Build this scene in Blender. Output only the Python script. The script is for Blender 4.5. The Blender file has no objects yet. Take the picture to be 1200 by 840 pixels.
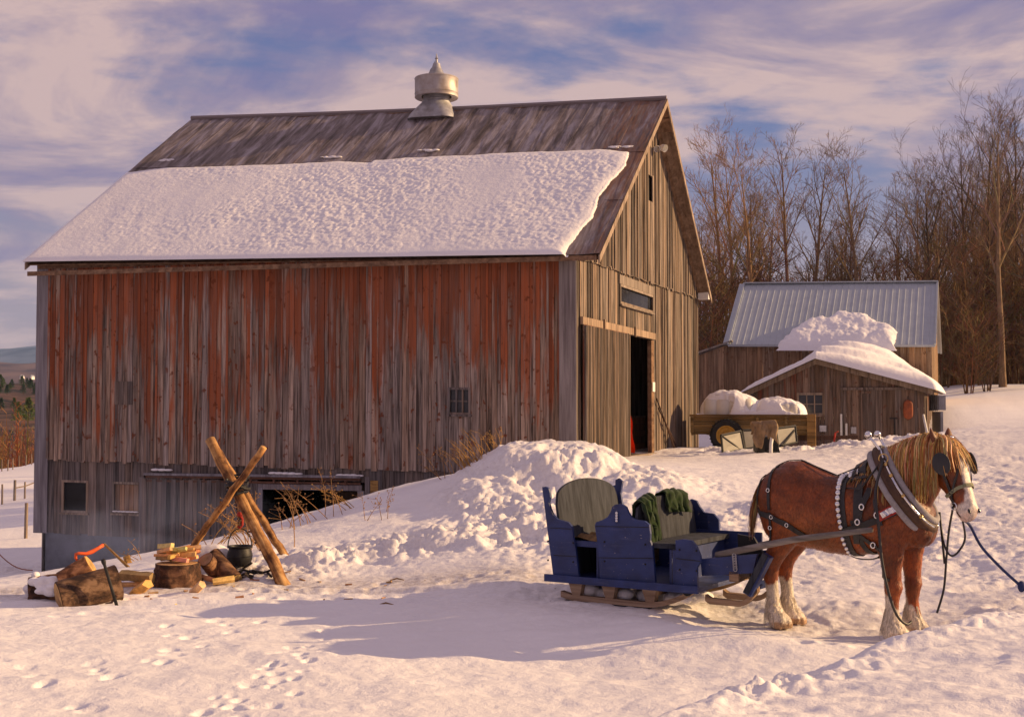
import bpy, bmesh, math, random
import numpy as np
from mathutils import Vector, Matrix, noise as mnoise
from mathutils.bvhtree import BVHTree

random.seed(7)
SC = bpy.context.scene
COL = SC.collection
CAM_H = 2.2
F = 1500.0                      # focal length in 1200-px units
PITCH = math.atan(60.0 / F)     # horizon sits 60 px under the picture centre

# ------------------------------------------------------------------ camera
cam_data = bpy.data.cameras.new('camera')
cam_data.sensor_width = 36.0
cam_data.lens = 36.0 * F / 1200.0
cam_data.clip_start = 0.1
cam_data.clip_end = 20000.0
cam = bpy.data.objects.new('camera', cam_data)
COL.objects.link(cam)
cam.location = (0, 0, CAM_H)
cam.rotation_euler = (math.radians(90) + PITCH, 0, 0)
SC.camera = cam

# ------------------------------------------------------------------ light
SUN_AZ = 5.0      # degrees from +X towards +Y (the sun stands to the right, a touch behind the picture plane)
SUN_EL = 19.0
SUN_STRENGTH = 5.0
SKY_STRENGTH = 0.08
sun_data = bpy.data.lights.new('sun', 'SUN')
sun_data.energy = SUN_STRENGTH
sun_data.angle = math.radians(0.5)
sun_data.color = (1.0, 0.66, 0.33)
sun = bpy.data.objects.new('sun', sun_data)
COL.objects.link(sun)
_sd = Vector((math.cos(math.radians(SUN_EL)) * math.cos(math.radians(SUN_AZ)),
              math.cos(math.radians(SUN_EL)) * math.sin(math.radians(SUN_AZ)),
              math.sin(math.radians(SUN_EL))))
sun.rotation_euler = _sd.to_track_quat('Z', 'Y').to_euler()

SC.view_settings.view_transform = 'Standard'
SC.view_settings.look = 'None'
SC.view_settings.exposure = 0.52
SC.view_settings.gamma = 1.0
SC.view_settings.use_curve_mapping = False
SC.cycles.use_denoising = True
SC.cycles.max_bounces = 6
SC.cycles.diffuse_bounces = 4
SC.cycles.glossy_bounces = 3
SC.cycles.transmission_bounces = 4
SC.cycles.transparent_max_bounces = 6
SC.cycles.volume_bounces = 1
SC.cycles.use_fast_gi = False


# ------------------------------------------------------------------ node helpers
def lin(r, g, b):
    def c(v):
        v /= 255.0
        return v / 12.92 if v <= 0.04045 else ((v + 0.055) / 1.055) ** 2.4
    return (c(r), c(g), c(b), 1.0)


class NT:
    def __init__(self, tree):
        self.t = tree
        self.n = tree.nodes
        self.l = tree.links

    def node(self, typ, props=None, **ins):
        nd = self.n.new(typ)
        for k, v in (props or {}).items():
            setattr(nd, k, v)
        for k, v in ins.items():
            key = int(k[1:]) if k[0] == 'i' and k[1:].isdigit() else k.replace('_', ' ')
            self.put(nd.inputs[key], v)
        return nd

    def put(self, sock, v):
        if isinstance(v, bpy.types.NodeSocket):
            self.l.new(v, sock)
        else:
            sock.default_value = v

    def math(self, op, a, b=0.0, c=0.0, clamp=False):
        nd = self.node('ShaderNodeMath', {'operation': op, 'use_clamp': clamp}, i0=a, i1=b, i2=c)
        return nd.outputs[0]

    def mix(self, fac, a, b, blend='MIX'):
        nd = self.node('ShaderNodeMix', {'data_type': 'RGBA', 'blend_type': blend, 'clamp_factor': True})
        self.put(nd.inputs[0], fac)
        self.put(nd.inputs[6], a)
        self.put(nd.inputs[7], b)
        return nd.outputs[2]

    def ramp(self, fac, stops, interp='LINEAR'):
        nd = self.node('ShaderNodeValToRGB', i0=fac)
        cr = nd.color_ramp
        cr.interpolation = interp
        while len(cr.elements) < len(stops):
            cr.elements.new(0.5)
        for e, (p, c) in zip(cr.elements, stops):
            e.position = p
            e.color = c if len(c) == 4 else (*c, 1)
        return nd.outputs[0]

    def rng(self, v, a, b, c=0.0, d=1.0, smooth=False):
        nd = self.node('ShaderNodeMapRange', {'interpolation_type': 'SMOOTHSTEP' if smooth else 'LINEAR'},
                       i0=v, i1=a, i2=b, i3=c, i4=d)
        return nd.outputs[0]

    def coords(self, scale=(1, 1, 1), rot=(0, 0, 0), loc=(0, 0, 0), src='Object', vec=None):
        if vec is None:
            vec = self.node('ShaderNodeTexCoord').outputs[src]
        mp = self.node('ShaderNodeMapping', Vector=vec)
        mp.inputs['Scale'].default_value = scale
        mp.inputs['Rotation'].default_value = rot
        mp.inputs['Location'].default_value = loc
        return mp.outputs[0]

    def noise(self, vec, scale, detail=4.0, rough=0.55, dist=0.0):
        nd = self.node('ShaderNodeTexNoise', Vector=vec, Scale=scale, Detail=detail, Roughness=rough, Distortion=dist)
        return nd.outputs[0]

    def voro(self, vec, scale, feature='F1', rand=1.0):
        nd = self.node('ShaderNodeTexVoronoi', {'feature': feature}, Vector=vec, Scale=scale, Randomness=rand)
        return nd.outputs['Distance']

    def attr(self, name):
        return self.node('ShaderNodeAttribute', {'attribute_name': name})


def new_mat(name):
    m = bpy.data.materials.new(name)
    m.use_nodes = True
    nt = NT(m.node_tree)
    bsdf = nt.n['Principled BSDF']
    return m, nt, bsdf


def bump(nt, bsdf, height, strength=0.5, dist=0.02, normal=None):
    b = nt.node('ShaderNodeBump', Height=height, Strength=strength, Distance=dist)
    if normal is not None:
        nt.put(b.inputs['Normal'], normal)
    nt.put(bsdf.inputs['Normal'], b.outputs[0])
    return b.outputs[0]


# ------------------------------------------------------------------ world
world = bpy.data.worlds.new('World')
SC.world = world
world.use_nodes = True
w = NT(world.node_tree)
bg = w.n['Background']
sky = w.node('ShaderNodeTexSky')
sky.sky_type = 'NISHITA'
sky.sun_disc = False
sky.sun_elevation = math.radians(SUN_EL)
sky.sun_rotation = math.radians(90.0 - SUN_AZ)
sky.altitude = 300
sky.air_density = 1.0
sky.dust_density = 1.2
sky.ozone_density = 2.0
tc = w.node('ShaderNodeTexCoord').outputs['Generated']
sep = w.node('ShaderNodeSeparateXYZ', Vector=tc)
zz = w.math('MAXIMUM', sep.outputs[2], 0.0)
den = w.math('ADD', zz, 0.17)
px_ = w.math('DIVIDE', sep.outputs[0], den)
py_ = w.math('DIVIDE', sep.outputs[1], den)
cv = w.node('ShaderNodeCombineXYZ', X=px_, Y=py_, Z=0.0).outputs[0]
c1 = w.noise(w.coords((0.85, 1.05, 1), rot=(0, 0, 0.35), loc=(3.1, 0.4, 0), vec=cv), 1.0, 8.0, 0.56, 0.25)
c2 = w.noise(w.coords((2.8, 3.6, 1), rot=(0, 0, 0.3), loc=(1.7, 5.2, 3), vec=cv), 1.0, 7.0, 0.6, 0.2)
cloud = w.math('ADD', w.math('MULTIPLY', c1, 0.62), w.math('MULTIPLY', c2, 0.38))
# thicker veil overhead, thinner towards the bands over the horizon
cloud = w.math('ADD', cloud, w.rng(zz, 0.10, 0.33, -0.005, 0.075))
cover = w.rng(cloud, 0.425, 0.55, 0.0, 1.0, smooth=True)
tone = w.noise(w.coords((1.0, 1.5, 1), loc=(8.3, 2.0, 1), vec=cv), 1.3, 7.0, 0.6, 0.6)
cl_col = w.ramp(tone, [(0.38, (1.85, 1.60, 3.1)), (0.48, (3.3, 2.55, 3.3)), (0.58, (6.0, 4.25, 3.95))])
blue = w.mix(0.7, sky.outputs[0], (0.80, 1.00, 2.95, 1))
hor = w.rng(zz, 0.02, 0.24, 0.85, 0.0, smooth=True)
blue = w.mix(hor, blue, (4.3, 3.05, 3.05, 1))
skyc = w.mix(w.math('MULTIPLY', cover, 0.93), blue, cl_col)
w.put(bg.inputs['Color'], skyc)
bg.inputs['Strength'].default_value = SKY_STRENGTH


# ------------------------------------------------------------------ pixel -> place
def ray(px, py):
    y = 420.0 - py
    c, s = math.cos(PITCH), math.sin(PITCH)
    return Vector((px - 600.0, F * c - y * s, F * s + y * c))


def at(px, py, Y):
    """the place seen at (px, py) of the 1200x840 photograph, Y metres ahead"""
    r = ray(px, py)
    return Vector((0, 0, CAM_H)) + r * (Y / r.y)


def on_plane(px, py, p0, n):
    r = ray(px, py)
    o = Vector((0, 0, CAM_H))
    return o + r * ((p0 - o).dot(n) / r.dot(n))


def tagit(o, label=None, cat=None, group=None, kind=None):
    if label: o['label'] = label
    if cat: o['category'] = cat
    if group: o['group'] = group
    if kind: o['kind'] = kind
    return o


WM = {}


def thing(name, label, cat, loc=(0, 0, 0), rotz=0.0, group=None, scale=1.0, rot=None):
    o = bpy.data.objects.new(name, None)
    COL.objects.link(o)
    o.empty_display_size = 0.2
    o.location = loc
    o.rotation_euler = rot if rot is not None else (0, 0, rotz)
    o.scale = (scale,) * 3
    M = Matrix.LocRotScale(Vector(loc), o.rotation_euler, Vector((scale,) * 3))
    WM[o.name] = M
    return tagit(o, label, cat, group)


class MB:
    """collects geometry for ONE mesh object"""
    def __init__(self):
        self.v, self.f, self.c = [], [], []

    def add(self, vs, fs, col=(1, 1, 1)):
        b = len(self.v)
        self.v.extend([tuple(p) for p in vs])
        self.f.extend([tuple(i + b for i in f) for f in fs])
        if col and isinstance(col[0], (tuple, list)):
            self.c.extend([tuple(c) for c in col])
        else:
            self.c.extend([tuple(col)] * len(vs))

    def box(self, o, a, b, c, col=(1, 1, 1)):
        o, a, b, c = Vector(o), Vector(a), Vector(b), Vector(c)
        if a.cross(b).dot(c) < 0:
            a, b = b, a
        vs = [o, o + a, o + a + b, o + b, o + c, o + a + c, o + a + b + c, o + b + c]
        self.add(vs, [(0, 3, 2, 1), (4, 5, 6, 7), (0, 1, 5, 4), (1, 2, 6, 5), (2, 3, 7, 6), (3, 0, 4, 7)], col)

    def cbox(self, c, sx, sy, sz, R=None, col=(1, 1, 1)):
        R = R or Matrix.Identity(3)
        a, b, d = R @ Vector((sx, 0, 0)), R @ Vector((0, sy, 0)), R @ Vector((0, 0, sz))
        self.box(Vector(c) - (a + b + d) * 0.5, a, b, d, col)

    def bar(self, p, q, wid, thk, up=(0, 0, 1), col=(1, 1, 1)):
        """a plank from p to q"""
        p, q = Vector(p), Vector(q)
        d = q - p
        s = d.cross(Vector(up))
        if s.length < 1e-6: s = d.cross(Vector((1, 0, 0)))
        s.normalize()
        u = s.cross(d).normalized()
        self.box(p - s * wid / 2 - u * thk / 2, d, s * wid, u * thk, col)

    def tube(self, pts, rad, n=8, col=(1, 1, 1), cap=True, jit=0.0, flat=1.0):
        pts = [Vector(p) for p in pts]
        m = len(pts)
        if not hasattr(rad, '__len__'): rad = [rad] * m
        vs, cols = [], []
        d0 = (pts[1] - pts[0]).normalized()
        ref = Vector((0, 0, 1)) if abs(d0.z) < 0.9 else Vector((1, 0, 0))
        nrm = d0.cross(ref).normalized()
        for i, p in enumerate(pts):
            if i == 0: d = pts[1] - pts[0]
            elif i == m - 1: d = pts[-1] - pts[-2]
            else: d = pts[i + 1] - pts[i - 1]
            d.normalize()
            nrm = (nrm - d * nrm.dot(d))
            if nrm.length < 1e-6: nrm = d.orthogonal()
            nrm.normalize()
            bn = d.cross(nrm)
            for k in range(n):
                a = 2 * math.pi * k / n
                r = rad[i] * (1 + (random.uniform(-jit, jit) if jit else 0))
                vs.append(p + nrm * (math.cos(a) * r) + bn * (math.sin(a) * r * flat))
                cols.append(col[i] if isinstance(col[0], (tuple, list)) else col)
        fs = []
        for i in range(m - 1):
            for k in range(n):
                k2 = (k + 1) % n
                fs.append((i * n + k, i * n + k2, (i + 1) * n + k2, (i + 1) * n + k))
        if cap:
            fs.append(tuple(range(n - 1, -1, -1)))
            fs.append(tuple((m - 1) * n + k for k in range(n)))
        self.add(vs, fs, cols)

    def rings(self, rs, col=(1, 1, 1), cap=True, closed=False):
        """loft through equal-length rings of points"""
        n = len(rs[0])
        vs = [p for r in rs for p in r]
        fs = []
        m = len(rs)
        for i in range(m if closed else m - 1):
            j = (i + 1) % m
            for k in range(n):
                k2 = (k + 1) % n
                fs.append((i * n + k, i * n + k2, j * n + k2, j * n + k))
        if cap and not closed:
            fs.append(tuple(range(n - 1, -1, -1)))
            fs.append(tuple((m - 1) * n + k for k in range(n)))
        self.add(vs, fs, col)

    def lathe(self, prof, c=(0, 0, 0), n=24, col=(1, 1, 1), cap=False, axis=None):
        c = Vector(c)
        ax = Vector(axis).normalized() if axis else Vector((0, 0, 1))
        e1 = ax.orthogonal().normalized() if axis else Vector((1, 0, 0))
        e2 = ax.cross(e1)
        rs = [[c + ax * z + (e1 * math.cos(2 * math.pi * k / n) + e2 * math.sin(2 * math.pi * k / n)) * r for k in range(n)]
              for r, z in prof]
        self.rings(rs, col, cap)

    def sphere(self, c, r, n=10, m=6, col=(1, 1, 1), sc=(1, 1, 1), R=None):
        prof = [(math.sin(math.pi * i / m) * r + 1e-4, -math.cos(math.pi * i / m) * r) for i in range(m + 1)]
        R = R or Matrix.Identity(3)
        rs = [[Vector(c) + R @ Vector((math.cos(2 * math.pi * k / n) * a * sc[0], math.sin(2 * math.pi * k / n) * a * sc[1], z * sc[2]))
               for k in range(n)] for a, z in prof]
        self.rings(rs, col, True)

    def prism(self, poly, fn, t0, t1, col=(1, 1, 1)):
        """poly: 2-D outline; fn(a, b, t) -> point; thickness from t0 to t1"""
        n = len(poly)
        vs = [fn(a, b, t0) for a, b in poly] + [fn(a, b, t1) for a, b in poly]
        fs = [tuple(range(n - 1, -1, -1)), tuple(range(n, 2 * n))]
        for k in range(n):
            k2 = (k + 1) % n
            fs.append((k, k2, n + k2, n + k))
        self.add(vs, fs, col)

    def grid(self, P, col=(1, 1, 1)):
        """P[i][j] points"""
        n, m = len(P), len(P[0])
        vs = [p for row in P for p in row]
        fs = [(i * m + j, i * m + j + 1, (i + 1) * m + j + 1, (i + 1) * m + j) for i in range(n - 1) for j in range(m - 1)]
        self.add(vs, fs, col)

    def build(self, name, mat, parent=None, smooth=False, local=False, fixn=False, origin=None, angle=None):
        me = bpy.data.meshes.new(name)
        vs = self.v
        if origin is not None:
            o_ = Vector(origin)
            vs = [tuple(Vector(p) - o_) for p in vs]
        if parent is not None and not local:
            Mi = WM[parent.name].inverted()
            vs = [tuple(Mi @ Vector(p)) for p in vs]
        me.from_pydata(vs, [], self.f)
        at_ = me.attributes.new('bc', 'FLOAT_COLOR', 'POINT')
        arr = np.ones((len(vs), 4), dtype=np.float32)
        arr[:, :3] = np.array([c[:3] for c in self.c], dtype=np.float32).reshape(-1, 3) if self.c else 1
        at_.data.foreach_set('color', arr.ravel())
        if fixn:
            bm = bmesh.new(); bm.from_mesh(me)
            bmesh.ops.recalc_face_normals(bm, faces=bm.faces)
            bm.to_mesh(me); bm.free()
        if smooth:
            me.polygons.foreach_set('use_smooth', [True] * len(me.polygons))
            if angle:
                me.set_sharp_from_angle(angle=math.radians(angle))
        if mat: me.materials.append(mat)
        o = bpy.data.objects.new(name, me)
        COL.objects.link(o)
        if origin is not None: o.location = origin
        if parent is not None:
            o.parent = parent
            WM[o.name] = WM[parent.name]
        return o


def spline(pts, k=6):
    """smooth curve through a few points"""
    P = [Vector(p) for p in pts]; P = [P[0]] + P + [P[-1]]; out = []
    for i in range(1, len(P) - 2):
        a, b, c, d = P[i - 1:i + 3]
        for j in range(k):
            t = j / k
            out.append(0.5 * ((2 * b) + (c - a) * t + (2 * a - 5 * b + 4 * c - d) * t * t + (3 * b - a - 3 * c + d) * t ** 3))
    return out + [P[-2]]


def rc():
    return (random.random(), random.random(), random.random())


# numpy value noise
_perm = np.random.RandomState(3).rand(256, 256)


def vnoise(x, y, seed=0):
    x = np.asarray(x, dtype=np.float64) + seed * 17.31
    y = np.asarray(y, dtype=np.float64) + seed * 9.77
    xi = np.floor(x).astype(int); yi = np.floor(y).astype(int)
    fx = x - xi; fy = y - yi
    fx = fx * fx * fx * (fx * (fx * 6 - 15) + 10); fy = fy * fy * fy * (fy * (fy * 6 - 15) + 10)
    h = lambda a, b: _perm[a & 255, b & 255]
    a = h(xi, yi); b = h(xi + 1, yi); c = h(xi, yi + 1); d = h(xi + 1, yi + 1)
    return (a + (b - a) * fx) * (1 - fy) + (c + (d - c) * fx) * fy - 0.5


def fbm(x, y, seed=0, octv=4, gain=0.5, lac=2.03):
    s = 0; amp = 1.0
    for k in range(octv):
        s = s + amp * vnoise(x, y, seed + k * 3)
        # turn the lattice a little each octave
        x, y = (x * 0.8 - y * 0.6) * lac, (x * 0.6 + y * 0.8) * lac
        amp *= gain
    return s


def sstep(a, b, x):
    t = np.clip((x - a) / (b - a), 0, 1)
    return t * t * (3 - 2 * t)
# ------------------------------------------------------------------ materials
def wood_mat(name, dark, light, axis=2, grain=1.0, knots=None, paint=None, rough=0.85, var=0.55, bumpk=0.5, edge=None):
    """weathered boards: every board carries its own random (attribute bc)"""
    m, nt, b = new_mat(name)
    obj = nt.node('ShaderNodeTexCoord').outputs['Object']
    at_ = nt.attr('bc')
    sp = nt.node('ShaderNodeSeparateColor', Color=at_.outputs['Color'])
    r1, r2, r3 = sp.outputs[0], sp.outputs[1], sp.outputs[2]
    off = nt.node('ShaderNodeVectorMath', {'operation': 'SCALE'}, i0=at_.outputs['Vector'], Scale=37.0).outputs[0]
    vec = nt.node('ShaderNodeVectorMath', {'operation': 'ADD'}, i0=obj, i1=off).outputs[0]
    sc = [17.0 * grain] * 3; sc[axis] = 0.75 * grain
    n1 = nt.noise(nt.coords(tuple(sc), vec=vec), 1.0, 6.0, 0.62, 0.6)
    sc2 = [5.0] * 3; sc2[axis] = 0.5
    n2 = nt.noise(nt.coords(tuple(sc2), vec=vec), 1.0, 3.0, 0.5, 0.2)
    f = nt.math('ADD', nt.math('MULTIPLY', n1, 0.7), nt.math('MULTIPLY', n2, 0.3))
    colr = nt.ramp(f, [(0.38, dark), (0.50, tuple((a + c) / 2 for a, c in zip(dark, light))), (0.63, light)])
    if paint:
        # worn paint that survives in streaks, mostly high up the wall
        pcol, zlo, zhi, amount = paint
        zs = nt.node('ShaderNodeSeparateXYZ', Vector=obj).outputs[2]
        hgt = nt.rng(zs, zlo, zhi, -0.26, 0.20)
        sc3 = [7.0] * 3; sc3[axis] = 0.55
        pn = nt.noise(nt.coords(tuple(sc3), vec=vec), 1.0, 5.0, 0.65, 0.4)
        big = nt.noise(nt.coords((0.5, 0.5, 0.35), vec=obj), 1.0, 3.0, 0.5)
        pm = nt.math('ADD', nt.math('ADD', pn, hgt), nt.math('MULTIPLY', nt.math('SUBTRACT', r2, 0.5), 0.26))
        pm = nt.math('ADD', pm, nt.math('MULTIPLY', nt.math('SUBTRACT', big, 0.5), 1.0))
        pm = nt.rng(pm, 0.50 - amount, 0.70 - amount, 0.0, 0.9, smooth=True)
        pm = nt.math('MULTIPLY', pm, nt.rng(n1, 0.32, 0.58, 0.5, 1.0))
        pc = nt.mix(nt.rng(pn, 0.3, 0.7), tuple(c * 0.6 for c in pcol[:3]) + (1,), pcol)
        colr = nt.mix(pm, colr, pc)
    vb = nt.math('ADD', 1.0 - var / 2, nt.math('MULTIPLY', r1, var))
    colr = nt.mix(1.0, colr, nt.node('ShaderNodeCombineColor', i0=vb, i1=vb, i2=vb).outputs[0], 'MULTIPLY')
    # old boards: some browner, some greyer
    hue = nt.mix(r3, (1.10, 0.98, 0.86, 1), (0.93, 0.98, 1.06, 1))
    colr = nt.mix(1.0, colr, hue, 'MULTIPLY')
    if knots:
        sk = [5.0] * 3; sk[axis] = 3.6
        kwarp = nt.node('ShaderNodeTexNoise', Vector=obj, Scale=7.0, Detail=4.0).outputs['Color']
        kvec = nt.node('ShaderNodeVectorMath', {'operation': 'MULTIPLY_ADD'}, i0=kwarp, i1=(0.35, 0.35, 0.35), i2=vec).outputs[0]
        kd = nt.voro(nt.coords(tuple(sk), vec=kvec), 1.0)
        ks = [30.0] * 3; ks[axis] = 12.0
        kn = nt.noise(nt.coords(tuple(ks), vec=vec), 1.0, 3.0, 0.6)
        km = nt.rng(nt.math('ADD', kd, nt.math('MULTIPLY', kn, 0.30)), 0.30, 0.44, 0.88, 0.0, smooth=True)
        km = nt.math('MULTIPLY', km, nt.rng(nt.noise(nt.coords((1.1, 1.1, 0.8), vec=vec), 1.0, 2.0), 0.42, 0.52))
        colr = nt.mix(km, colr, knots)
    nt.put(b.inputs['Base Color'], colr)
    b.inputs['Roughness'].default_value = rough
    b.inputs['Specular IOR Level'].default_value = 0.25
    bump(nt, b, nt.math('ADD', n1, nt.math('MULTIPLY', n2, 0.5)), bumpk, 0.012)
    return m


def plain_mat(name, col, rough=0.6, metal=0.0, nz=0.25, scale=12.0, spec=0.4, bmp=0.15, col2=None, sheen=0.0):
    m, nt, b = new_mat(name)
    obj = nt.coords()
    n1 = nt.noise(obj, scale, 5.0, 0.6)
    n2 = nt.noise(obj, scale * 0.17, 3.0, 0.5)
    f = nt.math('ADD', nt.math('MULTIPLY', n1, 0.6), nt.math('MULTIPLY', n2, 0.4))
    c2 = col2 or tuple(c * (1 - nz * 1.6) for c in col[:3]) + (1,)
    c1 = tuple(min(1, c * (1 + nz * 0.6)) for c in col[:3]) + (1,)
    nt.put(b.inputs['Base Color'], nt.ramp(f, [(0.33, c2), (0.62, c1)]))
    b.inputs['Metallic'].default_value = metal
    nt.put(b.inputs['Roughness'], nt.rng(n1, 0.3, 0.7, max(0.03, rough - 0.12), min(1, rough + 0.12)))
    b.inputs['Specular IOR Level'].default_value = spec
    if sheen:
        b.inputs['Sheen Weight'].default_value = sheen
    if bmp: bump(nt, b, n1, bmp, 0.01)
    return m


def attr_mat(name, rough=0.7, spec=0.3, nz=0.3, scale=30.0, stretch=(1, 1, 1), bmp=0.2, sheen=0.0, metal=0.0, dist=0.008):
    """colour comes from the thing's own colour attribute"""
    m, nt, b = new_mat(name)
    a = nt.attr('bc')
    obj = nt.coords(stretch)
    n1 = nt.noise(obj, scale, 5.0, 0.6)
    v = nt.rng(n1, 0.25, 0.75, 1 - nz, 1 + nz)
    nt.put(b.inputs['Base Color'], nt.mix(1.0, a.outputs['Color'], nt.node('ShaderNodeCombineColor', i0=v, i1=v, i2=v).outputs[0], 'MULTIPLY'))
    b.inputs['Roughness'].default_value = rough
    b.inputs['Specular IOR Level'].default_value = spec
    b.inputs['Metallic'].default_value = metal
    if sheen: b.inputs['Sheen Weight'].default_value = sheen
    if bmp: bump(nt, b, n1, bmp, dist)
    return m


def snow_mat(name, scale=1.0, dirt=False, tint=(0.86, 0.84, 0.845), ripple=False):
    m, nt, b = new_mat(name)
    obj = nt.node('ShaderNodeTexCoord').outputs['Object']
    n1 = nt.noise(obj, 60.0 * scale, 4.0, 0.65)
    n2 = nt.noise(obj, 9.0 * scale, 5.0, 0.6)
    n3 = nt.noise(obj, 0.9 * scale, 3.0, 0.5)
    colr = nt.ramp(n3, [(0.3, tuple(c * 0.95 for c in tint)), (0.7, tint)])
    if dirt:
        a = nt.attr('bc')
        sp = nt.node('ShaderNodeSeparateColor', Color=a.outputs['Color'])
        dn = nt.noise(nt.coords((1, 1.0, 1), vec=obj), 14.0, 6.0, 0.7)
        dm = nt.math('MULTIPLY', sp.outputs[0], nt.rng(dn, 0.40, 0.62, 0.30, 1.0))
        dc = nt.mix(nt.noise(obj, 40.0, 3.0, 0.6), (0.13, 0.085, 0.055, 1), (0.36, 0.27, 0.20, 1))
        colr = nt.mix(dm, colr, dc)
        # crumbs of bark and straw
        cr = nt.math('MULTIPLY', nt.rng(nt.voro(obj, 11.0), 0.16, 0.08, 0.0, 1.0), nt.math('MULTIPLY', sp.outputs[1], nt.rng(n2, 0.5, 0.6)))
        colr = nt.mix(cr, colr, (0.13, 0.08, 0.045, 1))
    nt.put(b.inputs['Base Color'], colr)
    b.inputs['Roughness'].default_value = 0.62
    b.inputs['Specular IOR Level'].default_value = 0.22
    h = nt.math('ADD', nt.math('MULTIPLY', n1, 0.25), n2)
    bump(nt, b, h, 0.75, 0.022 / scale)
    return m


M = {}
M['snow'] = snow_mat('snow_ground', dirt=True)
M['snowcap'] = snow_mat('snow_cap', 1.0)
# wood: dark / light base colours
M['side'] = wood_mat('barn_side_boards', (0.066, 0.047, 0.037), (0.40, 0.31, 0.255), knots=(0.15, 0.038, 0.012, 1),
                     paint=((0.30, 0.066, 0.011, 1), 0.5, 4.7, 0.065), var=0.5, grain=1.25)
M['lower'] = wood_mat('barn_lower_boards', (0.050, 0.040, 0.036), (0.235, 0.195, 0.175), var=0.5)
M['gable'] = wood_mat('barn_gable_boards', (0.032, 0.024, 0.019), (0.265, 0.205, 0.16), var=0.95, grain=1.2, bumpk=0.7)
M['soffit'] = wood_mat('soffit_boards', (0.10, 0.060, 0.038), (0.28, 0.185, 0.12), axis=1, grain=0.5, var=0.5)
M['trim'] = wood_mat('weathered_trim', (0.12, 0.09, 0.068), (0.36, 0.285, 0.22), var=0.4)
M['corner'] = wood_mat('grey_corner_board', (0.13, 0.115, 0.12), (0.28, 0.26, 0.27), var=0.2)
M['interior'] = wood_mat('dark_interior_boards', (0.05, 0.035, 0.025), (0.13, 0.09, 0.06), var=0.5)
M['shed'] = wood_mat('shed_boards', (0.06, 0.043, 0.034), (0.235, 0.175, 0.14), knots=(0.12, 0.05, 0.03, 1),
                     paint=((0.20, 0.055, 0.03, 1), 0.6, 3.4, 0.0), var=0.7)
M['longshed'] = wood_mat('long_shed_boards', (0.13, 0.078, 0.045), (0.36, 0.245, 0.15), knots=(0.14, 0.065, 0.03, 1), var=0.5)
M['fencewood'] = wood_mat('fence_post_wood', (0.12, 0.09, 0.07), (0.32, 0.26, 0.20), var=0.4)
M['cart'] = wood_mat('cart_boards', (0.10, 0.066, 0.024), (0.33, 0.215, 0.08), axis=0, var=0.4)
M['runner'] = wood_mat('runner_wood', (0.15, 0.085, 0.045), (0.42, 0.28, 0.17), axis=0, var=0.4)
M['shaft'] = wood_mat('shaft_wood', (0.09, 0.075, 0.06), (0.27, 0.225, 0.185), axis=0, var=0.2)
M['seatback'] = wood_mat('sleigh_seat_back_wood', (0.016, 0.017, 0.021), (0.055, 0.057, 0.066), axis=2, var=0.3)
M['board_up'] = wood_mat('window_boarding', (0.13, 0.075, 0.045), (0.34, 0.22, 0.14), var=0.5)


def tin_mat():
    m, nt, b = new_mat('rusty_roof_tin')
    a = nt.attr('bc')
    # bc = (along, down, 0) in metres / 20
    uv = nt.node('ShaderNodeVectorMath', {'operation': 'SCALE'}, i0=a.outputs['Vector'], Scale=20.0).outputs[0]
    n1 = nt.noise(nt.coords((4.5, 0.75, 1), vec=uv), 1.0, 7.0, 0.66, 0.5)
    n2 = nt.noise(nt.coords((0.5, 0.25, 1), loc=(4, 2, 0), vec=uv), 1.0, 4.0, 0.55, 0.3)
    n3 = nt.noise(nt.coords((14, 2.2, 1), vec=uv), 1.0, 4.0, 0.6)
    base = nt.ramp(n1, [(0.36, (0.060, 0.043, 0.036)), (0.50, (0.185, 0.148, 0.142)), (0.63, (0.34, 0.30, 0.315))])
    sx = nt.node('ShaderNodeSeparateXYZ', Vector=uv)
    edge = nt.rng(sx.outputs[0], 2.6, -0.6, -0.08, 0.26)
    rm = nt.rng(nt.math('ADD', nt.math('ADD', nt.math('MULTIPLY', n2, 0.6), nt.math('MULTIPLY', n3, 0.4)), edge), 0.50, 0.68, 0.0, 0.85, smooth=True)
    rust = nt.mix(n3, (0.085, 0.036, 0.018, 1), (0.24, 0.105, 0.05, 1))
    colr = nt.mix(rm, base, rust)
    nt.put(b.inputs['Base Color'], colr)
    b.inputs['Roughness'].default_value = 0.62
    b.inputs['Metallic'].default_value = 0.15
    bump(nt, b, nt.math('ADD', n1, nt.math('MULTIPLY', n3, 0.5)), 0.4, 0.02)
    return m


M['tin'] = tin_mat()
M['galv'] = plain_mat('galvanised_metal', (0.40, 0.40, 0.42, 1), 0.5, 0.35, 0.35, 5.0, col2=(0.20, 0.185, 0.18, 1))
M['galv_rust'] = plain_mat('rusty_galvanised_drum', (0.42, 0.40, 0.39, 1), 0.5, 0.35, 0.3, 3.0, col2=(0.24, 0.17, 0.12, 1))
M['metalroof'] = plain_mat('ribbed_metal_roof', (0.40, 0.44, 0.47, 1), 0.42, 0.35, 0.08, 3.0, bmp=0.05)
M['concrete'] = plain_mat('dark_foundation_concrete', (0.13, 0.14, 0.17, 1), 0.9, 0, 0.35, 3.0, bmp=0.3)
M['rustrail'] = plain_mat('rusty_rail', (0.14, 0.065, 0.04, 1), 0.8, 0.2, 0.4, 12.0)
M['iron'] = plain_mat('black_iron', (0.028, 0.027, 0.028, 1), 0.55, 0.4, 0.4, 10.0)
M['chrome'] = plain_mat('polished_metal', (0.78, 0.77, 0.76, 1), 0.16, 1.0, 0.08, 20.0, bmp=0.0)
M['brass'] = plain_mat('brass', (0.62, 0.42, 0.16, 1), 0.3, 1.0, 0.1, 20.0, bmp=0)
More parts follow.
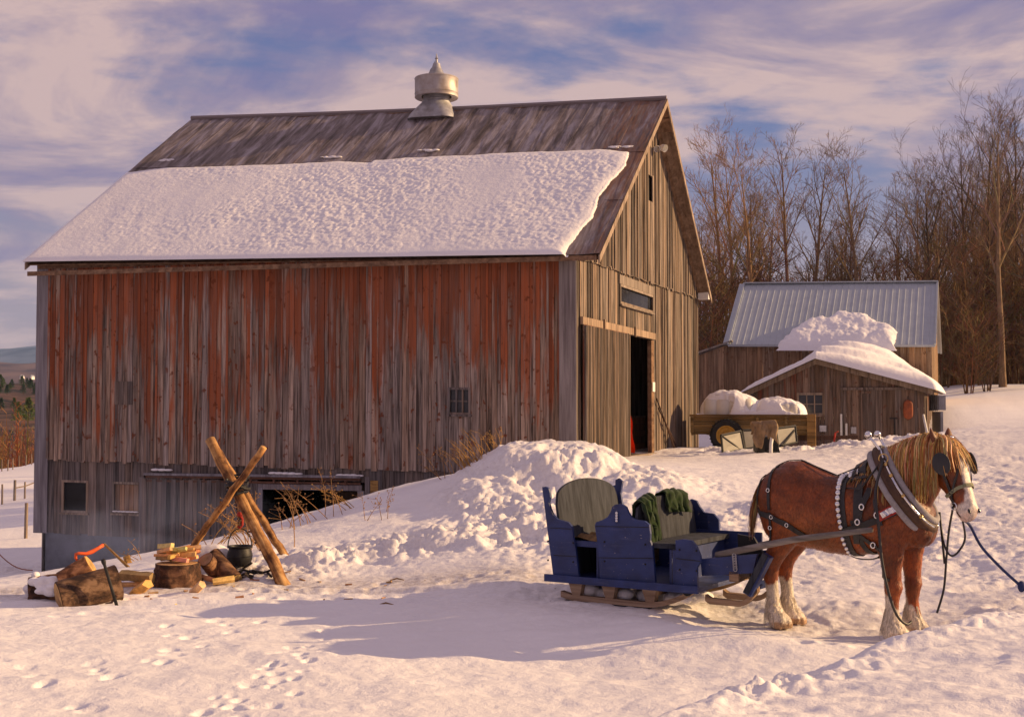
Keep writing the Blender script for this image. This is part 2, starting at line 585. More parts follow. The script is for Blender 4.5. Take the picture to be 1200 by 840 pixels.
M['leather'] = plain_mat('black_leather', (0.022, 0.020, 0.020, 1), 0.5, 0, 0.3, 30.0, spec=0.5)
M['brown_leather'] = plain_mat('brown_leather', (0.075, 0.035, 0.018, 1), 0.55, 0, 0.35, 22.0)
M['pad'] = plain_mat('grey_felt_pad', (0.32, 0.30, 0.31, 1), 0.9, 0, 0.2, 30.0)
M['red'] = plain_mat('red_paint', (0.42, 0.035, 0.02, 1), 0.55, 0, 0.2, 14.0)
M['orange'] = plain_mat('orange_red_paint', (0.75, 0.11, 0.02, 1), 0.5, 0, 0.15, 14.0)
M['rustbrown'] = plain_mat('rust_brown_paint', (0.30, 0.075, 0.025, 1), 0.7, 0, 0.3, 9.0)
M['rope'] = plain_mat('blue_rope', (0.025, 0.04, 0.13, 1), 0.8, 0, 0.3, 60.0)
M['whiteplastic'] = plain_mat('white_plastic', (0.66, 0.62, 0.54, 1), 0.45, 0, 0.08, 4.0, bmp=0.05)
M['whitepaint'] = plain_mat('white_paint', (0.72, 0.70, 0.66, 1), 0.6, 0, 0.1, 8.0)
M['sheet'] = plain_mat('frosted_sheet', (0.27, 0.25, 0.21, 1), 0.5, 0, 0.15, 4.0, bmp=0.05)
M['canvas'] = plain_mat('tan_canvas', (0.33, 0.22, 0.12, 1), 0.9, 0, 0.3, 8.0)
M['tarp'] = plain_mat('grey_tarp', (0.22, 0.22, 0.25, 1), 0.55, 0, 0.25, 4.0, bmp=0.4)
M['tyre'] = plain_mat('tyre_rubber', (0.022, 0.021, 0.02, 1), 0.8, 0, 0.3, 14.0)
M['yellow'] = plain_mat('yellow_rim_paint', (0.48, 0.27, 0.04, 1), 0.6, 0, 0.3, 9.0)
M['green'] = plain_mat('green_blanket', (0.010, 0.032, 0.003, 1), 0.95, 0, 0.4, 24.0, sheen=0.1, bmp=0.4)
M['hay'] = plain_mat('brown_fur_rug', (0.22, 0.125, 0.045, 1), 0.95, 0, 0.55, 16.0, bmp=0.8)
M['hayseat'] = plain_mat('straw_seat', (0.28, 0.18, 0.06, 1), 0.9, 0, 0.5, 24.0, bmp=0.7)
M['deep'] = plain_mat('painted_void_shade', (0.012, 0.010, 0.009, 1), 0.95, 0, 0.2, 3.0, bmp=0)  # near-black, painted in for the shade inside empty openings
M['hoof'] = plain_mat('hoof_horn', (0.16, 0.085, 0.04, 1), 0.6, 0, 0.3, 18.0)
M['eye'] = plain_mat('dark_eye', (0.012, 0.008, 0.006, 1), 0.1, 0, 0.1, 5.0, spec=0.8, bmp=0)
M['weed'] = plain_mat('dry_weed', (0.30, 0.16, 0.065, 1), 0.9, 0, 0.4, 14.0, bmp=0)
M['drygrass'] = plain_mat('dry_grass', (0.42, 0.23, 0.065, 1), 0.9, 0, 0.4, 14.0, bmp=0)
M['attrwood'] = attr_mat('split_wood', 0.8, 0.25, 0.45, 14.0, (1, 1, 1), 0.5)
M['hair'] = attr_mat('horse_hair', 0.55, 0.4, 0.35, 26.0, (1, 1, 0.25), 0.2)
M['twig'] = attr_mat('bare_twigs', 0.9, 0.15, 0.3, 3.0, (1, 1, 0.3), 0)
M['needle'] = attr_mat('evergreen_needles', 0.8, 0.2, 0.4, 1.2, (1, 1, 1), 0)


def glass_mat():
    m, nt, b = new_mat('old_window_glass')
    n = nt.noise(nt.coords(), 3.0, 3.0, 0.5)
    nt.put(b.inputs['Base Color'], nt.ramp(n, [(0.3, (0.012, 0.013, 0.016)), (0.7, (0.035, 0.038, 0.045))]))
    b.inputs['Roughness'].default_value = 0.08
    b.inputs['Specular IOR Level'].default_value = 0.5
    bump(nt, b, n, 0.08, 0.01)
    return m


M['glass'] = glass_mat()


def bark_mat():
    m, nt, b = new_mat('tree_bark')
    obj = nt.node('ShaderNodeTexCoord').outputs['Object']
    a = nt.attr('bc')
    n1 = nt.noise(nt.coords((9, 9, 1.6), vec=obj), 1.0, 6.0, 0.65, 0.4)
    v = nt.ramp(n1, [(0.3, (0.5, 0.48, 0.46)), (0.7, (1.4, 1.35, 1.3))])
    nt.put(b.inputs['Base Color'], nt.mix(1.0, a.outputs['Color'], v, 'MULTIPLY'))
    b.inputs['Roughness'].default_value = 0.9
    b.inputs['Specular IOR Level'].default_value = 0.15
    bump(nt, b, n1, 0.7, 0.03)
    return m


M['bark'] = bark_mat()


def log_mat(name, dark, mid, light, axis_scale, sc=1.0):
    """peeled poles and bark"""
    m, nt, b = new_mat(name)
    a = nt.attr('bc')
    obj = nt.node('ShaderNodeTexCoord').outputs['Object']
    n1 = nt.noise(nt.coords(tuple(s * sc for s in axis_scale), vec=obj), 1.0, 6.0, 0.65, 0.5)
    n2 = nt.noise(obj, 4.0 * sc, 5.0, 0.65)
    f = nt.math('ADD', nt.math('MULTIPLY', n1, 0.52), nt.math('MULTIPLY', n2, 0.48))
    colr = nt.ramp(f, [(0.42, dark), (0.5, mid), (0.59, light)])
    colr = nt.mix(1.0, colr, a.outputs['Color'], 'MULTIPLY')
    nt.put(b.inputs['Base Color'], colr)
    b.inputs['Roughness'].default_value = 0.75
    b.inputs['Specular IOR Level'].default_value = 0.25
    bump(nt, b, f, 0.8, 0.025)
    return m


M['pole'] = log_mat('peeled_pole', (0.075, 0.030, 0.012), (0.30, 0.145, 0.05), (0.56, 0.33, 0.13), (10, 10, 0.9))
M['logbark'] = log_mat('log_bark', (0.030, 0.017, 0.012), (0.10, 0.055, 0.032), (0.24, 0.15, 0.09), (5, 14, 14))


def blue_mat():
    m, nt, b = new_mat('worn_blue_paint')
    obj = nt.node('ShaderNodeTexCoord').outputs['Object']
    n1 = nt.noise(obj, 5.0, 5.0, 0.6)
    n2 = nt.noise(obj, 28.0, 5.0, 0.7)
    colr = nt.ramp(n1, [(0.3, (0.008, 0.018, 0.080)), (0.7, (0.019, 0.040, 0.165))])
    chips = nt.rng(n2, 0.655, 0.69, 0.0, 0.85)
    colr = nt.mix(chips, colr, (0.34, 0.30, 0.27, 1))
    scuff = nt.noise(nt.coords((3, 3, 26), vec=obj), 1.0, 4.0, 0.6)
    colr = nt.mix(nt.rng(scuff, 0.58, 0.75, 0, 0.35), colr, (0.10, 0.11, 0.20, 1))
    nt.put(b.inputs['Base Color'], colr)
    b.inputs['Roughness'].default_value = 0.5
    bump(nt, b, n2, 0.15, 0.006)
    return m


M['blue'] = blue_mat()


def horse_mat():
    m, nt, b = new_mat('horse_coat')
    a = nt.attr('bc')
    obj = nt.node('ShaderNodeTexCoord').outputs['Object']
    n1 = nt.noise(nt.coords((55, 55, 22), vec=obj), 1.0, 5.0, 0.7, 0.6)
    n2 = nt.noise(obj, 5.0, 4.0, 0.6, 0.8)
    v = nt.math('MULTIPLY', nt.rng(n1, 0.3, 0.7, 0.55, 1.45), nt.rng(n2, 0.3, 0.7, 0.62, 1.4))
    nt.put(b.inputs['Base Color'], nt.mix(1.0, a.outputs['Color'], nt.node('ShaderNodeCombineColor', i0=v, i1=v, i2=v).outputs[0], 'MULTIPLY'))
    b.inputs['Roughness'].default_value = 0.40
    b.inputs['Specular IOR Level'].default_value = 0.4
    b.inputs['Sheen Weight'].default_value = 0.03
    b.inputs['Sheen Tint'].default_value = (0.9, 0.5, 0.25, 1)
    bump(nt, b, nt.math('ADD', n1, nt.math('MULTIPLY', n2, 0.5)), 0.45, 0.012)
    return m


M['horse'] = horse_mat()
# ------------------------------------------------------------------ ground
def gz(px, py, Y):
    p = at(px, py, Y)
    return (p.x, p.y, p.z)


_cp = [gz(*t) for t in [
    (0, 840, 9.0), (300, 840, 9.0), (600, 840, 9.0), (0, 770, 11.2), (400, 770, 11.2), (700, 770, 11.3),
    (100, 720, 13.7), (300, 702, 14.8), (500, 702, 14.6), (645, 694, 13.7), (790, 708, 12.85), (870, 712, 12.6),
    (908, 730, 12.75), (1025, 741, 12.25), (1058, 736, 12.35), (1150, 715, 13.2), (1190, 690, 14.2),
    (48, 678, 17.0), (165, 657, 18.5), (260, 634, 19.8), (350, 616, 20.6), (450, 584, 21.3), (520, 562, 21.8), (600, 560, 21.5),
    (215, 662, 17.3), (328, 683, 16.0), (335, 652, 17.5), (420, 672, 16.5), (560, 660, 16.2),
    (700, 630, 18), (900, 600, 19), (900, 660, 16), (820, 560, 22), (1000, 560, 22), (1150, 560, 22), (1150, 620, 17.5),
    (1150, 500, 33), (1160, 474, 47), (1150, 466, 65), (1120, 455, 62), (1095, 505, 41), (1085, 526, 39.5), (890, 526, 40.5),
    (820, 525, 33), (950, 525, 33), (830, 475, 60), (1000, 475, 60), (1300, 480, 45), (1400, 560, 20), (1400, 690, 13),
    (20, 640, 40), (20, 600, 65), (20, 562, 105), (20, 556, 150), (-300, 640, 40), (-300, 575, 90),
]]
_cp += [(-10.64, 29.2, -1.5), (-8.2, 28.5, -1.2), (-6.2, 28.0, -0.75), (-4.5, 27.6, -0.35), (-2.8, 27.2, 0.25), (-1.4, 26.9, 0.8),
        (0.1, 26.5, 1.08), (1.4, 26.0, 1.12), (3.4, 31.5, 1.1), (5.4, 37.4, 1.1), (0.0, 32.0, 1.0), (-6, 35, -0.8),
        (-12, 38, -2.0), (-9, 15, -0.15), (-13, 20, -1.3), (-14, 27, -1.8), (-4, 4, 0.1), (4, 4, 0.2), (0, 0, 0.3), (-8, 6, 0.0), (8, 5, 0.3),
        (9, 10, 0.3), (-25, 60, -3.4), (-60, 150, -7), (-40, 220, -11), (-120, 300, -16), (-100, 120, -7), (0, 150, 0), (0, 300, -8), (40, 100, 4), (40, 60, 3.2),
        (60, 200, 8), (120, 300, 10), (100, 100, 6), (200, 400, 10), (0, 430, -12), (-200, 430, -22), (-45, 30, -3.5)]
_cp = np.array(_cp)


def _tps(r2):
    return 0.5 * r2 * np.log(r2 + 1e-9)


_K = _tps(((_cp[:, None, :2] - _cp[None, :, :2]) ** 2).sum(-1)) + np.eye(len(_cp)) * 0.03
_P = np.hstack([np.ones((len(_cp), 1)), _cp[:, :2]])
_A = np.block([[_K, _P], [_P.T, np.zeros((3, 3))]])
_W = np.linalg.solve(_A, np.concatenate([_cp[:, 2], np.zeros(3)]))


def base_h(x, y):
    x = np.asarray(x, float); y = np.asarray(y, float)
    sh = x.shape
    q = np.stack([x.ravel(), y.ravel()], 1)
    out = np.empty(len(q))
    for i in range(0, len(q), 20000):
        s = q[i:i + 20000]
        r2 = ((s[:, None, :] - _cp[None, :, :2]) ** 2).sum(-1)
        out[i:i + 20000] = _tps(r2) @ _W[:-3] + _W[-3] + s @ _W[-2:]
    return out.reshape(sh)


_crest = np.array([(0.0, 6.0), (0.66, 7.4), (1.28, 8.2), (1.98, 8.95), (2.55, 9.6), (3.13, 10.25), (3.9, 10.85), (4.7, 11.4), (7.0, 12.3), (12.0, 13.2)])


def crest_d(x, y):
    """signed distance to the near snow bank's crest, positive on the camera's side"""
    best = np.full(x.shape, 1e9); sg = np.zeros(x.shape)
    for (ax, ay), (bx, by) in zip(_crest[:-1], _crest[1:]):
        dx, dy = bx - ax, by - ay
        t = np.clip(((x - ax) * dx + (y - ay) * dy) / (dx * dx + dy * dy), 0, 1)
        ex, ey = x - ax - t * dx, y - ay - t * dy
        d = np.hypot(ex, ey)
        cr = dx * (y - ay) - dy * (x - ax)
        m = d < best
        best = np.where(m, d, best); sg = np.where(m, -np.sign(cr), sg)
    return best * sg


# footprints: dog-leg trails, hoof holes, strays
_rs = np.random.RandomState(11)
_prints = []          # x, y, radius, depth, elongation angle


def trail(p, q, n, side=0.14, r=0.085, dep=0.05):
    p, q = np.array(p), np.array(q)
    d = (q - p) / np.linalg.norm(q - p); s = np.array([-d[1], d[0]])
    for k in range(n):
        c = p + (q - p) * k / max(1, n - 1) + s * side * (1 if k % 2 else -1) + _rs.randn(2) * 0.07; r_ = r * 0.60; dep_ = dep * 0.62
        _prints.append((c[0], c[1], r_ * _rs.uniform(0.7, 1.25), dep_ * _rs.uniform(0.5, 1.4), math.atan2(d[1], d[0])))


def pxy(px, py, Y):
    p = at(px, py, Y); return (p.x, p.y)


trail(pxy(245, 838, 9.05), pxy(340, 772, 11.1), 15, 0.10, 0.075, 0.05)
trail(pxy(275, 838, 9.05), pxy(395, 735, 13.0), 20, 0.10, 0.07, 0.045)
trail(pxy(-40, 822, 9.5), pxy(150, 765, 11.2), 7, 0.16, 0.10, 0.05)
trail(pxy(120, 790, 10.4), pxy(300, 730, 13.2), 9, 0.15, 0.09, 0.05)
trail(pxy(190, 745, 12.4), pxy(300, 715, 14.0), 6, 0.15, 0.09, 0.05)
trail(pxy(440, 722, 13.7), pxy(620, 765, 11.6), 5, 0.12, 0.08, 0.03)
for k in range(26):
    c = pxy(_rs.uniform(-60, 480), _rs.uniform(715, 835), 11)
    Y = 2.2 * 1500 / (_rs.uniform(715, 835) - 480)
    X = (_rs.uniform(-80, 470) - 600) / 1500 * Y
    _prints.append((X, Y, _rs.uniform(0.04, 0.08), _rs.uniform(0.012, 0.03), _rs.uniform(-0.5, 0.5)))
for k in range(110):          # trampled ground round the horse, sleigh and yard
    px, py = _rs.uniform(860, 1290), _rs.uniform(600, 742)
    Y = 1.95 * 1500 / (py - 480)
    _prints.append(((px - 600) / 1500 * Y, Y, _rs.uniform(0.05, 0.10), _rs.uniform(0.015, 0.04), _rs.uniform(-1.5, 1.5)))
for k in range(45):
    px, py = _rs.uniform(150, 620), _rs.uniform(690, 712)
    Y = 2.2 * 1500 / (py - 480)
    _prints.append(((px - 600) / 1500 * Y, Y, _rs.uniform(0.05, 0.1), _rs.uniform(0.015, 0.045), _rs.uniform(-0.8, 0.8)))


def seg_d(x, y, pts):
    best = np.full(x.shape, 1e9)
    for (ax, ay), (bx, by) in zip(pts[:-1], pts[1:]):
        dx, dy = bx - ax, by - ay
        t = np.clip(((x - ax) * dx + (y - ay) * dy) / (dx * dx + dy * dy), 0, 1)
        best = np.minimum(best, np.hypot(x - ax - t * dx, y - ay - t * dy))
    return best


def lumps(x, y, s, seed):
    """broken snow: blocks and crumbs of every size, unevenly strewn"""
    wx = x + 0.35 * s * fbm(x / s * .8, y / s * .8, seed + 60, 2); wy = y + 0.35 * s * fbm(x / s * .8 + 7, y / s * .8, seed + 61, 2)
    big = fbm(wx / s * .55, wy / s * .55, seed, 3, 0.5)
    blk = np.clip(fbm(wx / s * 1.3, wy / s * 1.3, seed + 20, 3, .5) * 2.2, -.35, .40)
    fine_ = fbm(wx / s * 3.4, wy / s * 3.4, seed + 40, 4, 0.62)
    mod = np.clip(.55 + 1.5 * fbm(x / s * .3, y / s * .3, seed + 80, 2), .1, 1.3)
    return 0.7 * big + mod * (0.75 * blk + 0.55 * fine_)


# level stances: under the sleigh and the horse
PADS = [(1.75, 13.72, math.radians(-33), 1.35, 0.85, 0.165, 1.3), (3.2, 12.6, math.radians(-32), 0.95, 0.36, 0.035, 1.0)]


def terrain(x, y, fine=True):
    x = np.asarray(x, float); y = np.asarray(y, float)
    z = base_h(x, y)
    near = np.clip(1.0 - (y - 10) / 60.0, 0.0, 1)
    # the shovelled heap before the barn's corner
    q1 = np.hypot((x - 0.62) / 1.30, (y - 21.6) / 1.3)
    q2 = np.hypot((x + 0.25) / 0.95, (y - 20.2) / 1.4)
    q3 = np.hypot((x - 2.0) / 1.15, (y - 21.0) / 1.2)
    q4 = np.hypot((x - 0.7) / 1.6, (y - 18.7) / 1.7)
    h1 = 0.58 * np.exp(-q1 ** 4 * 0.9); h2 = 0.22 * np.exp(-q2 ** 4); h3 = 0.26 * np.exp(-q3 ** 2 * 1.2)
    h4 = 0.20 * np.exp(-q4 ** 2)
    heap = np.maximum(np.maximum(h1, h2), np.maximum(h3, h4))
    z = z + heap
    hm = np.clip(heap / 0.16, 0, 1)
    # the ploughed ridge running from the tripod to the heap
    rid = [(-3.2, 16.9), (-2.3, 17.2), (-1.3, 17.6), (-0.4, 17.6), (0.6, 17.4), (1.8, 17.3), (2.9, 17.9), (3.6, 18.8)]
    rd = seg_d(x, y, rid)
    rm = np.exp(-(rd / 0.75) ** 2)
    z = z + 0.10 * rm
    # the near bank
    cd = crest_d(x, y)
    wob = 0.10 * fbm(x * 1.3, y * 1.3, 21, 3)
    bank = 0.30 * sstep(-0.60, 0.10, cd + 1.3 * wob) + 0.10 * sstep(0.3, 3.0, cd)
    bank = np.where(y < 16, bank, 0)
    z = z + bank
    bm = sstep(-0.6, 0.2, cd)
    # log and fire mounds
    z = z + 0.04 * np.exp(-(np.hypot((x + 5.95) / 0.7, (y - 15.6) / 0.5)) ** 2)
    z = z + 0.04 * np.exp(-(np.hypot((x + 4.2) / 1.0, (y - 16.6) / 0.7)) ** 2)
    # smoother rolling snow everywhere
    z = z + near * (0.045 * fbm(x / 2.1, y / 2.1, 1, 3) + 0.016 * fbm(x / 0.5, y / 0.5, 5, 3))
    far = np.clip((y - 40) / 60, 0, 1)
    z = z + far * 0.8 * fbm(x / 22.0, y / 22.0, 9, 3)
    # windblown ripples on the open snow
    # trampled yard
    tr = np.exp(-(seg_d(x, y, [(0.6, 14.2), (2.4, 13.2), (4.4, 12.9), (7, 14.5)]) / 1.3) ** 2)
    tr = np.maximum(tr, 0.9 * np.exp(-(seg_d(x, y, [(2.5, 16.0), (6.5, 17.0), (8.5, 24), (8, 31)]) / 2.6) ** 2))
    tr = np.maximum(tr, 0.55 * np.exp(-(seg_d(x, y, [(-6.0, 15.0), (-3.0, 15.4), (0.2, 14.6)]) / 0.6) ** 2))
    tr = tr * (1 - bm)
    for (cx, cy, hd, hl_, hw_, zt, mg) in PADS:
        dx, dy = x - cx, y - cy
        ca, sa = math.cos(hd), math.sin(hd)
        u = np.maximum(np.abs(dx * ca + dy * sa) - hl_, 0); v = np.maximum(np.abs(-dx * sa + dy * ca) - hw_, 0)
        k = sstep(mg, 0.0, np.hypot(u, v))
        z = z * (1 - k) + k * zt
    if fine:
        z = z + tr * (0.052 * lumps(x, y, 0.40, 3) + 0.016 * fbm(x / 0.16, y / 0.16, 13, 4, .6))
        z = z + hm * (0.13 * lumps(x, y, 0.55, 7) + 0.085 * lumps(x, y, 0.22, 8) + 0.03 * fbm(x / 0.08, y / 0.08, 9, 2))
        z = z + rm * (0.15 * lumps(x, y, 0.42, 17) + 0.06 * lumps(x, y, 0.16, 18))
        # the yard by the cart is broken up too
        cy = np.exp(-(np.hypot((x - 7.5) / 2.8, (y - 31.5) / 2.0)) ** 2)
        z = z + cy * 0.28 * lumps(x, y, 0.7, 27)
        lf = np.exp(-(np.hypot((x + 13.2) / 2.5, (y - 33) / 3.0)) ** 2)
        z = z + lf * 0.28 * lumps(x, y, 0.9, 37)
        z = z + near * (0.034 * fbm(x / 0.62, y / 0.36, 71, 5, .52) + 0.008 * np.abs(fbm(x / 0.22, y / 0.12, 75, 3))) * (1 - .6 * tr)
        # crust edges on the bank
        z = z + bm * 0.05 * np.abs(fbm(x / 0.9, y / 0.6, 31, 4)) + bm * 0.012 * fbm(x / 0.12, y / 0.12, 33, 2) + 0.07 * np.exp(-(cd / .35) ** 2) * (y < 16) * lumps(x, y, .35, 35)
    # sleigh ruts
    for o in (0.0, 1.05):
        pts = [(5.0, 13.2 + o), (6.5, 13.6 + o), (9.0, 15.0 + o), (16, 22 + o)]
        rd_ = seg_d(x, y, pts); z = z + (-0.055 * np.exp(-(rd_ / 0.10) ** 2) + 0.03 * np.exp(-((rd_ - .2) / 0.08) ** 2)) * (1 - bm)
        pts = [(0.35 + o * .3, 13.95 + o * .55), (-1.5, 14.35 + o * .8), (-4.0, 14.45 + o * .8), (-8, 14.2 + o)]
        rd_ = seg_d(x, y, pts); z = z + (-0.035 * np.exp(-(rd_ / 0.09) ** 2) + 0.018 * np.exp(-((rd_ - .18) / 0.07) ** 2))
    return z, tr, hm, rm, bm


def stamp(x, y, z):
    """presses the footprints into the sheet (x, y are 2-D grids)"""
    for (cx, cy, r, dep, an) in _prints:
        i0 = np.searchsorted(_rowY, cy - 0.35); i1 = np.searchsorted(_rowY, cy + 0.35)
        if i1 <= i0: continue
        xs = x[i0:i1]
        k = cx / (cy + 6.0)
        j0 = np.searchsorted(_colK, k - 0.35 / (cy + 6)); j1 = np.searchsorted(_colK, k + 0.35 / (cy + 6))
        if j1 <= j0: continue
        dx = x[i0:i1, j0:j1] - cx; dy = y[i0:i1, j0:j1] - cy
        ca, sa = math.cos(an), math.sin(an)
        u = (dx * ca + dy * sa) / (r * 1.35); v = (-dx * sa + dy * ca) / r
        q = np.sqrt(u * u + v * v)
        z[i0:i1, j0:j1] += dep * (-np.exp(-q ** 4 * 0.8) + 0.08 * np.exp(-((q - 1.4) / 0.4) ** 2))


_rowY = [2.5]
while _rowY[-1] < 460:
    Y = _rowY[-1]
    _rowY.append(Y + (0.045 if Y < 8 else 0.034 if Y < 18 else 0.055 if Y < 24 else 0.14 if Y < 42 else 0.035 * Y))
_rowY = np.array(_rowY)
_fine = np.arange(-0.40, 0.42, 0.00115)
_colK = np.concatenate([np.linspace(-1.6, -0.41, 40), _fine, np.linspace(0.43, 1.7, 40)])
_gx = _colK[None, :] * (_rowY[:, None] + 6.0)
_gy = np.repeat(_rowY[:, None], len(_colK), 1)
# fine columns need no far spread: the camera sees x/Y, the fan opens from 6 m behind it
_gzv, _tr, _hm, _rm, _bm = terrain(_gx, _gy)
stamp(_gx, _gy, _gzv)


def gh(x, y):
    """height of the finished snow sheet"""
    i = int(np.clip(np.searchsorted(_rowY, y), 1, len(_rowY) - 1))
    t = (y - _rowY[i - 1]) / (_rowY[i] - _rowY[i - 1])
    k = x / (y + 6.0)
    j = int(np.clip(np.searchsorted(_colK, k), 1, len(_colK) - 1))
    s = (k - _colK[j - 1]) / (_colK[j] - _colK[j - 1])
    a = _gzv[i - 1, j - 1] * (1 - s) + _gzv[i - 1, j] * s
    b = _gzv[i, j - 1] * (1 - s) + _gzv[i, j] * s
    return float(a * (1 - t) + b * t)


# dirt: soot and bark round the fire, the worn track along the yard
_dirt = 1.0 * np.exp(-(np.hypot((_gx + 3.45) / 0.85, (_gy - 16.3) / 0.5)) ** 2)
_dirt = np.maximum(_dirt, 0.60 * np.exp(-(seg_d(_gx, _gy, [(-6.0, 15.15), (-4.5, 15.6), (-2.6, 15.7), (-0.5, 15.5), (1.0, 15.1), (2.6, 13.7)]) / 0.55) ** 2))
_dirt = np.maximum(_dirt, 0.30 * _tr)
_dirt = np.maximum(_dirt, 0.26 * _rm)
_dirt = np.maximum(_dirt, 0.24 * _hm)
_dirt = np.maximum(_dirt, 0.35 * np.exp(-(np.hypot((_gx - 7.6) / 2.6, (_gy - 32.5) / 1.2)) ** 2))
_dirt = np.maximum(_dirt, 0.30 * np.exp(-(np.hypot((_gx - 3.3) / 0.6, (_gy - 28.5) / 1.5)) ** 2))
_dirt = _dirt * (1 - 0.9 * _bm)
_crumb = np.clip(np.maximum(1.6 * _dirt, 0.6 * _tr), 0, 1)


def build_ground():
    n, m = _gx.shape
    me = bpy.data.meshes.new('snow_ground')
    co = np.stack([_gx, _gy, _gzv], -1).reshape(-1, 3).astype(np.float32)
    idx = np.arange(n * m).reshape(n, m)
    q = np.stack([idx[:-1, :-1], idx[:-1, 1:], idx[1:, 1:], idx[1:, :-1]], -1).reshape(-1, 4)
    me.vertices.add(n * m); me.vertices.foreach_set('co', co.ravel())
    me.loops.add(q.size); me.loops.foreach_set('vertex_index', q.ravel().astype(np.int32))
    me.polygons.add(len(q))
    me.polygons.foreach_set('loop_start', np.arange(0, q.size, 4, dtype=np.int32))
    me.polygons.foreach_set('use_smooth', np.ones(len(q), dtype=bool))
    me.update(calc_edges=True)
    a = me.attributes.new('bc', 'FLOAT_COLOR', 'POINT')
    c = np.ones((n * m, 4), dtype=np.float32)
    c[:, 0] = _dirt.ravel(); c[:, 1] = _crumb.ravel(); c[:, 2] = 0
    a.data.foreach_set('color', c.ravel())
    me.materials.append(M['snow'])
    o = bpy.data.objects.new('snow_ground', me)
    COL.objects.link(o)
    tagit(o, 'trampled snow covering the farmyard and the fields falling away to the left', 'ground', kind='structure')
    return o


build_ground()


# ------------------------------------------------------------------ far hills
def hill_mat(name, a, b_, scale):
    m, nt, b = new_mat(name)
    obj = nt.coords((1, 1, 1))
    n = nt.noise(obj, scale, 6.0, 0.65)
    nt.put(b.inputs['Base Color'], nt.ramp(n, [(0.36, a), (0.62, b_)]))
    b.inputs['Roughness'].default_value = 1.0
    b.inputs['Specular IOR Level'].default_value = 0.0
    return m


def ridge(name, label, Y0, Y1, k0, k1, hfun, mat, zb, n=150, m=14):
    mb = MB()
    P = []
    for i in range(m):
        t = i / (m - 1)
        Y = Y0 + (Y1 - Y0) * t
        row = []
        for j in range(n):
            k = k0 + (k1 - k0) * j / (n - 1)
            x = k * Y
            top = hfun(k, x)
            prof = math.sin(t * math.pi * 0.5) ** 1.2
            z = zb + (top - zb) * prof + float(fbm(np.array([x / (Y0 * 0.05)]), np.array([Y / (Y0 * 0.05)]), 4, 4)[0]) * (top - zb) * 0.12 * (1 - (2 * t - 1) ** 2)
            row.append((x, Y, z))
        P.append(row)
    mb.grid(P)
    o = mb.build(name, mat, smooth=True)
    tagit(o, label, 'hill', kind='structure')
    return o


def hz_(py, Y):
    return CAM_H + (480 - py) / 1500.0 * Y


ridge('valley_floor', 'wooded valley floor beyond the sloping snow field', 440, 1500, -1.6, 1.6,
      lambda k, x: hz_(452, 1500) + 6 * float(fbm(np.array([k * 30]), np.array([1.0]), 2, 3)[0]),
      hill_mat('valley_woods', (0.022, 0.022, 0.016), (0.15, 0.085, 0.06), 0.035), -30)
ridge('wooded_hill', 'purple brown wooded hill across the valley', 1600, 3000, -1.4, 1.4,
      lambda k, x: hz_(426, 3000) + 14 * float(fbm(np.array([k * 14]), np.array([3.0]), 5, 4)[0]),
      hill_mat('far_hill_woods', (0.07, 0.055, 0.07), (0.20, 0.14, 0.13), 0.008), 10)
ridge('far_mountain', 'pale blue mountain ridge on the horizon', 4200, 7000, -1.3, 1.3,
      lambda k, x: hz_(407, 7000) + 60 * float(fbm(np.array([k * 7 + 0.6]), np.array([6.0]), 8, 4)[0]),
      hill_mat('far_mountain_haze_blue', (0.05, 0.065, 0.09), (0.20, 0.23, 0.29), 0.0025), 80)  # blue of the hazy distance is painted into the mountain's colour

hz_b = MB()
hz_b.box((-9000, -60, -90), (18000, 0, 0), (0, 7600, 0), (0, 0, 90 + 560))
_hm = bpy.data.materials.new('haze'); _hm.use_nodes = True
_ht = NT(_hm.node_tree); _ht.n.remove(_ht.n['Principled BSDF'])
_pv = _ht.node('ShaderNodeVolumePrincipled', Density=7e-5, Anisotropy=0.2)
_pv.inputs['Color'].default_value = (0.40, 0.62, 1.0, 1)
_ht.l.new(_pv.outputs[0], _ht.n['Material Output'].inputs['Volume'])
_ho = hz_b.build('haze', _hm); tagit(_ho, 'thin blue haze in the air over the valley', 'haze', kind='stuff')
# ------------------------------------------------------------------ barn
BU = Vector((-0.971, 0.2385, 0)); BU.normalize()
BG = Vector((0.344, 0.939, 0)); BG.normalize()
BN = Vector((1.306, 26.3, 0.0))
TILT = 0.0155                    # the old frame has settled towards the gable
LU, LV = 12.33, 11.94
SN = Vector((-BU.y, BU.x, 0)) * -1.0
if SN.y > 0: SN = -SN            # outward normal of the long side
GN = Vector((BG.y, -BG.x, 0))    # outward normal of the gable
SEAM = 0.86                      # where the upper side boards end


def B(u, v, z):
    return BN + BU * u + BG * v + Vector((0, 0, z + TILT * u))


def side_uz(px, py, off=0.0):
    p = on_plane(px, py, BN + SN * off, SN)
    d = p - BN
    u = d.dot(BU)
    return u, p.z - TILT * u


def gable_vz(px, py, off=0.0):
    p = on_plane(px, py, BN + GN * off, GN)
    d = p - BN
    return d.dot(BG), p.z


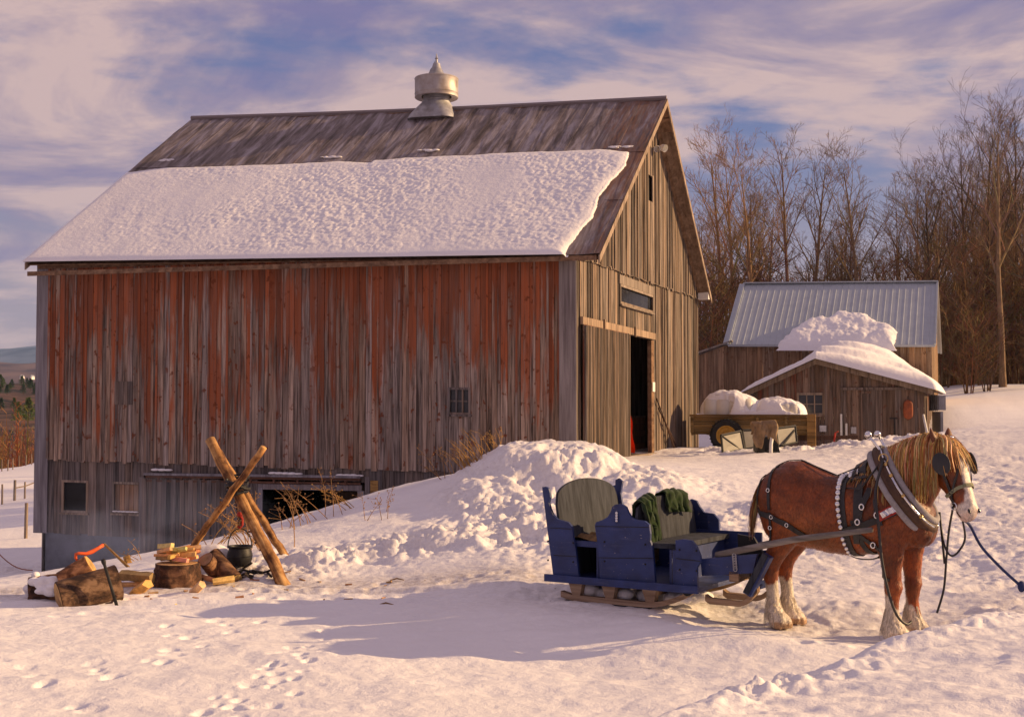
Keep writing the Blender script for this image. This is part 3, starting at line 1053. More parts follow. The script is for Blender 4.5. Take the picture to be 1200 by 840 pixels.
def siding(mb, pos, n, u0, u1, zb, zt, wr=(0.15, 0.26), thick=0.024, holes=(), gap=0.007, jag=0.02, batten=0.0, off=0.0):
    """pos(u, z): place on the wall plane; zb / zt functions of u; holes (ua, ub, za, zb)"""
    cuts = {u0, u1}
    for h in holes: cuts |= {h[0], h[1]}
    cuts = sorted(c for c in cuts if u0 <= c <= u1)
    for a, b in zip(cuts[:-1], cuts[1:]):
        u = a
        while u < b - 1e-4:
            wd = random.uniform(*wr)
            if b - (u + wd) < wr[0] * 0.6: wd = b - u
            e = min(b, u + wd)
            mid = (u + e) / 2
            segs = [(zb(mid) + random.uniform(-jag, jag), None)]
            spans = [(zb(mid) + random.uniform(-jag, jag), None)]
            hs = sorted([(h[2], h[3]) for h in holes if h[0] - 1e-4 <= u and e <= h[1] + 1e-4])
            parts, lo = [], None
            cur = spans[0][0]
            for za, zc in hs:
                if za > cur: parts.append((cur, za, True))
                cur = max(cur, zc)
            parts.append((cur, None, False))
            th = thick * random.uniform(0.75, 1.25)
            col = rc()
            o_ = off + random.uniform(-0.003, 0.003)
            for lo, hi, _ in parts:
                h0 = hi if hi is not None else zt(u)
                h1 = hi if hi is not None else zt(e)
                if min(h0, h1) - lo < 0.02 and max(h0, h1) - lo < 0.02: continue
                h0 = max(h0, lo + 0.001); h1 = max(h1, lo + 0.001)
                x0, x1 = u + gap / 2, e - gap / 2
                q = [pos(x0, lo), pos(x1, lo), pos(x1, h1), pos(x0, h0)]
                vs = [p + n * o_ for p in q] + [p + n * (o_ + th) for p in q]
                mb.add(vs, [(0, 1, 2, 3), (7, 6, 5, 4), (0, 4, 5, 1), (1, 5, 6, 2), (2, 6, 7, 3), (3, 7, 4, 0)], col)
                if batten and random.random() < batten and hi is None:
                    bw = random.uniform(0.035, 0.06)
                    q = [pos(x1 - bw / 2, lo + 0.03), pos(x1 + bw / 2, lo + 0.03), pos(x1 + bw / 2, h1 - 0.02), pos(x1 - bw / 2, h1 - 0.02)]
                    o2 = o_ + th + 0.004
                    vs = [p + n * o2 for p in q] + [p + n * (o2 + 0.02) for p in q]
                    mb.add(vs, [(0, 1, 2, 3), (7, 6, 5, 4), (0, 4, 5, 1), (1, 5, 6, 2), (2, 6, 7, 3), (3, 7, 4, 0)], rc())
            u = e


barn = thing('barn', 'large weathered wooden barn with worn red boards, snowy roof and open sliding door', 'barn', tuple(B(0, 0, 0)))

# roof planes (front slope t from the eave, v0, to the ridge)
V_E, Z_E, V_R, Z_R, V_B, Z_B = -0.40, 5.36, 6.10, 10.02, 12.1, 5.50
def roof_e(v): return 0.62 - 0.20 * max(0.0, (v + 0.4)) / 12.5
def zroof(v):
    return Z_E + (Z_R - Z_E) * (v - V_E) / (V_R - V_E) if v <= V_R else Z_R + (Z_B - Z_R) * (v - V_R) / (V_B - V_R)


# long side
hole_win = (*sorted((side_uz(552, 455)[0], side_uz(527, 455)[0])), side_uz(540, 486)[1], side_uz(540, 455)[1])
patch = (*sorted((side_uz(158, 450)[0], side_uz(137, 450)[0])), side_uz(147, 474)[1], side_uz(147, 447)[1])
sw = MB()
siding(sw, lambda u, z: B(u, 0, z), SN, 0.33, LU - 0.13, lambda u: SEAM + random.uniform(-0.03, 0.02), lambda u: zroof(-0.05) - 0.10,
       (0.09, 0.20), 0.026, [hole_win], 0.009, 0.02, batten=0.30, off=0.045)
sw.build('side_wall', M['side'], barn)
lw = MB()
bw1 = (*sorted((side_uz(104, 562)[0], side_uz(74, 562)[0])), side_uz(89, 601)[1], side_uz(89, 563)[1])
bw2 = (*sorted((side_uz(165, 564)[0], side_uz(133, 564)[0])), side_uz(149, 602)[1], side_uz(149, 565)[1])
u_sl0, u_sl1 = side_uz(170, 560)[0], side_uz(306, 560)[0]      # basement slider
u_op0, u_op1 = side_uz(307, 566)[0], side_uz(426, 566)[0]      # basement opening
z_tr = side_uz(300, 560)[1]
z_opt = side_uz(360, 567)[1]
z_low = side_uz(100, 626)[1]
siding(lw, lambda u, z: B(u, 0, z), SN, u_sl0 + 0.02, LU - 0.13, lambda u: z_low, lambda u: SEAM + 0.1, (0.14, 0.24), 0.022, [bw1, bw2], 0.008, 0.02, off=0.0)
siding(lw, lambda u, z: B(u, 0, z), SN, 0.33, u_op1 - 0.14, lambda u: -0.9, lambda u: SEAM + 0.1, (0.15, 0.26), 0.022, [], 0.008, 0.02, off=0.0)
siding(lw, lambda u, z: B(u, 0, z), SN, u_op1 - 0.14, u_sl0 + 0.02, lambda u: z_tr - 0.02, lambda u: SEAM + 0.1, (0.15, 0.26), 0.022, [], 0.008, 0.01, off=0.0)
lw.build('lower_wall', M['lower'], barn)
fd = MB()
fd.box(B(u_sl0 + 0.03, 0.0, -4.0), BU * (LU - u_sl0 - 0.10), BG * 0.35, Vector((0, 0, 4.0 + z_low + 0.06)))
fd.box(B(LU - 0.42, 0.36, -4.0), BU * 0.35, BG * (LV - 0.4), Vector((0, 0, 4.0 + z_low + 0.06)))
fd.build('foundation', M['concrete'], barn)

# gable
def vz(px, py): return gable_vz(px, py)
v_d0, v_d1 = vz(677, 400)[0], vz(729.5, 400)[0]      # slider
v_o1 = vz(763, 400)[0]                                # end of opening
z_track = vz(720, 388)[1]
z_sill = 1.12
tw = (vz(724, 340)[0], vz(763, 350)[0], vz(724, 356)[1] - 0.02, vz(724, 333)[1])
slot = (vz(756.5, 205)[0], vz(761.5, 205)[0], vz(759, 236)[1], vz(759, 206)[1])
GS0, GS1 = vz(676, 303)[1], vz(815, 350)[1]
def gseam(v): return GS0 + (GS1 - GS0) * v / LV
gw = MB()
siding(gw, lambda v, z: B(0, v, z), GN, 0.02, LV, lambda v: 0.2, lambda v: gseam(v) + 0.12, (0.11, 0.24), 0.024,
       [tw, (v_d0 + 0.15, v_o1, 0.0, z_track - 0.03)], 0.010, 0.02, batten=0.5, off=0.0)
gw.build('gable_wall', M['gable'], barn)
gu = MB()
siding(gu, lambda v, z: B(0, v, z), GN, 0.0, LV + 0.02, lambda v: gseam(v) + random.uniform(-0.03, 0.02),
       lambda v: zroof(v) - 0.10, (0.11, 0.24), 0.024, [slot], 0.010, 0.02, batten=0.5, off=0.05)
gu.build('gable_peak', M['gable'], barn)
bk = MB()
siding(bk, lambda v, z: B(LU, v, z), -GN, 0.0, LV, lambda v: -2.2, lambda v: zroof(v) - 0.1, (0.3, 0.5), 0.025, [], 0.0, 0.0)
siding(bk, lambda u, z: B(u, LV, z), -SN, 0.0, LU, lambda u: -2.2, lambda u: zroof(LV) - 0.12, (0.3, 0.5), 0.025, [], 0.0, 0.0)
bk.build('rear_wall', M['lower'], barn)
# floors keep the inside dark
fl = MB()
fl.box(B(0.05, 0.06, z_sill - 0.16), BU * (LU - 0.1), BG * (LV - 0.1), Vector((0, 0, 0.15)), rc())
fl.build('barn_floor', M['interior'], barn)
sl_ = MB()
sl_.box(B(-0.04, v_d0 + 0.2, z_sill - 0.14), BU * -0.12, BG * (v_o1 - v_d0), Vector((0, 0, 0.15)), rc())
sl_.build('door_sill', M['trim'], barn)

# corner boards
cb = MB()
cb.box(B(-0.03, -0.0, 0.2) + SN * 0.045, BU * 0.36, SN * 0.035, Vector((0, 0, zroof(-0.05) - 0.2 - 0.12)), (0.6, 0.5, 0.3))
cb.build('corner_board', M['corner'], barn)
cb = MB()
cb.box(B(LU - 0.14, 0, z_low) + SN * 0.045, BU * 0.34, SN * 0.03, Vector((0, 0, zroof(-0.05) - z_low - 0.12)), (0.7, 0.5, 0.7))
cb.build('corner_board', M['corner'], barn)

# roof
E_L = 0.30                        # overhang at the far (left) end


def RP(u, v, off=0.0):
    """place on the roof's top plane; off along its normal"""
    if v <= V_R: nrm = (SN * (Z_R - Z_E) + Vector((0, 0, 1)) * (V_R - V_E)).normalized()
    else: nrm = (-SN * (Z_R - Z_B) + Vector((0, 0, 1)) * (V_B - V_R)).normalized()
    return B(u, v, zroof(v)) + nrm * off


rf = MB()
nu, nv = 60, 16
tin_c = lambda u, v: ((u + 1) / 20.0, (v + 1) / 20.0, 0.0)
for (va, vb) in ((V_E, V_R), (V_R, V_B)):
    for layer, (o0) in (('top', 0.0),):
        vs, cs, fs = [], [], []
        for i in range(nv + 1):
            v = va + (vb - va) * i / nv
            for j in range(nu + 1):
                t = j / nu
                u = -roof_e(v) + (LU + E_L + roof_e(v)) * t
                sag = 0.05 * math.sin(t * math.pi) * math.sin(math.pi * (v - V_E) / (V_B - V_E))
                wv = 0.012 * math.sin(u * 7.3 + v) + 0.01 * math.sin(v * 5 + u * 2)
                vs.append(RP(u, v, o0 - sag + wv)); cs.append(tin_c(u, v))
        for i in range(nv):
            for j in range(nu):
                a = i * (nu + 1) + j
                fs.append((a, a + 1, a + nu + 2, a + nu + 1))
        rf.add(vs, fs, cs)
# standing seams and lap lines
for (va, vb) in ((V_E, V_R),):
    u = -0.5
    while u < LU + 0.2:
        vs = []
        p, q = RP(u, va + 0.02, 0.012), RP(u, vb - 0.02, 0.012)
        d = BU * 0.018
        b_ = len(rf.v)
        m_ = RP(u, (va + vb) / 2, -0.05 * math.sin(math.pi * (u + 0.6) / 13) * 0.6 + 0.014)
        rf.tube([p, m_, q], 0.0035, 4, [tin_c(u, va), tin_c(u, 3), tin_c(u, vb)], True)
        u += 0.62
    for v in (1.55, 3.55):
        pts = [RP(u, v, 0.004 - 0.05 * math.sin(math.pi * (u + .6) / 13) * math.sin(math.pi * (v - V_E) / (V_B - V_E))) for u in np.linspace(-0.58, LU + 0.28, 24)]
        rf.tube(pts, 0.010, 4, [tin_c(u_, v + .1) for u_ in np.linspace(-0.58, LU + 0.28, 24)])
rf.tube([RP(u, V_R, 0.02 - 0.05 * math.sin(math.pi * (u + .6) / 13)) for u in np.linspace(-0.5, LU + 0.28, 24)], 0.06, 6, tin_c(3, 6))
rf.build('roof', M['tin'], barn, fixn=False)

sf = MB()                          # boards under the tin, seen at the overhangs
for (va, vb) in ((V_E, V_R), (V_R, V_B)):
    k = 14
    for i in range(k):
        a = va + (vb - va) * (i + 0.03) / k; b = va + (vb - va) * (i + 0.97) / k
        col = rc()
        for (ua, ub) in ((0.3, None), (None, None)):
            pass
        q = [RP(-roof_e(a) + 0.03, a, -0.09), RP(LU + E_L - 0.03, a, -0.09), RP(LU + E_L - 0.03, b, -0.09), RP(-roof_e(b) + 0.03, b, -0.09)]
        q2 = [RP(-roof_e(a) + 0.03, a, -0.115), RP(LU + E_L - 0.03, a, -0.115), RP(LU + E_L - 0.03, b, -0.115), RP(-roof_e(b) + 0.03, b, -0.115)]
        sf.add(q2 + q, [(0, 1, 2, 3), (7, 6, 5, 4), (0, 4, 5, 1), (1, 5, 6, 2), (2, 6, 7, 3), (3, 7, 4, 0)], col)
for (va, vb) in ((V_E, V_R), (V_R, V_B)):
    for j in range(3):
        N = 6
        for i in range(N):
            a = va + (vb - va) * i / N; b = va + (vb - va) * (i + 1) / N
            f0, f1 = 0.05 + 0.30 * j, 0.05 + 0.30 * j + 0.285
            ea, eb_ = roof_e(a), roof_e(b)
            if i == 0: colj = rc()
            q = [RP(-ea * (1 - f0), a, -0.118), RP(-ea * (1 - f1), a, -0.118), RP(-eb_ * (1 - f1), b, -0.118), RP(-eb_ * (1 - f0), b, -0.118)]
            q2 = [p - Vector((0, 0, .02)) for p in q]
            sf.add(q2 + q, [(0, 1, 2, 3), (7, 6, 5, 4), (0, 4, 5, 1), (2, 6, 7, 3)], colj)
sf.build('soffit', M['soffit'], barn)
def rake(ufun, name, wid=0.16):
    for (va, vb) in ((V_E - 0.02, V_R), (V_R, V_B)):
        rk = MB()
        N = 8
        for i in range(N):
            a = va + (vb - va) * i / N; b = va + (vb - va) * (i + 1) / N
            p0, p1 = RP(ufun(a), a, -0.02), RP(ufun(b), b, -0.02)
            rk.box(p0, p1 - p0, GN * 0.03, Vector((0, 0, -wid)), (0.75, 0.5, 0.4))
        rk.build('rake_board', M['trim'], barn)
rake(lambda v: -roof_e(v) + 0.02, 'rake')
rake(lambda v: LU + E_L - 0.05, 'rake')
fa = MB()
fa.box(RP(-0.55, V_E, -0.03), BU * (LU + 0.75), BG * 0.03, Vector((0, 0, -0.10)), (0.5, 0.5, 0.2))
fa.box(B(0.02, -0.02, zroof(-0.05) - 0.2) + SN * 0.075, BU * (LU + 0.12), SN * 0.05, Vector((0, 0, 0.09)), (0.4, 0.5, 0.2))
fa.build('eave_board', M['soffit'], barn)
eb = MB()
p = at(818, 346, 37.3)
eb.box(p + Vector((0, 0, -0.12)), GN * 0.30, BG * 0.2, Vector((0, 0, 0.20)))
eb.build('eave_block', M['whitepaint'], barn)

# snow on the roof
def roof_uv(px, py):
    n = (SN * (Z_R - Z_E) + Vector((0, 0, 1)) * (V_R - V_E)).normalized()
    nn = (RP(0, 1) - RP(0, 0)).cross(RP(5, 0) - RP(0, 0)).normalized()
    p = on_plane(px, py, RP(0, 0), nn)
    d = p - BN
    det = BU.x * BG.y - BU.y * BG.x
    u = (d.x * BG.y - d.y * BG.x) / det
    v = (BU.x * d.y - BU.y * d.x) / det
    return u, v


_edge_top = [roof_uv(*q) for q in [(740, 179), (700, 176), (640, 178), (560, 181), (500, 184), (440, 187), (436, 190), (400, 188), (330, 193), (270, 195), (200, 197), (148, 204), (100, 207)]]
_edge_right = [roof_uv(*q) for q in [(738, 178), (733, 195), (716, 212), (703, 232), (694, 256), (680, 272), (672, 284), (664, 294)]]
_et = np.array(sorted(_edge_top)); _er = np.array(sorted(_edge_right, key=lambda t: t[1]))


def roof_snow():
    nu, nv = 640, 240
    us = np.linspace(-0.62, LU + E_L - 0.04, nu); vs_ = np.linspace(V_E - 0.06, 4.9, nv)
    Ug, Vg = np.meshgrid(us, vs_)
    top = np.interp(Ug, _et[:, 0], _et[:, 1]); right = np.interp(Vg, _er[:, 1], _er[:, 0])
    wob = 0.06 * fbm(Ug * 1.9, Vg * 1.9, 4, 4)
    dt = (top - Vg) + 0.8 * wob; dr = (Ug - right) + 1.0 * wob
    dl = (LU + E_L - 0.02 - Ug); db = (Vg - V_E + 0.075)
    d = np.minimum(np.minimum(dt, dr * 0.9), np.minimum(dl * 1.4, db * 1.7))
    th = 0.085 * (1 - np.exp(-np.clip(d, 0, 9) / 0.07))
    rip = fbm(Ug * 4.2 + Vg * 2.0, Vg * 8.5 - Ug * 2.0, 12, 3) * 0.012 + 0.019 * fbm(Ug * 13 + Vg * 6, Vg * 17.0 - Ug * 3, 15, 2)
    soft = np.clip((LU - Ug) / 2.0, 0.25, 1) * np.clip((db - 0.05) / 0.3, 0.1, 1)
    th = th + np.where(d > 0.05, rip * soft * np.clip(.75 + 1.1 * fbm(Ug * .45, Vg * .5, 44, 3), .15, 1.35) * np.clip(d / 0.3, 0, 1) + .03 * fbm(Ug * .7, Vg * .6, 47, 3), 0)
    n = (RP(5, 0) - RP(0, 0)).cross(RP(0, 1) - RP(0, 0)).normalized()
    if n.z < 0: n = -n
    sag = 0.05 * np.sin((Ug + .6) / 13 * np.pi) * np.sin(np.pi * (Vg - V_E) / (V_B - V_E))
    base = np.array(BN)[None, None, :] + Ug[..., None] * np.array(BU) + Vg[..., None] * np.array(BG)
    base[..., 2] += Z_E + (Z_R - Z_E) * (Vg - V_E) / (V_R - V_E) + TILT * Ug
    P = base + np.array(n) * (np.where(d > 0, th, 0.0) - sag + 0.0 + np.where(d > 0, 0.012, -0.03))[..., None]
    keep = d > -0.06
    idx = -np.ones(d.shape, int)
    fs = []
    mb = MB()
    vid = {}
    order = []
    fk = keep[:-1, :-1] & keep[1:, :-1] & keep[:-1, 1:] & keep[1:, 1:]
    ii, jj = np.nonzero(fk)
    used = np.zeros(d.shape, bool)
    used[ii, jj] = used[ii + 1, jj] = used[ii, jj + 1] = used[ii + 1, jj + 1] = True
    idx[used] = np.arange(used.sum())
    mb.v = [tuple(p) for p in P[used]]
    mb.c = [(1, 1, 1)] * len(mb.v)
    mb.f = [(idx[a, b], idx[a, b + 1], idx[a + 1, b + 1], idx[a + 1, b]) for a, b in zip(ii.tolist(), jj.tolist())]
    mb.f = [tuple(int(k) for k in f[::-1]) for f in mb.f]
    o = mb.build('roof_snow', M['snowcap'], barn, smooth=True)
    # scraps stranded on the tin
    for (px, py, L) in ((385, 184, 0.5), (727, 172, 0.45), (500, 176, 0.5), (196, 188, 0.3)):
        sc = MB(); u, v = roof_uv(px, py)
        for k in range(9):
            sc.sphere(RP(u + random.uniform(-L, L) * 0.6, v + random.uniform(-.03, .03), -0.01), random.uniform(.04, .08), 8, 5, (1, 1, 1), (random.uniform(1, 2), 0.7, random.uniform(.25, .5)))
        sc.build('snow_scrap', M['snowcap'], barn, smooth=True)


roof_snow()

# ventilator on the ridge
vu, vv = 5.55, V_R
vc = B(vu, vv, 0)
vz0 = zroof(vv) + TILT * vu
def vz_(py): return hz_(py, vc.y) - vc.z
vb_ = MB()
rs = []
for (s, r, z) in ((1.0, 0.62, vz_(140)), (1.0, 0.56, vz_(134)), (0.6, 0.45, vz_(125)), (0.2, 0.37, vz_(119)), (0.0, 0.335, vz_(116)), (0, 0.335, vz_(104))):
    ring = []
    for k in range(32):
        a = 2 * math.pi * k / 32
        ca, sa = math.cos(a), math.sin(a)
        m_ = 1 / max(abs(ca), abs(sa))
        rr = r * (1 * (1 - s) + s * min(m_, 1.25))
        ring.append(Vector((vc.x, vc.y, vc.z + z)) + BU * (ca * rr) + BG * (sa * rr))
    rs.append(ring)
vb_.rings(rs, (1, 1, 1), True)
vb_.lathe([(0.345, vz_(116)), (0.355, vz_(115.3)), (0.345, vz_(114.6))], vc, 32)
vent = vb_.build('ventilator', M['galv'], barn, smooth=True, fixn=True, angle=50)
vd = MB()
vd.lathe([(0.40, vz_(111)), (0.56, vz_(112.5)), (0.572, vz_(112)), (0.572, vz_(108)), (0.578, vz_(107.5)), (0.572, vz_(107)), (0.572, vz_(91)), (0.582, vz_(90)), (0.57, vz_(89)), (0.30, vz_(86.5))], vc, 40)
vd.build('drum', M['galv_rust'], vent, smooth=True, angle=40)
vk = MB()
vk.lathe([(0.31, vz_(87.2)), (0.20, vz_(83)), (0.13, vz_(77)), (0.09, vz_(71)), (0.035, vz_(70)), (0.028, vz_(66)), (0.05, vz_(65)), (0.028, vz_(64)), (0.008, vz_(59))], vc, 20)
vk.build('cone', M['galv'], vent, smooth=True, angle=40)
vf = MB()                            # torn fins beside the cone
for a, h in ((2.6, 0.42), (3.3, 0.34), (0.3, 0.30)):
    d = Vector((math.cos(a), math.sin(a) * 0.6, 0))
    p = vc + Vector((0, 0, vz_(86)))
    vf.prism([(0.02, 0), (0.27, 0), (0.20, h * 0.25), (0.16, h * 0.55), (0.10, h * 0.6), (0.06, h)], lambda x, z, t, p=p, d=d: p + d * x + Vector((0, 0, z)) + d.cross(Vector((0, 0, 1))) * t, -0.008, 0.008)
vf.build('fin', M['galv'], vent)

# windows of the long side
def frame_rect(mb, pos, n, a, b, za, zb, w_, t_, off, col=None):
    """four mitred-free frame pieces round an opening"""
    def pc(u0, u1, z0, z1):
        q = [pos(u0, z0), pos(u1, z0), pos(u1, z1), pos(u0, z1)]
        vs = [p + n * off for p in q] + [p + n * (off + t_) for p in q]
        mb.add(vs, [(0, 1, 2, 3), (7, 6, 5, 4), (0, 4, 5, 1), (1, 5, 6, 2), (2, 6, 7, 3), (3, 7, 4, 0)], col or rc())
    pc(a - w_, a, za - w_, zb + w_); pc(b, b + w_, za - w_, zb + w_)
    pc(a, b, zb, zb + w_); pc(a, b, za - w_, za)


def pane_rect(mb, pos, n, a, b, za, zb, off, t_=0.01, col=(1, 1, 1)):
    q = [pos(a, za), pos(b, za), pos(b, zb), pos(a, zb)]
    vs = [p + n * off for p in q] + [p + n * (off + t_) for p in q]
    mb.add(vs, [(0, 1, 2, 3), (7, 6, 5, 4), (0, 4, 5, 1), (1, 5, 6, 2), (2, 6, 7, 3), (3, 7, 4, 0)], col)


spos = lambda u, z: B(u, 0, z)
gpos = lambda v, z: B(0, v, z)
def window(pos, n, a, b, za, zb, nx, ny, off, fm, pm=None, fw=0.05, label=None, parent=barn, name='window'):
    f = MB()
    frame_rect(f, pos, n, a, b, za, zb, fw, 0.035, off)
    iw = 0.018
    for i in range(1, nx):
        u = a + (b - a) * i / nx
        pane_rect(f, pos, n, u - iw, u + iw, za, zb, off - 0.02, 0.03, rc())
    for i in range(1, ny):
        z = za + (zb - za) * i / ny
        pane_rect(f, pos, n, a, b, z - iw, z + iw, off - 0.022, 0.03, rc())
    fo = f.build(name, fm, parent)
    if label: fo['label'] = label
    g = MB()
    pane_rect(g, pos, n, a, b, za, zb, off - 0.04, 0.008)
    g.build('pane', pm or M['glass'], fo)
    s = MB()
    q = [pos(a - 0.07, za - fw - 0.04), pos(b + 0.07, za - fw - 0.04), pos(b + 0.07, za - fw), pos(a - 0.07, za - fw)]
    vs = [p + n * (off - 0.01) for p in q] + [p + n * (off + 0.07) for p in q]
    s.add(vs, [(0, 1, 2, 3), (7, 6, 5, 4), (0, 4, 5, 1), (1, 5, 6, 2), (2, 6, 7, 3), (3, 7, 4, 0)], rc())
    s.build('sill', fm, fo)
    return fo


window(spos, SN, hole_win[0] + 0.03, hole_win[1] - 0.03, hole_win[2] + 0.05, hole_win[3] - 0.03, 3, 2, 0.06, M['lower'], label='small six pane window high in the long side', fw=0.045)
w1 = window(spos, SN, bw1[0] + 0.04, bw1[1] - 0.04, bw1[2] + 0.06, bw1[3] - 0.04, 1, 1, 0.01, M['trim'], M['deep'], label='empty dark basement window nearest the corner', fw=0.05)  # its black pane stands in for the shade of the open hole
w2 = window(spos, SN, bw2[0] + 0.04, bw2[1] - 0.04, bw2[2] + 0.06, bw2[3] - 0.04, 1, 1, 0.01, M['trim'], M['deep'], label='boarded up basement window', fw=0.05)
bd = MB()
k = 5
for i in range(k):
    a = bw2[0] + 0.05 + (bw2[1] - bw2[0] - 0.1) * i / k
    pane_rect(bd, spos, SN, a + 0.004, a + (bw2[1] - bw2[0] - 0.1) / k - 0.004, bw2[2] + 0.07, bw2[3] - 0.05, -0.012 + 0.006 * (i % 2), 0.02, rc())
bd.build('boarding', M['board_up'], w2)
ss = MB()
for i in range(6): ss.sphere(B(bw2[0] + 0.08 + i * (bw2[1] - bw2[0] - 0.16) / 5, 0, bw2[2] + 0.055) + SN * 0.05, 0.05, 8, 5, (1, 1, 1), (1.4, 0.8, 0.35))
ss.build('snow_scrap', M['snowcap'], w2, smooth=True)
pt = MB()
for i in range(4):
    a = patch[0] + (patch[1] - patch[0]) * i / 4
    pane_rect(pt, spos, SN, a + 0.004, a + (patch[1] - patch[0]) / 4 - 0.004, patch[2], patch[3], 0.078 + 0.004 * (i % 2), 0.02, rc())
pt.build('patch_boards', M['lower'], barn)

# transom window and slot in the gable
window(gpos, GN, tw[0] + 0.06, tw[1] - 0.06, tw[2] + 0.08, tw[3] - 0.05, 1, 1, 0.03, M['trim'], label='long transom window above the sliding door', fw=0.06)
th_ = MB()
for i in range(14):
    v = tw[0] + 0.1 + (tw[1] - tw[0] - 0.2) * i / 13
    pane_rect(th_, gpos, GN, v - 0.012, v + 0.012, tw[2] + 0.09, tw[3] - 0.06, -0.030, 0.008, rc())
th_.build('slat_screen', M['trim'], barn)
hd = MB()
pane_rect(hd, gpos, GN, tw[0] - 0.05, tw[1] + 0.05, tw[3] + 0.015, tw[3] + 0.22, 0.034, 0.03, rc())
hd.build('transom_header', M['trim'], barn)
sv = MB()
pane_rect(sv, gpos, GN, slot[0] - 0.05, slot[1] + 0.05, slot[2] - 0.05, slot[3] + 0.05, -0.02, 0.01)
sv.build('vent_slot_shade', M['deep'], barn)  # black sheet painted in for the shade behind the slot
fl_ = MB()
p = at(764, 174, B(0, vz(764, 174)[0], 0).y - 0.15)
fl_.tube([p - GN * 0.02, p + GN * 0.22], 0.025, 6)
fl_.lathe([(0.03, 0), (0.09, 0.1), (0.10, 0.2)], p + GN * 0.20 + Vector((0, 0, 0.03)), 12, axis=(0.6, -0.6, -0.35))
fl_.lathe([(0.03, 0), (0.08, 0.1), (0.09, 0.16)], p + GN * 0.20, 12, axis=(-0.5, -0.7, -0.35))
fl_.build('floodlight', M['whitepaint'], barn)

# sliding door of the gable
dr = MB()
siding(dr, gpos, GN, v_d0, v_d1, lambda v: z_sill - 0.02, lambda v: z_track - 0.02, (0.14, 0.17), 0.025, [], 0.004, 0.015, batten=0.0, off=0.11)
drb = dr; dr = MB()
v = v_d0 + 0.04
while v < v_d1 - 0.02:
    pane_rect(dr, gpos, GN, v - 0.030, v + 0.030, z_sill, z_track - 0.04, 0.145, 0.045, rc())
    v += 0.115
pane_rect(dr, gpos, GN, v_d1 - 0.07, v_d1, z_sill, z_track - 0.02, 0.142, 0.03, (0.9, 0.5, 0.3))
dro = dr.build('sliding_door', M['gable'], barn); dro['label'] = 'ribbed board sliding door pushed half open'
drb.build('backing_boards', M['shed'], dro)  # darker wood here paints in the shade between the ribs
tk = MB()
v0_, v1_ = v_d0 + 0.02, v_o1 + 0.05
tk.box(B(0, v0_, z_track - 0.02) + GN * 0.05, BG * (v1_ - v0_), GN * 0.06, Vector((0, 0, 0.16)), (0.8, 0.4, 0.1))
for f_ in (0.24, 0.66):
    tk.box(B(0, v0_ + (v1_ - v0_) * f_, z_track - 0.06) + GN * 0.11, BG * 0.07, GN * 0.04, Vector((0, 0, 0.24)), (0.1, 0.4, 0.0))
tk.build('door_track', M['trim'], barn)
jb = MB()
jb.box(B(0.02, v_o1 - 0.30, z_sill), BG * 0.26, -BU * 0.10, Vector((0, 0, z_track - z_sill - 0.05)), (0.3, 0.5, 0.0))
jb.build('door_jamb', M['soffit'], barn)
pn = MB()
p = B(-0.10, v_o1 - 0.27, hz_(459, B(0, v_o1, 0).y))
pn.box(p, BG * 0.2, -BU * 0.012 + BG * 0.02, Vector((0, 0.0, 0.24)))
pn.build('paper_notice', M['whitepaint'], barn)

# basement slider, its rail and the opening
sd = MB()
u = u_op0 * 0 + side_uz(304, 560)[0]
u_end = u_sl0 + 0.10
zt_ = z_tr - 0.05
while u < u_end - 0.05:
    e = min(u_end, u + random.uniform(0.20, 0.26))
    pane_rect(sd, spos, SN, u + 0.004, e - 0.004, -2.4, zt_ + random.uniform(-0.02, 0.02), 0.06, 0.025, rc())
    if e < u_end: pane_rect(sd, spos, SN, e - 0.05, e + 0.05, -2.4, zt_ - 0.03, 0.089, 0.022, rc())
    u = e
sd.build('basement_door', M['lower'], barn)
rl = MB()
ra, rb = side_uz(424, 556)[0], side_uz(174, 556)[0]
rl.box(B(ra, 0, z_tr + 0.02) + SN * 0.03, BU * (rb - ra), SN * 0.10, Vector((0, 0, 0.05)), rc())
rl.box(B(ra, 0, z_tr - 0.07) + SN * 0.05, BU * (rb - ra), SN * 0.05, Vector((0, 0, 0.045)), rc())
u = ra + 0.3
while u < rb:
    rl.box(B(u, 0, z_tr - 0.09) + SN * 0.105, BU * 0.05, SN * 0.02, Vector((0, 0, 0.14)), rc())
    u += 0.55
rl.build('basement_rail', M['rustrail'], barn)
ld = MB()
ld.box(B(ra - 0.02, 0, z_tr + 0.075) + SN * 0.02, BU * (rb - ra + 0.04), SN * 0.16, Vector((0, 0, 0.05)), rc())
ld.box(B(u_op1 * 0 + ra - 0.02, 0, z_tr - 0.20) + SN * 0.025, BU * (side_uz(300, 566)[0] - ra), SN * 0.05, Vector((0, 0, 0.12)), rc())
pxs = side_uz(421, 580)[0]
ld.box(B(pxs - 0.14, 0, -1.6) + SN * 0.03, BU * 0.15, SN * 0.06, Vector((0, 0, z_tr - 0.2 + 1.6)), rc())
pxs = side_uz(427, 580)[0]
ld.box(B(pxs - 0.13, 0, -1.6) + SN * 0.02, BU * 0.10, SN * 0.03, Vector((0, 0, z_tr + 0.1 + 1.6)), rc())
pxs = side_uz(301, 580)[0]
ld.box(B(pxs - 0.16, 0, -1.6) + SN * 0.03, BU * 0.2, SN * 0.05, Vector((0, 0, z_tr - 0.2 + 1.6)), rc())
ld.build('basement_frame', M['corner'], barn)
ys = MB()
a_, z_ = side_uz(439, 586)
ys.box(B(a_ - 0.09, 0, z_ - 0.3) + SN * 0.03, BU * 0.17, SN * 0.02, Vector((0, 0, 0.72)), (0.9, 0.4, 0.0))
ys.build('plywood_scrap', M['cart'], barn)
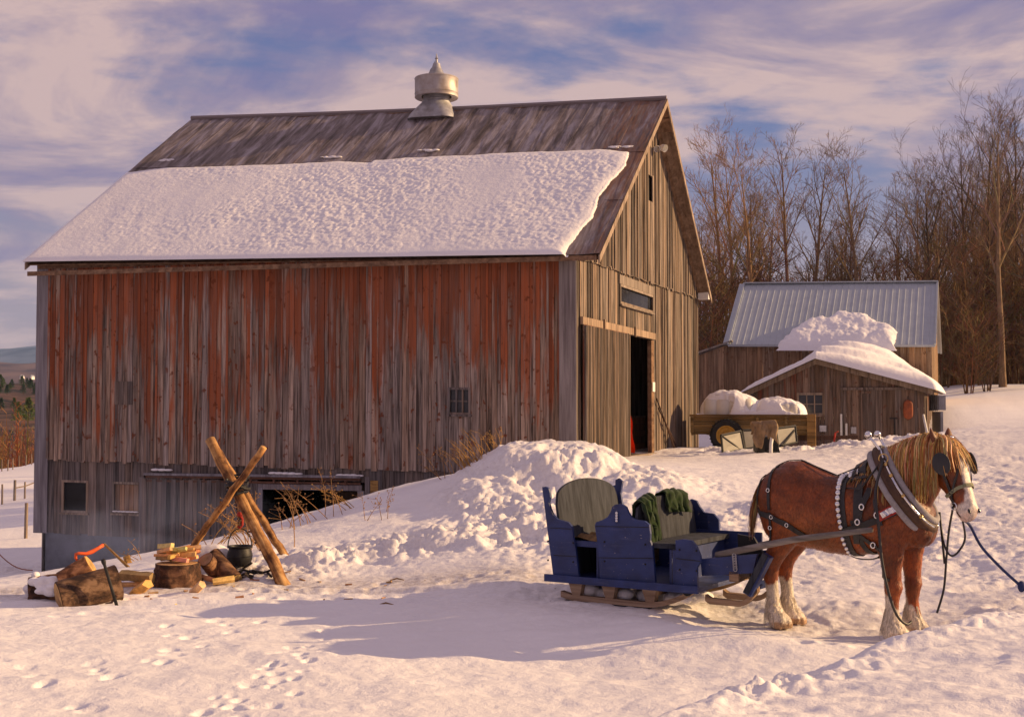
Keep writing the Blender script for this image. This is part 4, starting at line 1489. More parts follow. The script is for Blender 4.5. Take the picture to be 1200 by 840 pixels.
for (pa, pb) in ((322, 352), (401, 423), (185, 200)):
    rsn = MB(); ua, ub = side_uz(pb, 553)[0], side_uz(pa, 553)[0]
    n_ = max(3, int((ub - ua) / 0.1))
    for i in range(n_): rsn.sphere(B(ua + (ub - ua) * i / (n_ - 1), 0, z_tr + 0.125) + SN * 0.11, 0.07, 8, 5, (1, 1, 1), (1.5, 0.9, random.uniform(0.3, 0.5)))
    rsn.build('snow_scrap', M['snowcap'], barn, smooth=True)
# posts and a stall front inside the basement opening
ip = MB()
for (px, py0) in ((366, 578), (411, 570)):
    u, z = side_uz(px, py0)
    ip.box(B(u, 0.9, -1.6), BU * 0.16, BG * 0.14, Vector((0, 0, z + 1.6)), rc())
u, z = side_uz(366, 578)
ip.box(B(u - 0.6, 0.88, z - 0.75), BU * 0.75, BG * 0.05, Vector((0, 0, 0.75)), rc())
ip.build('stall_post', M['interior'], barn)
# ------------------------------------------------------------------ long shed and small shed behind
def frame_axes(o):
    return lambda u, v, z: Vector(o) + BU * u + BG * v + Vector((0, 0, z))


def wall_boards(mb, pos, n, u0, u1, zb, zt, wr=(0.16, 0.26), holes=(), off=0.0, batten=0.0, thick=0.024, gap=0.008):
    siding(mb, pos, n, u0, u1, zb, zt, wr, thick, holes, gap, 0.012, batten, off)


LO = at(1091, 401, 47.0); LO.z = 0
ls = thing('long_shed', 'long board shed with a bare ribbed metal roof behind the snowy lean shed', 'shed', (LO.x, LO.y, 2.0))
LP = frame_axes(LO)
zE, zR, dR = hz_(401, 47.0), hz_(332, 50.4), 3.5
LW = (at(853, 401, 48.9) - Vector((LO.x, LO.y, 0)))
LL = Vector((LW.x, LW.y, 0)).dot(BU) - 0.15
zE2 = hz_(401, 48.9)
tl = (zE2 - zE) / LL
wl = MB()
wall_boards(wl, lambda u, z: LP(u, 0, z), SN, 0, LL - 0.1, lambda u: 0.6, lambda u: zE + tl * u - 0.03)
wall_boards(wl, lambda v, z: LP(0, v, z), GN, 0, 2 * dR, lambda v: 0.6, lambda v: zE + (zR - zE) * (1 - abs(v - dR) / dR) - 0.05)
wall_boards(wl, lambda v, z: LP(LL - 0.1, v, z), -GN, 0, 2 * dR, lambda v: 0.6, lambda v: zE + tl * LL + (zR - zE) * (1 - abs(v - dR) / dR) - 0.05)
# the lean-to at the left
LLL = LL + 2.6
zA, zB_ = hz_(402, 48.9), hz_(414, 49.3)
wall_boards(wl, lambda u, z: LP(u, -0.02, z), SN, LL - 0.1, LLL, lambda u: 0.6, lambda u: zA - 0.02 + (zB_ - 0.55 - zA) * (u - LL) / 2.6)
wl.build('wall', M['longshed'], ls)
rfm = MB()
def lroof(u, v, off=0.0):
    z = zE + tl * u + (zR - zE) * (1 - abs(v - dR) / dR)
    return LP(u, v, z + 0.05 + off)
nrib = 0
for (va, vb) in ((-0.22, dR), (dR, 2 * dR + 0.22)):
    prof = []
    u = -0.14
    while u < LL + 0.10:
        for du, h in ((0.0, 0), (0.19, 0), (0.205, 0.013), (0.225, 0.013), (0.24, 0)):
            prof.append((u + du, h))
        u += 0.24
    rfm.grid([[lroof(a, va, h) for a, h in prof], [lroof(a, (va + vb) / 2, h) for a, h in prof], [lroof(a, vb, h) for a, h in prof]])
rfm.build('metal_roof', M['metalroof'], ls)
tr_ = MB()
for a in (-0.15, LL + 0.10):
    for (va, vb) in ((-0.22, dR), (dR, 2 * dR + .22)):
        tr_.bar(lroof(a, va, 0.01), lroof(a, vb, 0.01), 0.07, 0.09)
tr_.bar(lroof(-0.15, dR, 0.03), lroof(LL + 0.1, dR, 0.03), 0.22, 0.05)
tr_.bar(lroof(-0.15, -0.20, -0.05), lroof(LL + 0.1, -0.20, -0.05), 0.03, 0.08)
tr_.build('roof_trim', M['metalroof'], ls)
lr = MB()
for v0, v1 in ((-0.2, 3.0),):
    a = LP(LL - 0.05, v0, zA + 0.04); b = LP(LLL + 0.1, v0, zB_ - 0.5)
    lr.box(a, b - a, BG * (v1 - v0), Vector((0, 0, 0.06)))
lr.build('lean_roof', M['fencewood'], ls)
tp = MB()
P = []
for i in range(7):
    row = []
    for j in range(16):
        u = LL + 2.5 - j * 0.16; v = -0.35 - i * 0.22
        row.append(LP(u, v, 1.95 - i * 0.07 + 0.06 * math.sin(j * 1.7 + i) + 0.05 * math.sin(i * 2.1)))
    P.append(row)
tp.grid(P)
for (u, v) in ((LL + 2.4, -0.4), (LL + 0.2, -0.4)):
    pass
tpo = tp.build('tarp', M['tarp'], None, smooth=True, origin=LP(LL + 1.2, -0.9, 1.9))
tagit(tpo, 'wrinkled grey tarpaulin covering things between the barn and the sheds', 'tarpaulin')
tb = MB()
for k in range(3): tb.cbox(LP(LL + 2.1 - k * 0.8, -0.9, 1.35), 0.7, 0.9, 0.95 + 0.1 * k, None, rc())
tbo = tb.build('crate_stack', M['shed'], None, origin=LP(LL + 1.2, -0.9, 1.0))
tagit(tbo, 'dark wooden crates under the grey tarpaulin beside the barn', 'crates')

# small shed
SO = at(1083, 500, 38.6); SO.z = 0
sh = thing('small_shed', 'low board shed with a deep stepped snow cap, one small window and a plank door', 'shed', (SO.x, SO.y, 1.0))
SP = frame_axes(SO)
def s_uz(px, py):
    p = on_plane(px, py, SO, SN); return (p - SO).dot(BU), p.z
uA, zAp = s_uz(957, 421)
uL, zL = s_uz(868, 462)
uRt, zRt = s_uz(1096, 457)
def sroof(u):
    if u > uA: return zAp + (zL - zAp) * (u - uA) / (uL - uA)
    return zAp + (zRt - zAp) * (u - uA) / (uRt - uA)
uwl = s_uz(884, 500)[0]
win = (*sorted((s_uz(966, 470)[0], s_uz(934, 470)[0])), s_uz(950, 487)[1], s_uz(950, 461)[1])
SD = 8.3
ws = MB()
wall_boards(ws, lambda u, z: SP(u, 0, z), SN, 0, uwl, lambda u: 0.5, lambda u: sroof(u) - 0.06, (0.12, 0.22), [win])
wall_boards(ws, lambda v, z: SP(0, v, z), GN, 0, SD, lambda v: 0.5, lambda v: sroof(0) - 0.06)
wall_boards(ws, lambda v, z: SP(uwl, v, z), -GN, 0, SD, lambda v: 0.5, lambda v: sroof(uwl) - 0.06)
ws.build('wall', M['shed'], sh)
rs_ = MB()
for (ua, ub) in ((uA, uL), (uRt, uA)):
    a, b = SP(ua, -0.25, sroof(ua)), SP(ub, -0.25, sroof(ub))
    n = (b - a).cross(BG).normalized()
    if n.z < 0: n = -n
    rs_.box(a - n * 0.05, b - a, BG * (SD + 0.2), n * 0.05, rc())
    rs_.box(a - n * 0.15 - BG * 0.03, b - a, BG * 0.03, n * 0.155, rc())
rs_.build('roof', M['fencewood'], sh)

# the snow cap: a slumped bank in steps, and the patch it has left on the long shed's roof
def masked_grid(P, keep, flip=False):
    fk = keep[:-1, :-1] & keep[1:, :-1] & keep[:-1, 1:] & keep[1:, 1:]
    ii, jj = np.nonzero(fk)
    used = np.zeros(keep.shape, bool)
    used[ii, jj] = used[ii + 1, jj] = used[ii, jj + 1] = used[ii + 1, jj + 1] = True
    idx = -np.ones(keep.shape, int); idx[used] = np.arange(used.sum())
    mb = MB(); mb.v = [tuple(p) for p in P[used]]; mb.c = [(1, 1, 1)] * len(mb.v)
    mb.f = [(int(idx[a, b]), int(idx[a + 1, b]), int(idx[a + 1, b + 1]), int(idx[a, b + 1])) for a, b in zip(ii.tolist(), jj.tolist())]
    if flip: mb.f = [f[::-1] for f in mb.f]
    return mb


def shed_snow():
    nu, nv = 150, 130
    us = np.linspace(uRt - 0.10, uL + 0.04, nu); vs_ = np.linspace(-0.42, SD + 0.25, nv)
    Ug, Vg = np.meshgrid(us, vs_)
    rz = np.where(Ug > uA, zAp + (zL - zAp) * (Ug - uA) / (uL - uA), zAp + (zRt - zAp) * (Ug - uA) / (uRt - uA))
    d = np.minimum(np.minimum((Ug - us[0]) * 1.0, (us[-1] - Ug) * 0.5), (Vg + 0.42) * 1.3)
    th = (0.18 + 0.20 * sstep(uA + 0.6, uA - 1.0, Ug)) * (1 - np.exp(-np.clip(d, 0, 9) / 0.16))
    cu = s_uz(1000, 430)[0]
    w1 = np.exp(-((Ug - cu) / 1.75) ** 4) ; w2 = np.exp(-((Ug - cu - 0.25) / 1.25) ** 4)
    e1 = 0.5 * fbm(Ug * 0.55, Vg * 0 + .37, 15, 2); e2 = 0.7 * fbm(Ug * 0.5, Vg * 0 + .61, 25, 2)
    bank = w1 * (0.26 * sstep(0.9, 1.3, Vg + e1) + 0.08 * sstep(1.5, 3.5, Vg)) + w2 * (0.22 * sstep(3.6, 4.0, Vg + e2) + 0.16 * sstep(4.2, 8.0, Vg))
    z = rz + th + bank * np.clip(d / 0.4, 0, 1)
    z = z + np.clip(d / 0.3, 0, 1) * (0.045 * fbm(Ug * 2.2, Vg * 2.2, 3, 4) + 0.03 * np.abs(fbm(Ug * 6, Vg * 6, 6, 3)))
    P = np.array([SO.x, SO.y, 0])[None, None] + Ug[..., None] * np.array(BU) + Vg[..., None] * np.array(BG)
    P[..., 2] = np.where(d > 0, z, rz + 0.012)
    masked_grid(P, np.ones(d.shape, bool)).build('snow_cap', M['snowcap'], sh, smooth=True)
    # patch on the metal roof
    pL, pR = at(922, 398, 47.8), at(1050, 396, 47.3)
    uc = ((pL + pR) / 2 - LO); uc = Vector((uc.x, uc.y, 0)).dot(BU); hw = (pL - pR).length / 2
    Ug, Vg = np.meshgrid(np.linspace(uc - hw - .4, uc + hw + .4, 130), np.linspace(-0.55, 2.0, 90))
    wob = 0.48 * fbm(Ug * 1.1, Vg * 1.3, 7, 5)
    q = np.abs((Ug - uc) / hw) ** 2.4
    dv = 1.02 * (1 - 0.55 * q) - Vg + wob + 0.35 * np.exp(-((Ug - uc + .5) / .9) ** 2)
    d = np.minimum(np.minimum(dv, (1 - np.sqrt(q)) * hw * 0.8 + wob), (Vg + 0.50) * 1.2)
    th = 0.27 * (1 - np.exp(-np.clip(d, 0, 9) / 0.14)) + np.where(d > .05, 0.09 * fbm(Ug * 2.5, Vg * 2.5, 9, 4) + .03 * np.abs(fbm(Ug * 6, Vg * 6, 19, 3)), 0)
    P = np.array([LO.x, LO.y, 0])[None, None] + Ug[..., None] * np.array(BU) + Vg[..., None] * np.array(BG)
    P[..., 2] = zE + tl * Ug + (zR - zE) * (Vg / dR) + 0.06 + np.where(d > 0, th, -0.03)
    masked_grid(P, d > -0.05).build('snow_patch', M['snowcap'], ls, smooth=True)


shed_snow()
sp_ = lambda u, z: SP(u, 0, z)
window(sp_, SN, win[0] + 0.06, win[1] - 0.06, win[2] + 0.08, win[3] - 0.05, 3, 2, 0.015, M['trim'], parent=sh, fw=0.07)
# plank door
d0, d1 = s_uz(1072, 480)[0], s_uz(1009, 480)[0]
dz0, dz1 = 0.9, s_uz(1040, 457)[1]
dd = MB()
u = d0
while u < d1 - 0.02:
    e = min(d1, u + 0.19)
    pane_rect(dd, sp_, SN, u + 0.004, e - 0.004, dz0, dz1, 0.03, 0.024, rc()); u = e
pane_rect(dd, sp_, SN, d1 - 0.30, d1 - 0.02, dz1 - 0.1, dz1 - 0.03, 0.055, 0.02, rc())
pane_rect(dd, sp_, SN, d1 - 0.34, d1 - 0.02, dz0 + 0.15, dz0 + 0.22, 0.055, 0.02, rc())
dob = dd.build('plank_door', M['shed'], sh)
hg = MB()
a, z = s_uz(1047, 490)
pane_rect(hg, sp_, SN, a - 0.12, a + 0.12, z - 0.02, z + 0.02, 0.056, 0.02)
a, z = s_uz(1048, 498)
pane_rect(hg, sp_, SN, a - 0.015, a + 0.015, z - 0.5, z + 0.2, 0.056, 0.015)
hg.build('latch', M['iron'], dob)
md = MB()
for px, a_, b_ in ((971, 425, 525), (1047, 452, 528)):
    u = s_uz(px, 470)[0]; pane_rect(md, sp_, SN, u - 0.03, u + 0.03, 0.8, sroof(u) - 0.12, 0.028, 0.02, rc())
u0_, zz_ = s_uz(1070, 455)[0], s_uz(1040, 455)[1]
pane_rect(md, sp_, SN, u0_, s_uz(985, 470)[0], zz_ - 0.05, zz_ + 0.03, 0.056, 0.02, rc())
md.build('door_frame', M['shed'], sh)
pp = MB()
for px, ya, yb in ((986, 485, 522), (992, 496, 524)):
    a, z0 = s_uz(px, yb); _, z1 = s_uz(px, ya)
    pp.tube([SP(a, 0, z0) + SN * 0.10, SP(a, 0, z1) + SN * 0.10], 0.035, 8)
pp.build('drain_pipe', M['whitepaint'], sh)
gb = MB()
a, z = s_uz(964, 502); gb.cbox(SP(a, 0, z) + SN * 0.08, 0.20, 0.12, 0.19)
gb.build('meter_box', M['galv'], sh); gb = MB()
a, z = s_uz(1000, 504); gb.cbox(SP(a, 0, z) + SN * 0.06, 0.16, 0.08, 0.2)
gb.build('meter_box', M['galv'], sh)
a, z = s_uz(1064, 480)
rb_ = MB()
rb_.cbox((0, 0, 0), 0.1, 0.1, 0.1)
rb_ = MB()
ctr = SP(a, 0, z) + SN * 0.13
rs2 = []
for t in np.linspace(0, 1, 13):
    zz_ = -0.30 + 0.60 * t
    wv = 0.11 * min(1, (1 - abs(2 * t - 1) ** 6)) + 0.012
    rs2.append([ctr + BU * (math.cos(2 * math.pi * k / 16) * wv * 1.15) + SN * (math.sin(2 * math.pi * k / 16) * 0.05 * (0.4 + 0.6 * wv / .12)) + Vector((0, 0, zz_)) for k in range(16)])
rb_.rings(rs2)
ro = rb_.build('float_buoy', M['rustbrown'], None, smooth=True, origin=ctr)
tagit(ro, 'rust orange oblong float hanging on the shed wall beside the plank door', 'float')
tk2 = MB(); tk2.tube([ctr + Vector((0, 0, .3)), ctr + Vector((0, 0, .42)) - SN * 0.1], 0.01, 5)
WM[ro.name] = Matrix.Translation(ctr)
tk2.build('hanging_cord', M['iron'], ro)
# pipe and odds at the shed's corner
cp = MB()
p0, p1 = at(1082, 486, 38.4), at(1088, 514, 37.8)
cp.tube([p0, p0.lerp(p1, .3) , p1, p1 + Vector((0.15, -0.2, -0.08))], 0.04, 10)
co_ = cp.build('leaning_pipe', M['whitepaint'], None, smooth=True, origin=p1)
tagit(co_, 'pale drain pipe leaning against the corner of the snowy shed', 'pipe')
bx_ = MB()
c = SP(-0.35, 1.2, 0); c.z = hz_(472, c.y)
bx_.cbox(c, 0.22, 0.9, 0.45)
for k in range(5): bx_.cbox(c + Vector((-0.125, -0.36 + k * 0.18, 0)), 0.03, 0.06, 0.5)
bx_.cbox(c + Vector((0, 0, -0.62)), 0.08, 0.8, 0.70)
bo = bx_.build('wall_cabinet', M['tarp'], None, origin=c)
tagit(bo, 'dark slatted box on a stand at the far corner of the snowy shed', 'cabinet')
# black drawbar lying by the corner
db = MB()
a, b = at(1083, 523, 37.5), at(1120, 527, 36.0)
db.bar(a, b, 0.12, 0.10)
db.bar(b, b + Vector((0.5, -.1, .02)), 0.1, 0.08)
do = db.build('iron_beam', M['iron'], None, origin=a)
tagit(do, 'black iron beam lying on the snow by the shed corner', 'beam')

# ------------------------------------------------------------------ the cart with its snow-covered load
CY = 34.0
pA, pB = at(809, 487, CY + 0.5), at(948, 491, CY - 0.3)
gzc = gh((pA.x + pB.x) / 2, CY)
cv_ = (pB - pA); cv_.z = 0; CL = cv_.length; cx_ = cv_.normalized(); cyv = Vector((-cx_.y, cx_.x, 0))
cart = thing('cart', 'yellowish wooden cart loaded with white tanks under snow beside the barn', 'cart', (pA.x, pA.y, gzc), math.atan2(cx_.y, cx_.x))
TOPZ = pA.z - gzc
def bxl(mb, x0, x1, y0, y1, z0, z1, col=None): mb.box((x0, y0, z0), (x1 - x0, 0, 0), (0, y1 - y0, 0), (0, 0, z1 - z0), col or rc())
cw = 1.5
b1 = MB()
for k in range(4):
    z0 = TOPZ - 0.46 + k * 0.11
    bxl(b1, 0.03, CL, -0.0, 0.03, z0, z0 + 0.105)
    bxl(b1, 0.03, CL, cw, cw + 0.03, z0, z0 + 0.105)
    bxl(b1, 0.0, 0.028, 0, cw, z0, z0 + 0.105)
    bxl(b1, CL - 0.01, CL + 0.02, 0.035, cw - 0.005, z0, z0 + 0.105)
bxl(b1, 0.04, CL - 0.02, 0.04, cw - 0.01, TOPZ - 0.50, TOPZ - 0.465)
b1.build('box', M['cart'], cart, local=True)
b2 = MB()
bxl(b2, -0.03, CL + 0.05, -0.035, 0.05, TOPZ - 0.02, TOPZ + 0.035)
for x in (0.02, CL * 0.32, CL * 0.56, CL * 0.80): bxl(b2, x, x + 0.07, -0.04, -0.003, TOPZ - 0.52, TOPZ - 0.025)
bxl(b2, CL - 0.05, CL + 0.17, -0.06, 0.16, TOPZ - 0.80, TOPZ + 0.04, (1, 0.5, 0))
bxl(b2, CL + 0.025, CL + 0.12, cw - 0.2, cw, TOPZ - 0.7, TOPZ + 0.04)
b2.build('frame', M['cart'], cart, local=True)
for (x, y) in ((0.98, -0.20), (0.98, cw + 0.20)):
    R_ = 0.43
    ty = MB()
    ty.lathe([(R_ * 0.62, -0.09), (R_ * 0.9, -0.11), (R_, -0.07), (R_, 0.07), (R_ * 0.9, 0.11), (R_ * 0.62, 0.09)], (x, y, R_ - 0.08), 36, axis=(0, 1, 0))
    for k in range(30):
        a = 2 * math.pi * k / 30
        ty.cbox((x + math.cos(a) * R_, y, R_ - 0.08 + math.sin(a) * R_), 0.03, 0.2, 0.035, Matrix.Rotation(-a, 3, 'Y'))
    to = ty.build('wheel', M['tyre'], cart, local=True)
    rm_ = MB()
    rm_.lathe([(0.02, -0.05), (0.10, -0.055), (0.12, -0.02), (R_ * 0.5, -0.03), (R_ * 0.56, -0.085), (R_ * 0.63, -0.09), (R_ * 0.63, 0.09), (0.1, 0.05), (0.02, 0.05)], (x, y, R_ - 0.08), 28, axis=(0, 1, 0))
    rm_.build('rim', M['yellow'], to, smooth=True, local=True, angle=40)
ax_ = MB(); ax_.tube([(0.98, -0.2, 0.35), (0.98, cw + 0.2, 0.35)], 0.045, 8)
bxl(ax_, 0.9, 1.06, 0.1, 0.16, 0.35, TOPZ - 0.66); bxl(ax_, 0.9, 1.06, cw - .16, cw - .1, 0.35, TOPZ - 0.66)
ax_.build('axle', M['iron'], cart, local=True)
dbm = MB()
dbm.box((CL + 0.1, 0.55, 0.22), (1.15, 0, 0.02), (0, 0.12, 0), (0, 0, 0.12)); dbm.box((CL - .3, 0.55, 0.20), (0.4, 0, 0), (0, 0.12, 0), (0, 0, 0.3))
dbm.build('drawbar', M['brown_leather'], cart, local=True)
jk = MB(); jk.tube([(CL + 0.62, 0.5, 0.12), (CL + 0.66, 0.5, 0.42)], 0.025, 8)
jk.tube([(CL + 0.66, 0.5, 0.42), (CL + 0.74, 0.47, 0.46)], 0.016, 6)
jk.build('jack_stand', M['red'], cart, local=True)
cM = Matrix.Translation((pA.x, pA.y, gzc)) @ Matrix.Rotation(math.atan2(cx_.y, cx_.x), 4, 'Z')
def tank(x, y, L, W, H, label, nm='plastic_tank'):
    mb = MB()
    rs = []
    n = 28
    for t in (-1, -0.97, -0.88, -0.5, -0.45, -0.40, 0, 0.05, 0.1, 0.5, 0.55, 0.6, 0.88, 0.97, 1):
        sc = 0.55 if abs(t) == 1 else 0.82 if abs(t) > 0.95 else 0.96 if abs(t) > 0.8 else 1.0
        if abs(t) in (0.45, 0.05, 0.55): sc = 0.94
        ring = []
        for k in range(n):
            a = 2 * math.pi * k / n
            cx, sx = math.cos(a), math.sin(a)
            e = 0.55
            ring.append(Vector((x + t * L / 2, y + math.copysign(abs(cx) ** e, cx) * W / 2 * sc, TOPZ - 0.55 + H / 2 + math.copysign(abs(sx) ** e, sx) * H / 2 * sc)))
        rs.append(ring)
    mb.rings(rs)
    mb.lathe([(0.10, 0), (0.10, 0.08), (0.02, 0.09)], (x - L * 0.2, y - W * 0.2, TOPZ - 0.56 + H), 16)
    org = cM @ Vector((x, y, TOPZ - 0.55))
    mb.v = [tuple(cM @ Vector(p)) for p in mb.v]
    o = mb.build(nm, M['whiteplastic'], None, smooth=True, origin=org)
    tagit(o, label, 'tank')
tank(0.98, 0.72, 1.35, 1.15, 1.05, 'white plastic tank under snow at the barn end of the cart')
tank(2.35, 0.72, 1.0, 1.1, 0.92, 'smaller white plastic tank under snow at the shed end of the cart')


def cart_snow():
    nu, nv = 120, 64
    X, Y = np.meshgrid(np.linspace(0.1, CL - 0.02, nu), np.linspace(0.02, cw - 0.02, nv))
    f = lambda cx, cy, rx, ry, h, p=4: h * np.clip(1 - (np.abs((X - cx) / rx) ** p + np.abs((Y - cy) / ry) ** p), 0, 1) ** 0.45
    a = f(1.02, 0.72, 0.85, 0.66, 0.64, 2.6); b = f(2.30, 0.72, 0.75, 0.64, 0.50, 2.6)
    ridge_ = 0.42 * np.exp(-((X - 1.7) / 0.75) ** 4) * np.clip(1 - np.abs(Y - .72) / .6, 0, 1)
    front = 0.16 * np.clip(1 - np.abs(Y - 0.12) / 0.25, 0, 1) * np.clip((X - 0.7) / 0.4, 0, 1) * np.clip((CL - X) / 0.5, 0, 1)
    z = TOPZ + np.maximum(np.maximum(a, b), np.maximum(ridge_, front)) + 0.13 * fbm(X * 1.9, Y * 1.9, 3, 5)
    # bare tank sides: hollow where the snow has slid off
    d = np.minimum(np.minimum(X - 0.1, CL - 0.02 - X), np.minimum(Y - 0.02, cw - 0.02 - Y))
    z = np.where(d < 0.03, TOPZ - 0.08, z)
    bare = (np.hypot((X - 0.72) / 0.42, (Y - 0.16) / 0.13) < 1) | (np.hypot((X - 2.62) / 0.25, (Y - 0.20) / 0.10) < 1)
    z = np.where(bare, TOPZ - 0.45, z)
    mb = MB()
    P = [[cM @ Vector((X[i, j], Y[i, j], z[i, j])) for j in range(nu)] for i in range(nv)]
    mb.grid(P)
    org = cM @ Vector((CL / 2, cw / 2, TOPZ))
    o = mb.build('snow_heap', M['snowcap'], None, smooth=True, origin=org)
    tagit(o, 'rounded heap of snow lying over the white tanks in the cart', 'snow')


cart_snow()

# sheet frames, trestle and jacket before the cart
def panel_frame(name, label, quad, mat_fill, r=0.025, braces=()):
    c = sum((Vector(q) for q in quad), Vector()) / len(quad)
    base = Vector((c.x, c.y, min(q[2] for q in quad)))
    t = thing(name, label, 'frame', base)
    fr = MB()
    for a, b in zip(quad, quad[1:] + quad[:1]): fr.tube([a, b], r, 6)
    for a, b in braces: fr.tube([a, b], r * 0.8, 6)
    fr.build('frame', M['iron'], t)
    sh_ = MB()
    n = (Vector(quad[1]) - Vector(quad[0])).cross(Vector(quad[3]) - Vector(quad[0])).normalized()
    vs = [Vector(q) + n * s for s in (0.004, -0.004) for q in quad]
    sh_.add(vs, [(0, 1, 2, 3), (7, 6, 5, 4)])
    sh_.build('sheet', mat_fill, t)
    return t


PY = 31.0
panel_frame('panel_frame', 'low black frame with a pale sheet standing in front of the cart wheel', [at(847, 531, PY), at(872, 526, PY + .5), at(868, 505, PY + .5), at(845, 510, PY)], M['sheet'], 0.03, [(at(845, 510, PY), at(868, 527, PY + .45))])
panel_frame('panel_frame', 'pale sheet on a black frame behind the hanging jacket', [at(873, 526, PY + .6), at(906, 521, PY + .9), at(904, 503, PY + .9), at(870, 504, PY + .6)], M['sheet'], 0.03)
panel_frame('panel_frame', 'curved black frame with a pale sheet at the right of the hanging jacket', [at(912, 523, PY + .8), at(934, 518, PY + 1.2), at(932, 499, PY + 1.2), at(909, 502, PY + .8)], M['sheet'], 0.03, [(at(917, 522, PY + .8), at(931, 504, PY + 1.15))])
tr0 = at(898, 536, 29.6); tr0.z = gh(tr0.x, tr0.y)
tres = thing('trestle', 'dark trestle with one pale leg carrying the tan jacket before the cart', 'trestle', tr0)
tm = MB()
zt_ = hz_(500, 29.6)
L_ = at(882, 503, 29.9); R2 = at(908, 500, 29.5)
tm.bar(L_, R2, 0.12, 0.10)
tm.bar(at(885, 531, 30.3), at(886, 503, 29.9), 0.09, 0.06, (0, 1, 0)); tm.bar(at(893, 533, 29.4), at(888, 503, 29.8), 0.16, 0.06, (0, 1, 0))
tm.bar(at(912, 534, 29.9), at(905, 502, 29.6), 0.10, 0.06, (0, 1, 0)); tm.bar(at(888, 532, 29.6), at(925, 531, 29.4), 0.05, 0.05)
tm.bar(at(899, 531, 29.7), at(908, 533, 29.6), 0.30, 0.14)
tm.box(at(887, 533, 29.75), Vector((.42, .0, .0)), Vector((0, .3, 0)), Vector((0, 0, .42)))
tm.build('frame', M['iron'], tres)
tl_ = MB(); tl_.tube([at(903, 538, 29.0), at(903.5, 520, 29.1), at(906, 504, 29.25), at(907, 497, 29.3)], [0.045, 0.04, 0.045, 0.05], 8)
tl_.tube([at(899, 538, 29.0), at(913, 539, 28.9)], 0.04, 6)
tl_.build('pale_leg', M['whitepaint'], tres, smooth=True)
jm = MB()
jl, jr = at(881, 497, 29.55), at(909, 495, 29.25)
JN, JM = 26, 24
rj = random.Random(3)
P = []
for i in range(JN + 1):
    row = []
    for j in range(JM + 1):
        f = j / JM; base = jl.lerp(jr, f)
        drop = 0.40 + .22 * max(0, math.cos((f - .22) * 7)) - .12 * (1 if .5 < f < .66 else 0) + .04 * math.sin(f * 23)
        s_ = i / JN * (drop + .30)
        fold = .035 * math.sin(f * 13 + 1.2 * math.sin(i * .22)) + .02 * math.sin(f * 27 + i * .3)
        if s_ < .24: y_, z_ = .16 - .1 * s_, -(.24 - s_)
        elif s_ < .34: q = (s_ - .24) / .1; y_, z_ = .12 - .26 * q, .05 * math.sin(q * math.pi)
        else: y_, z_ = -.14 - .10 * (s_ - .34) + fold, -(s_ - .34)
        row.append(base + Vector((.02 * math.sin(i * .5 + j * .3), y_, z_)))
    P.append(row)
jm.grid(P)
jo = jm.build('jacket', M['canvas'], None, smooth=True, origin=at(895, 510, 29.1))
_jm = jo.modifiers.new('thick', 'SOLIDIFY'); _jm.thickness = .015
tagit(jo, 'tan canvas jacket thrown over the trestle in front of the cart', 'jacket')

# things in the barn door
dy = B(0, v_o1 - 0.5, 0)
def vin(px, u):
    """how far along the gable a thing u metres inside the door stands, to show at px"""
    k = (px - 600) / 1500.0
    return (k * (BN.y + BU.y * u) - BN.x - BU.x * u) / (BG.x - BG.y * k)
c0 = B(0.30, vin(734.5, 0.30), z_sill)
oc = MB()
P = []
for i in range(12):
    t = i / 11; row = []
    for j in range(10):
        a = j / 9 * math.pi * 1.6
        r = 0.09 + 0.10 * (1 - t) + 0.02 * math.sin(a * 4 + i)
        row.append(c0 + Vector((math.cos(a) * r, math.sin(a) * r, 0.02 + 1.02 * t)))
    P.append(row)
oc.grid(P)
oo = oc.build('orange_netting', M['orange'], None, smooth=True, origin=c0)
tagit(oo, 'rolled orange netting standing just inside the barn door', 'netting')
kb = thing('wooden_bin', 'brown plank bin standing inside the open barn door', 'bin', B(0.9, vin(748, .75), z_sill))
km = MB()
for i in range(5):
    km.box(B(0.75, vin(738, .75), z_sill + 0.02 + i * 0.17), BG * 1.5, -BU * 0.03, Vector((0, 0, 0.16)), rc())
    km.box(B(0.78, vin(738, .75), z_sill + 0.02 + i * 0.17), BU * 0.6, BG * 0.03, Vector((0, 0, 0.16)), rc())
km.build('boards', M['board_up'], kb)
k2 = MB(); k2.box(B(0.72, vin(737.5, .75), z_sill + 0.86), BG * 1.6, BU * 0.1, Vector((0, 0, 0.05)), rc())
k2.build('rim', M['trim'], kb)
for i, (px0, py0, px1, py1, lab) in enumerate(((766, 467, 781, 529, 'longest thin stick leaning on the gable boards right of the open door'), (768, 478, 784, 527, 'short dark stick leaning on the gable boards right of the open door'))):
    a = gable_vz(px0, py0); b = gable_vz(px1, py1)
    st = MB()
    p0 = B(0, a[0], a[1]) + GN * 0.08
    p1 = B(0, b[0], 0) + GN * 0.22; p1.z = gh(p1.x, p1.y) - 0.03
    st.tube([p0, p0.lerp(p1, .5) + Vector((.01, .02, 0)), p1], [0.02, 0.024, 0.026], 7)
    so = st.build('leaning_stick', M['brown_leather'], None, smooth=True, origin=p1)
    tagit(so, lab, 'stick')
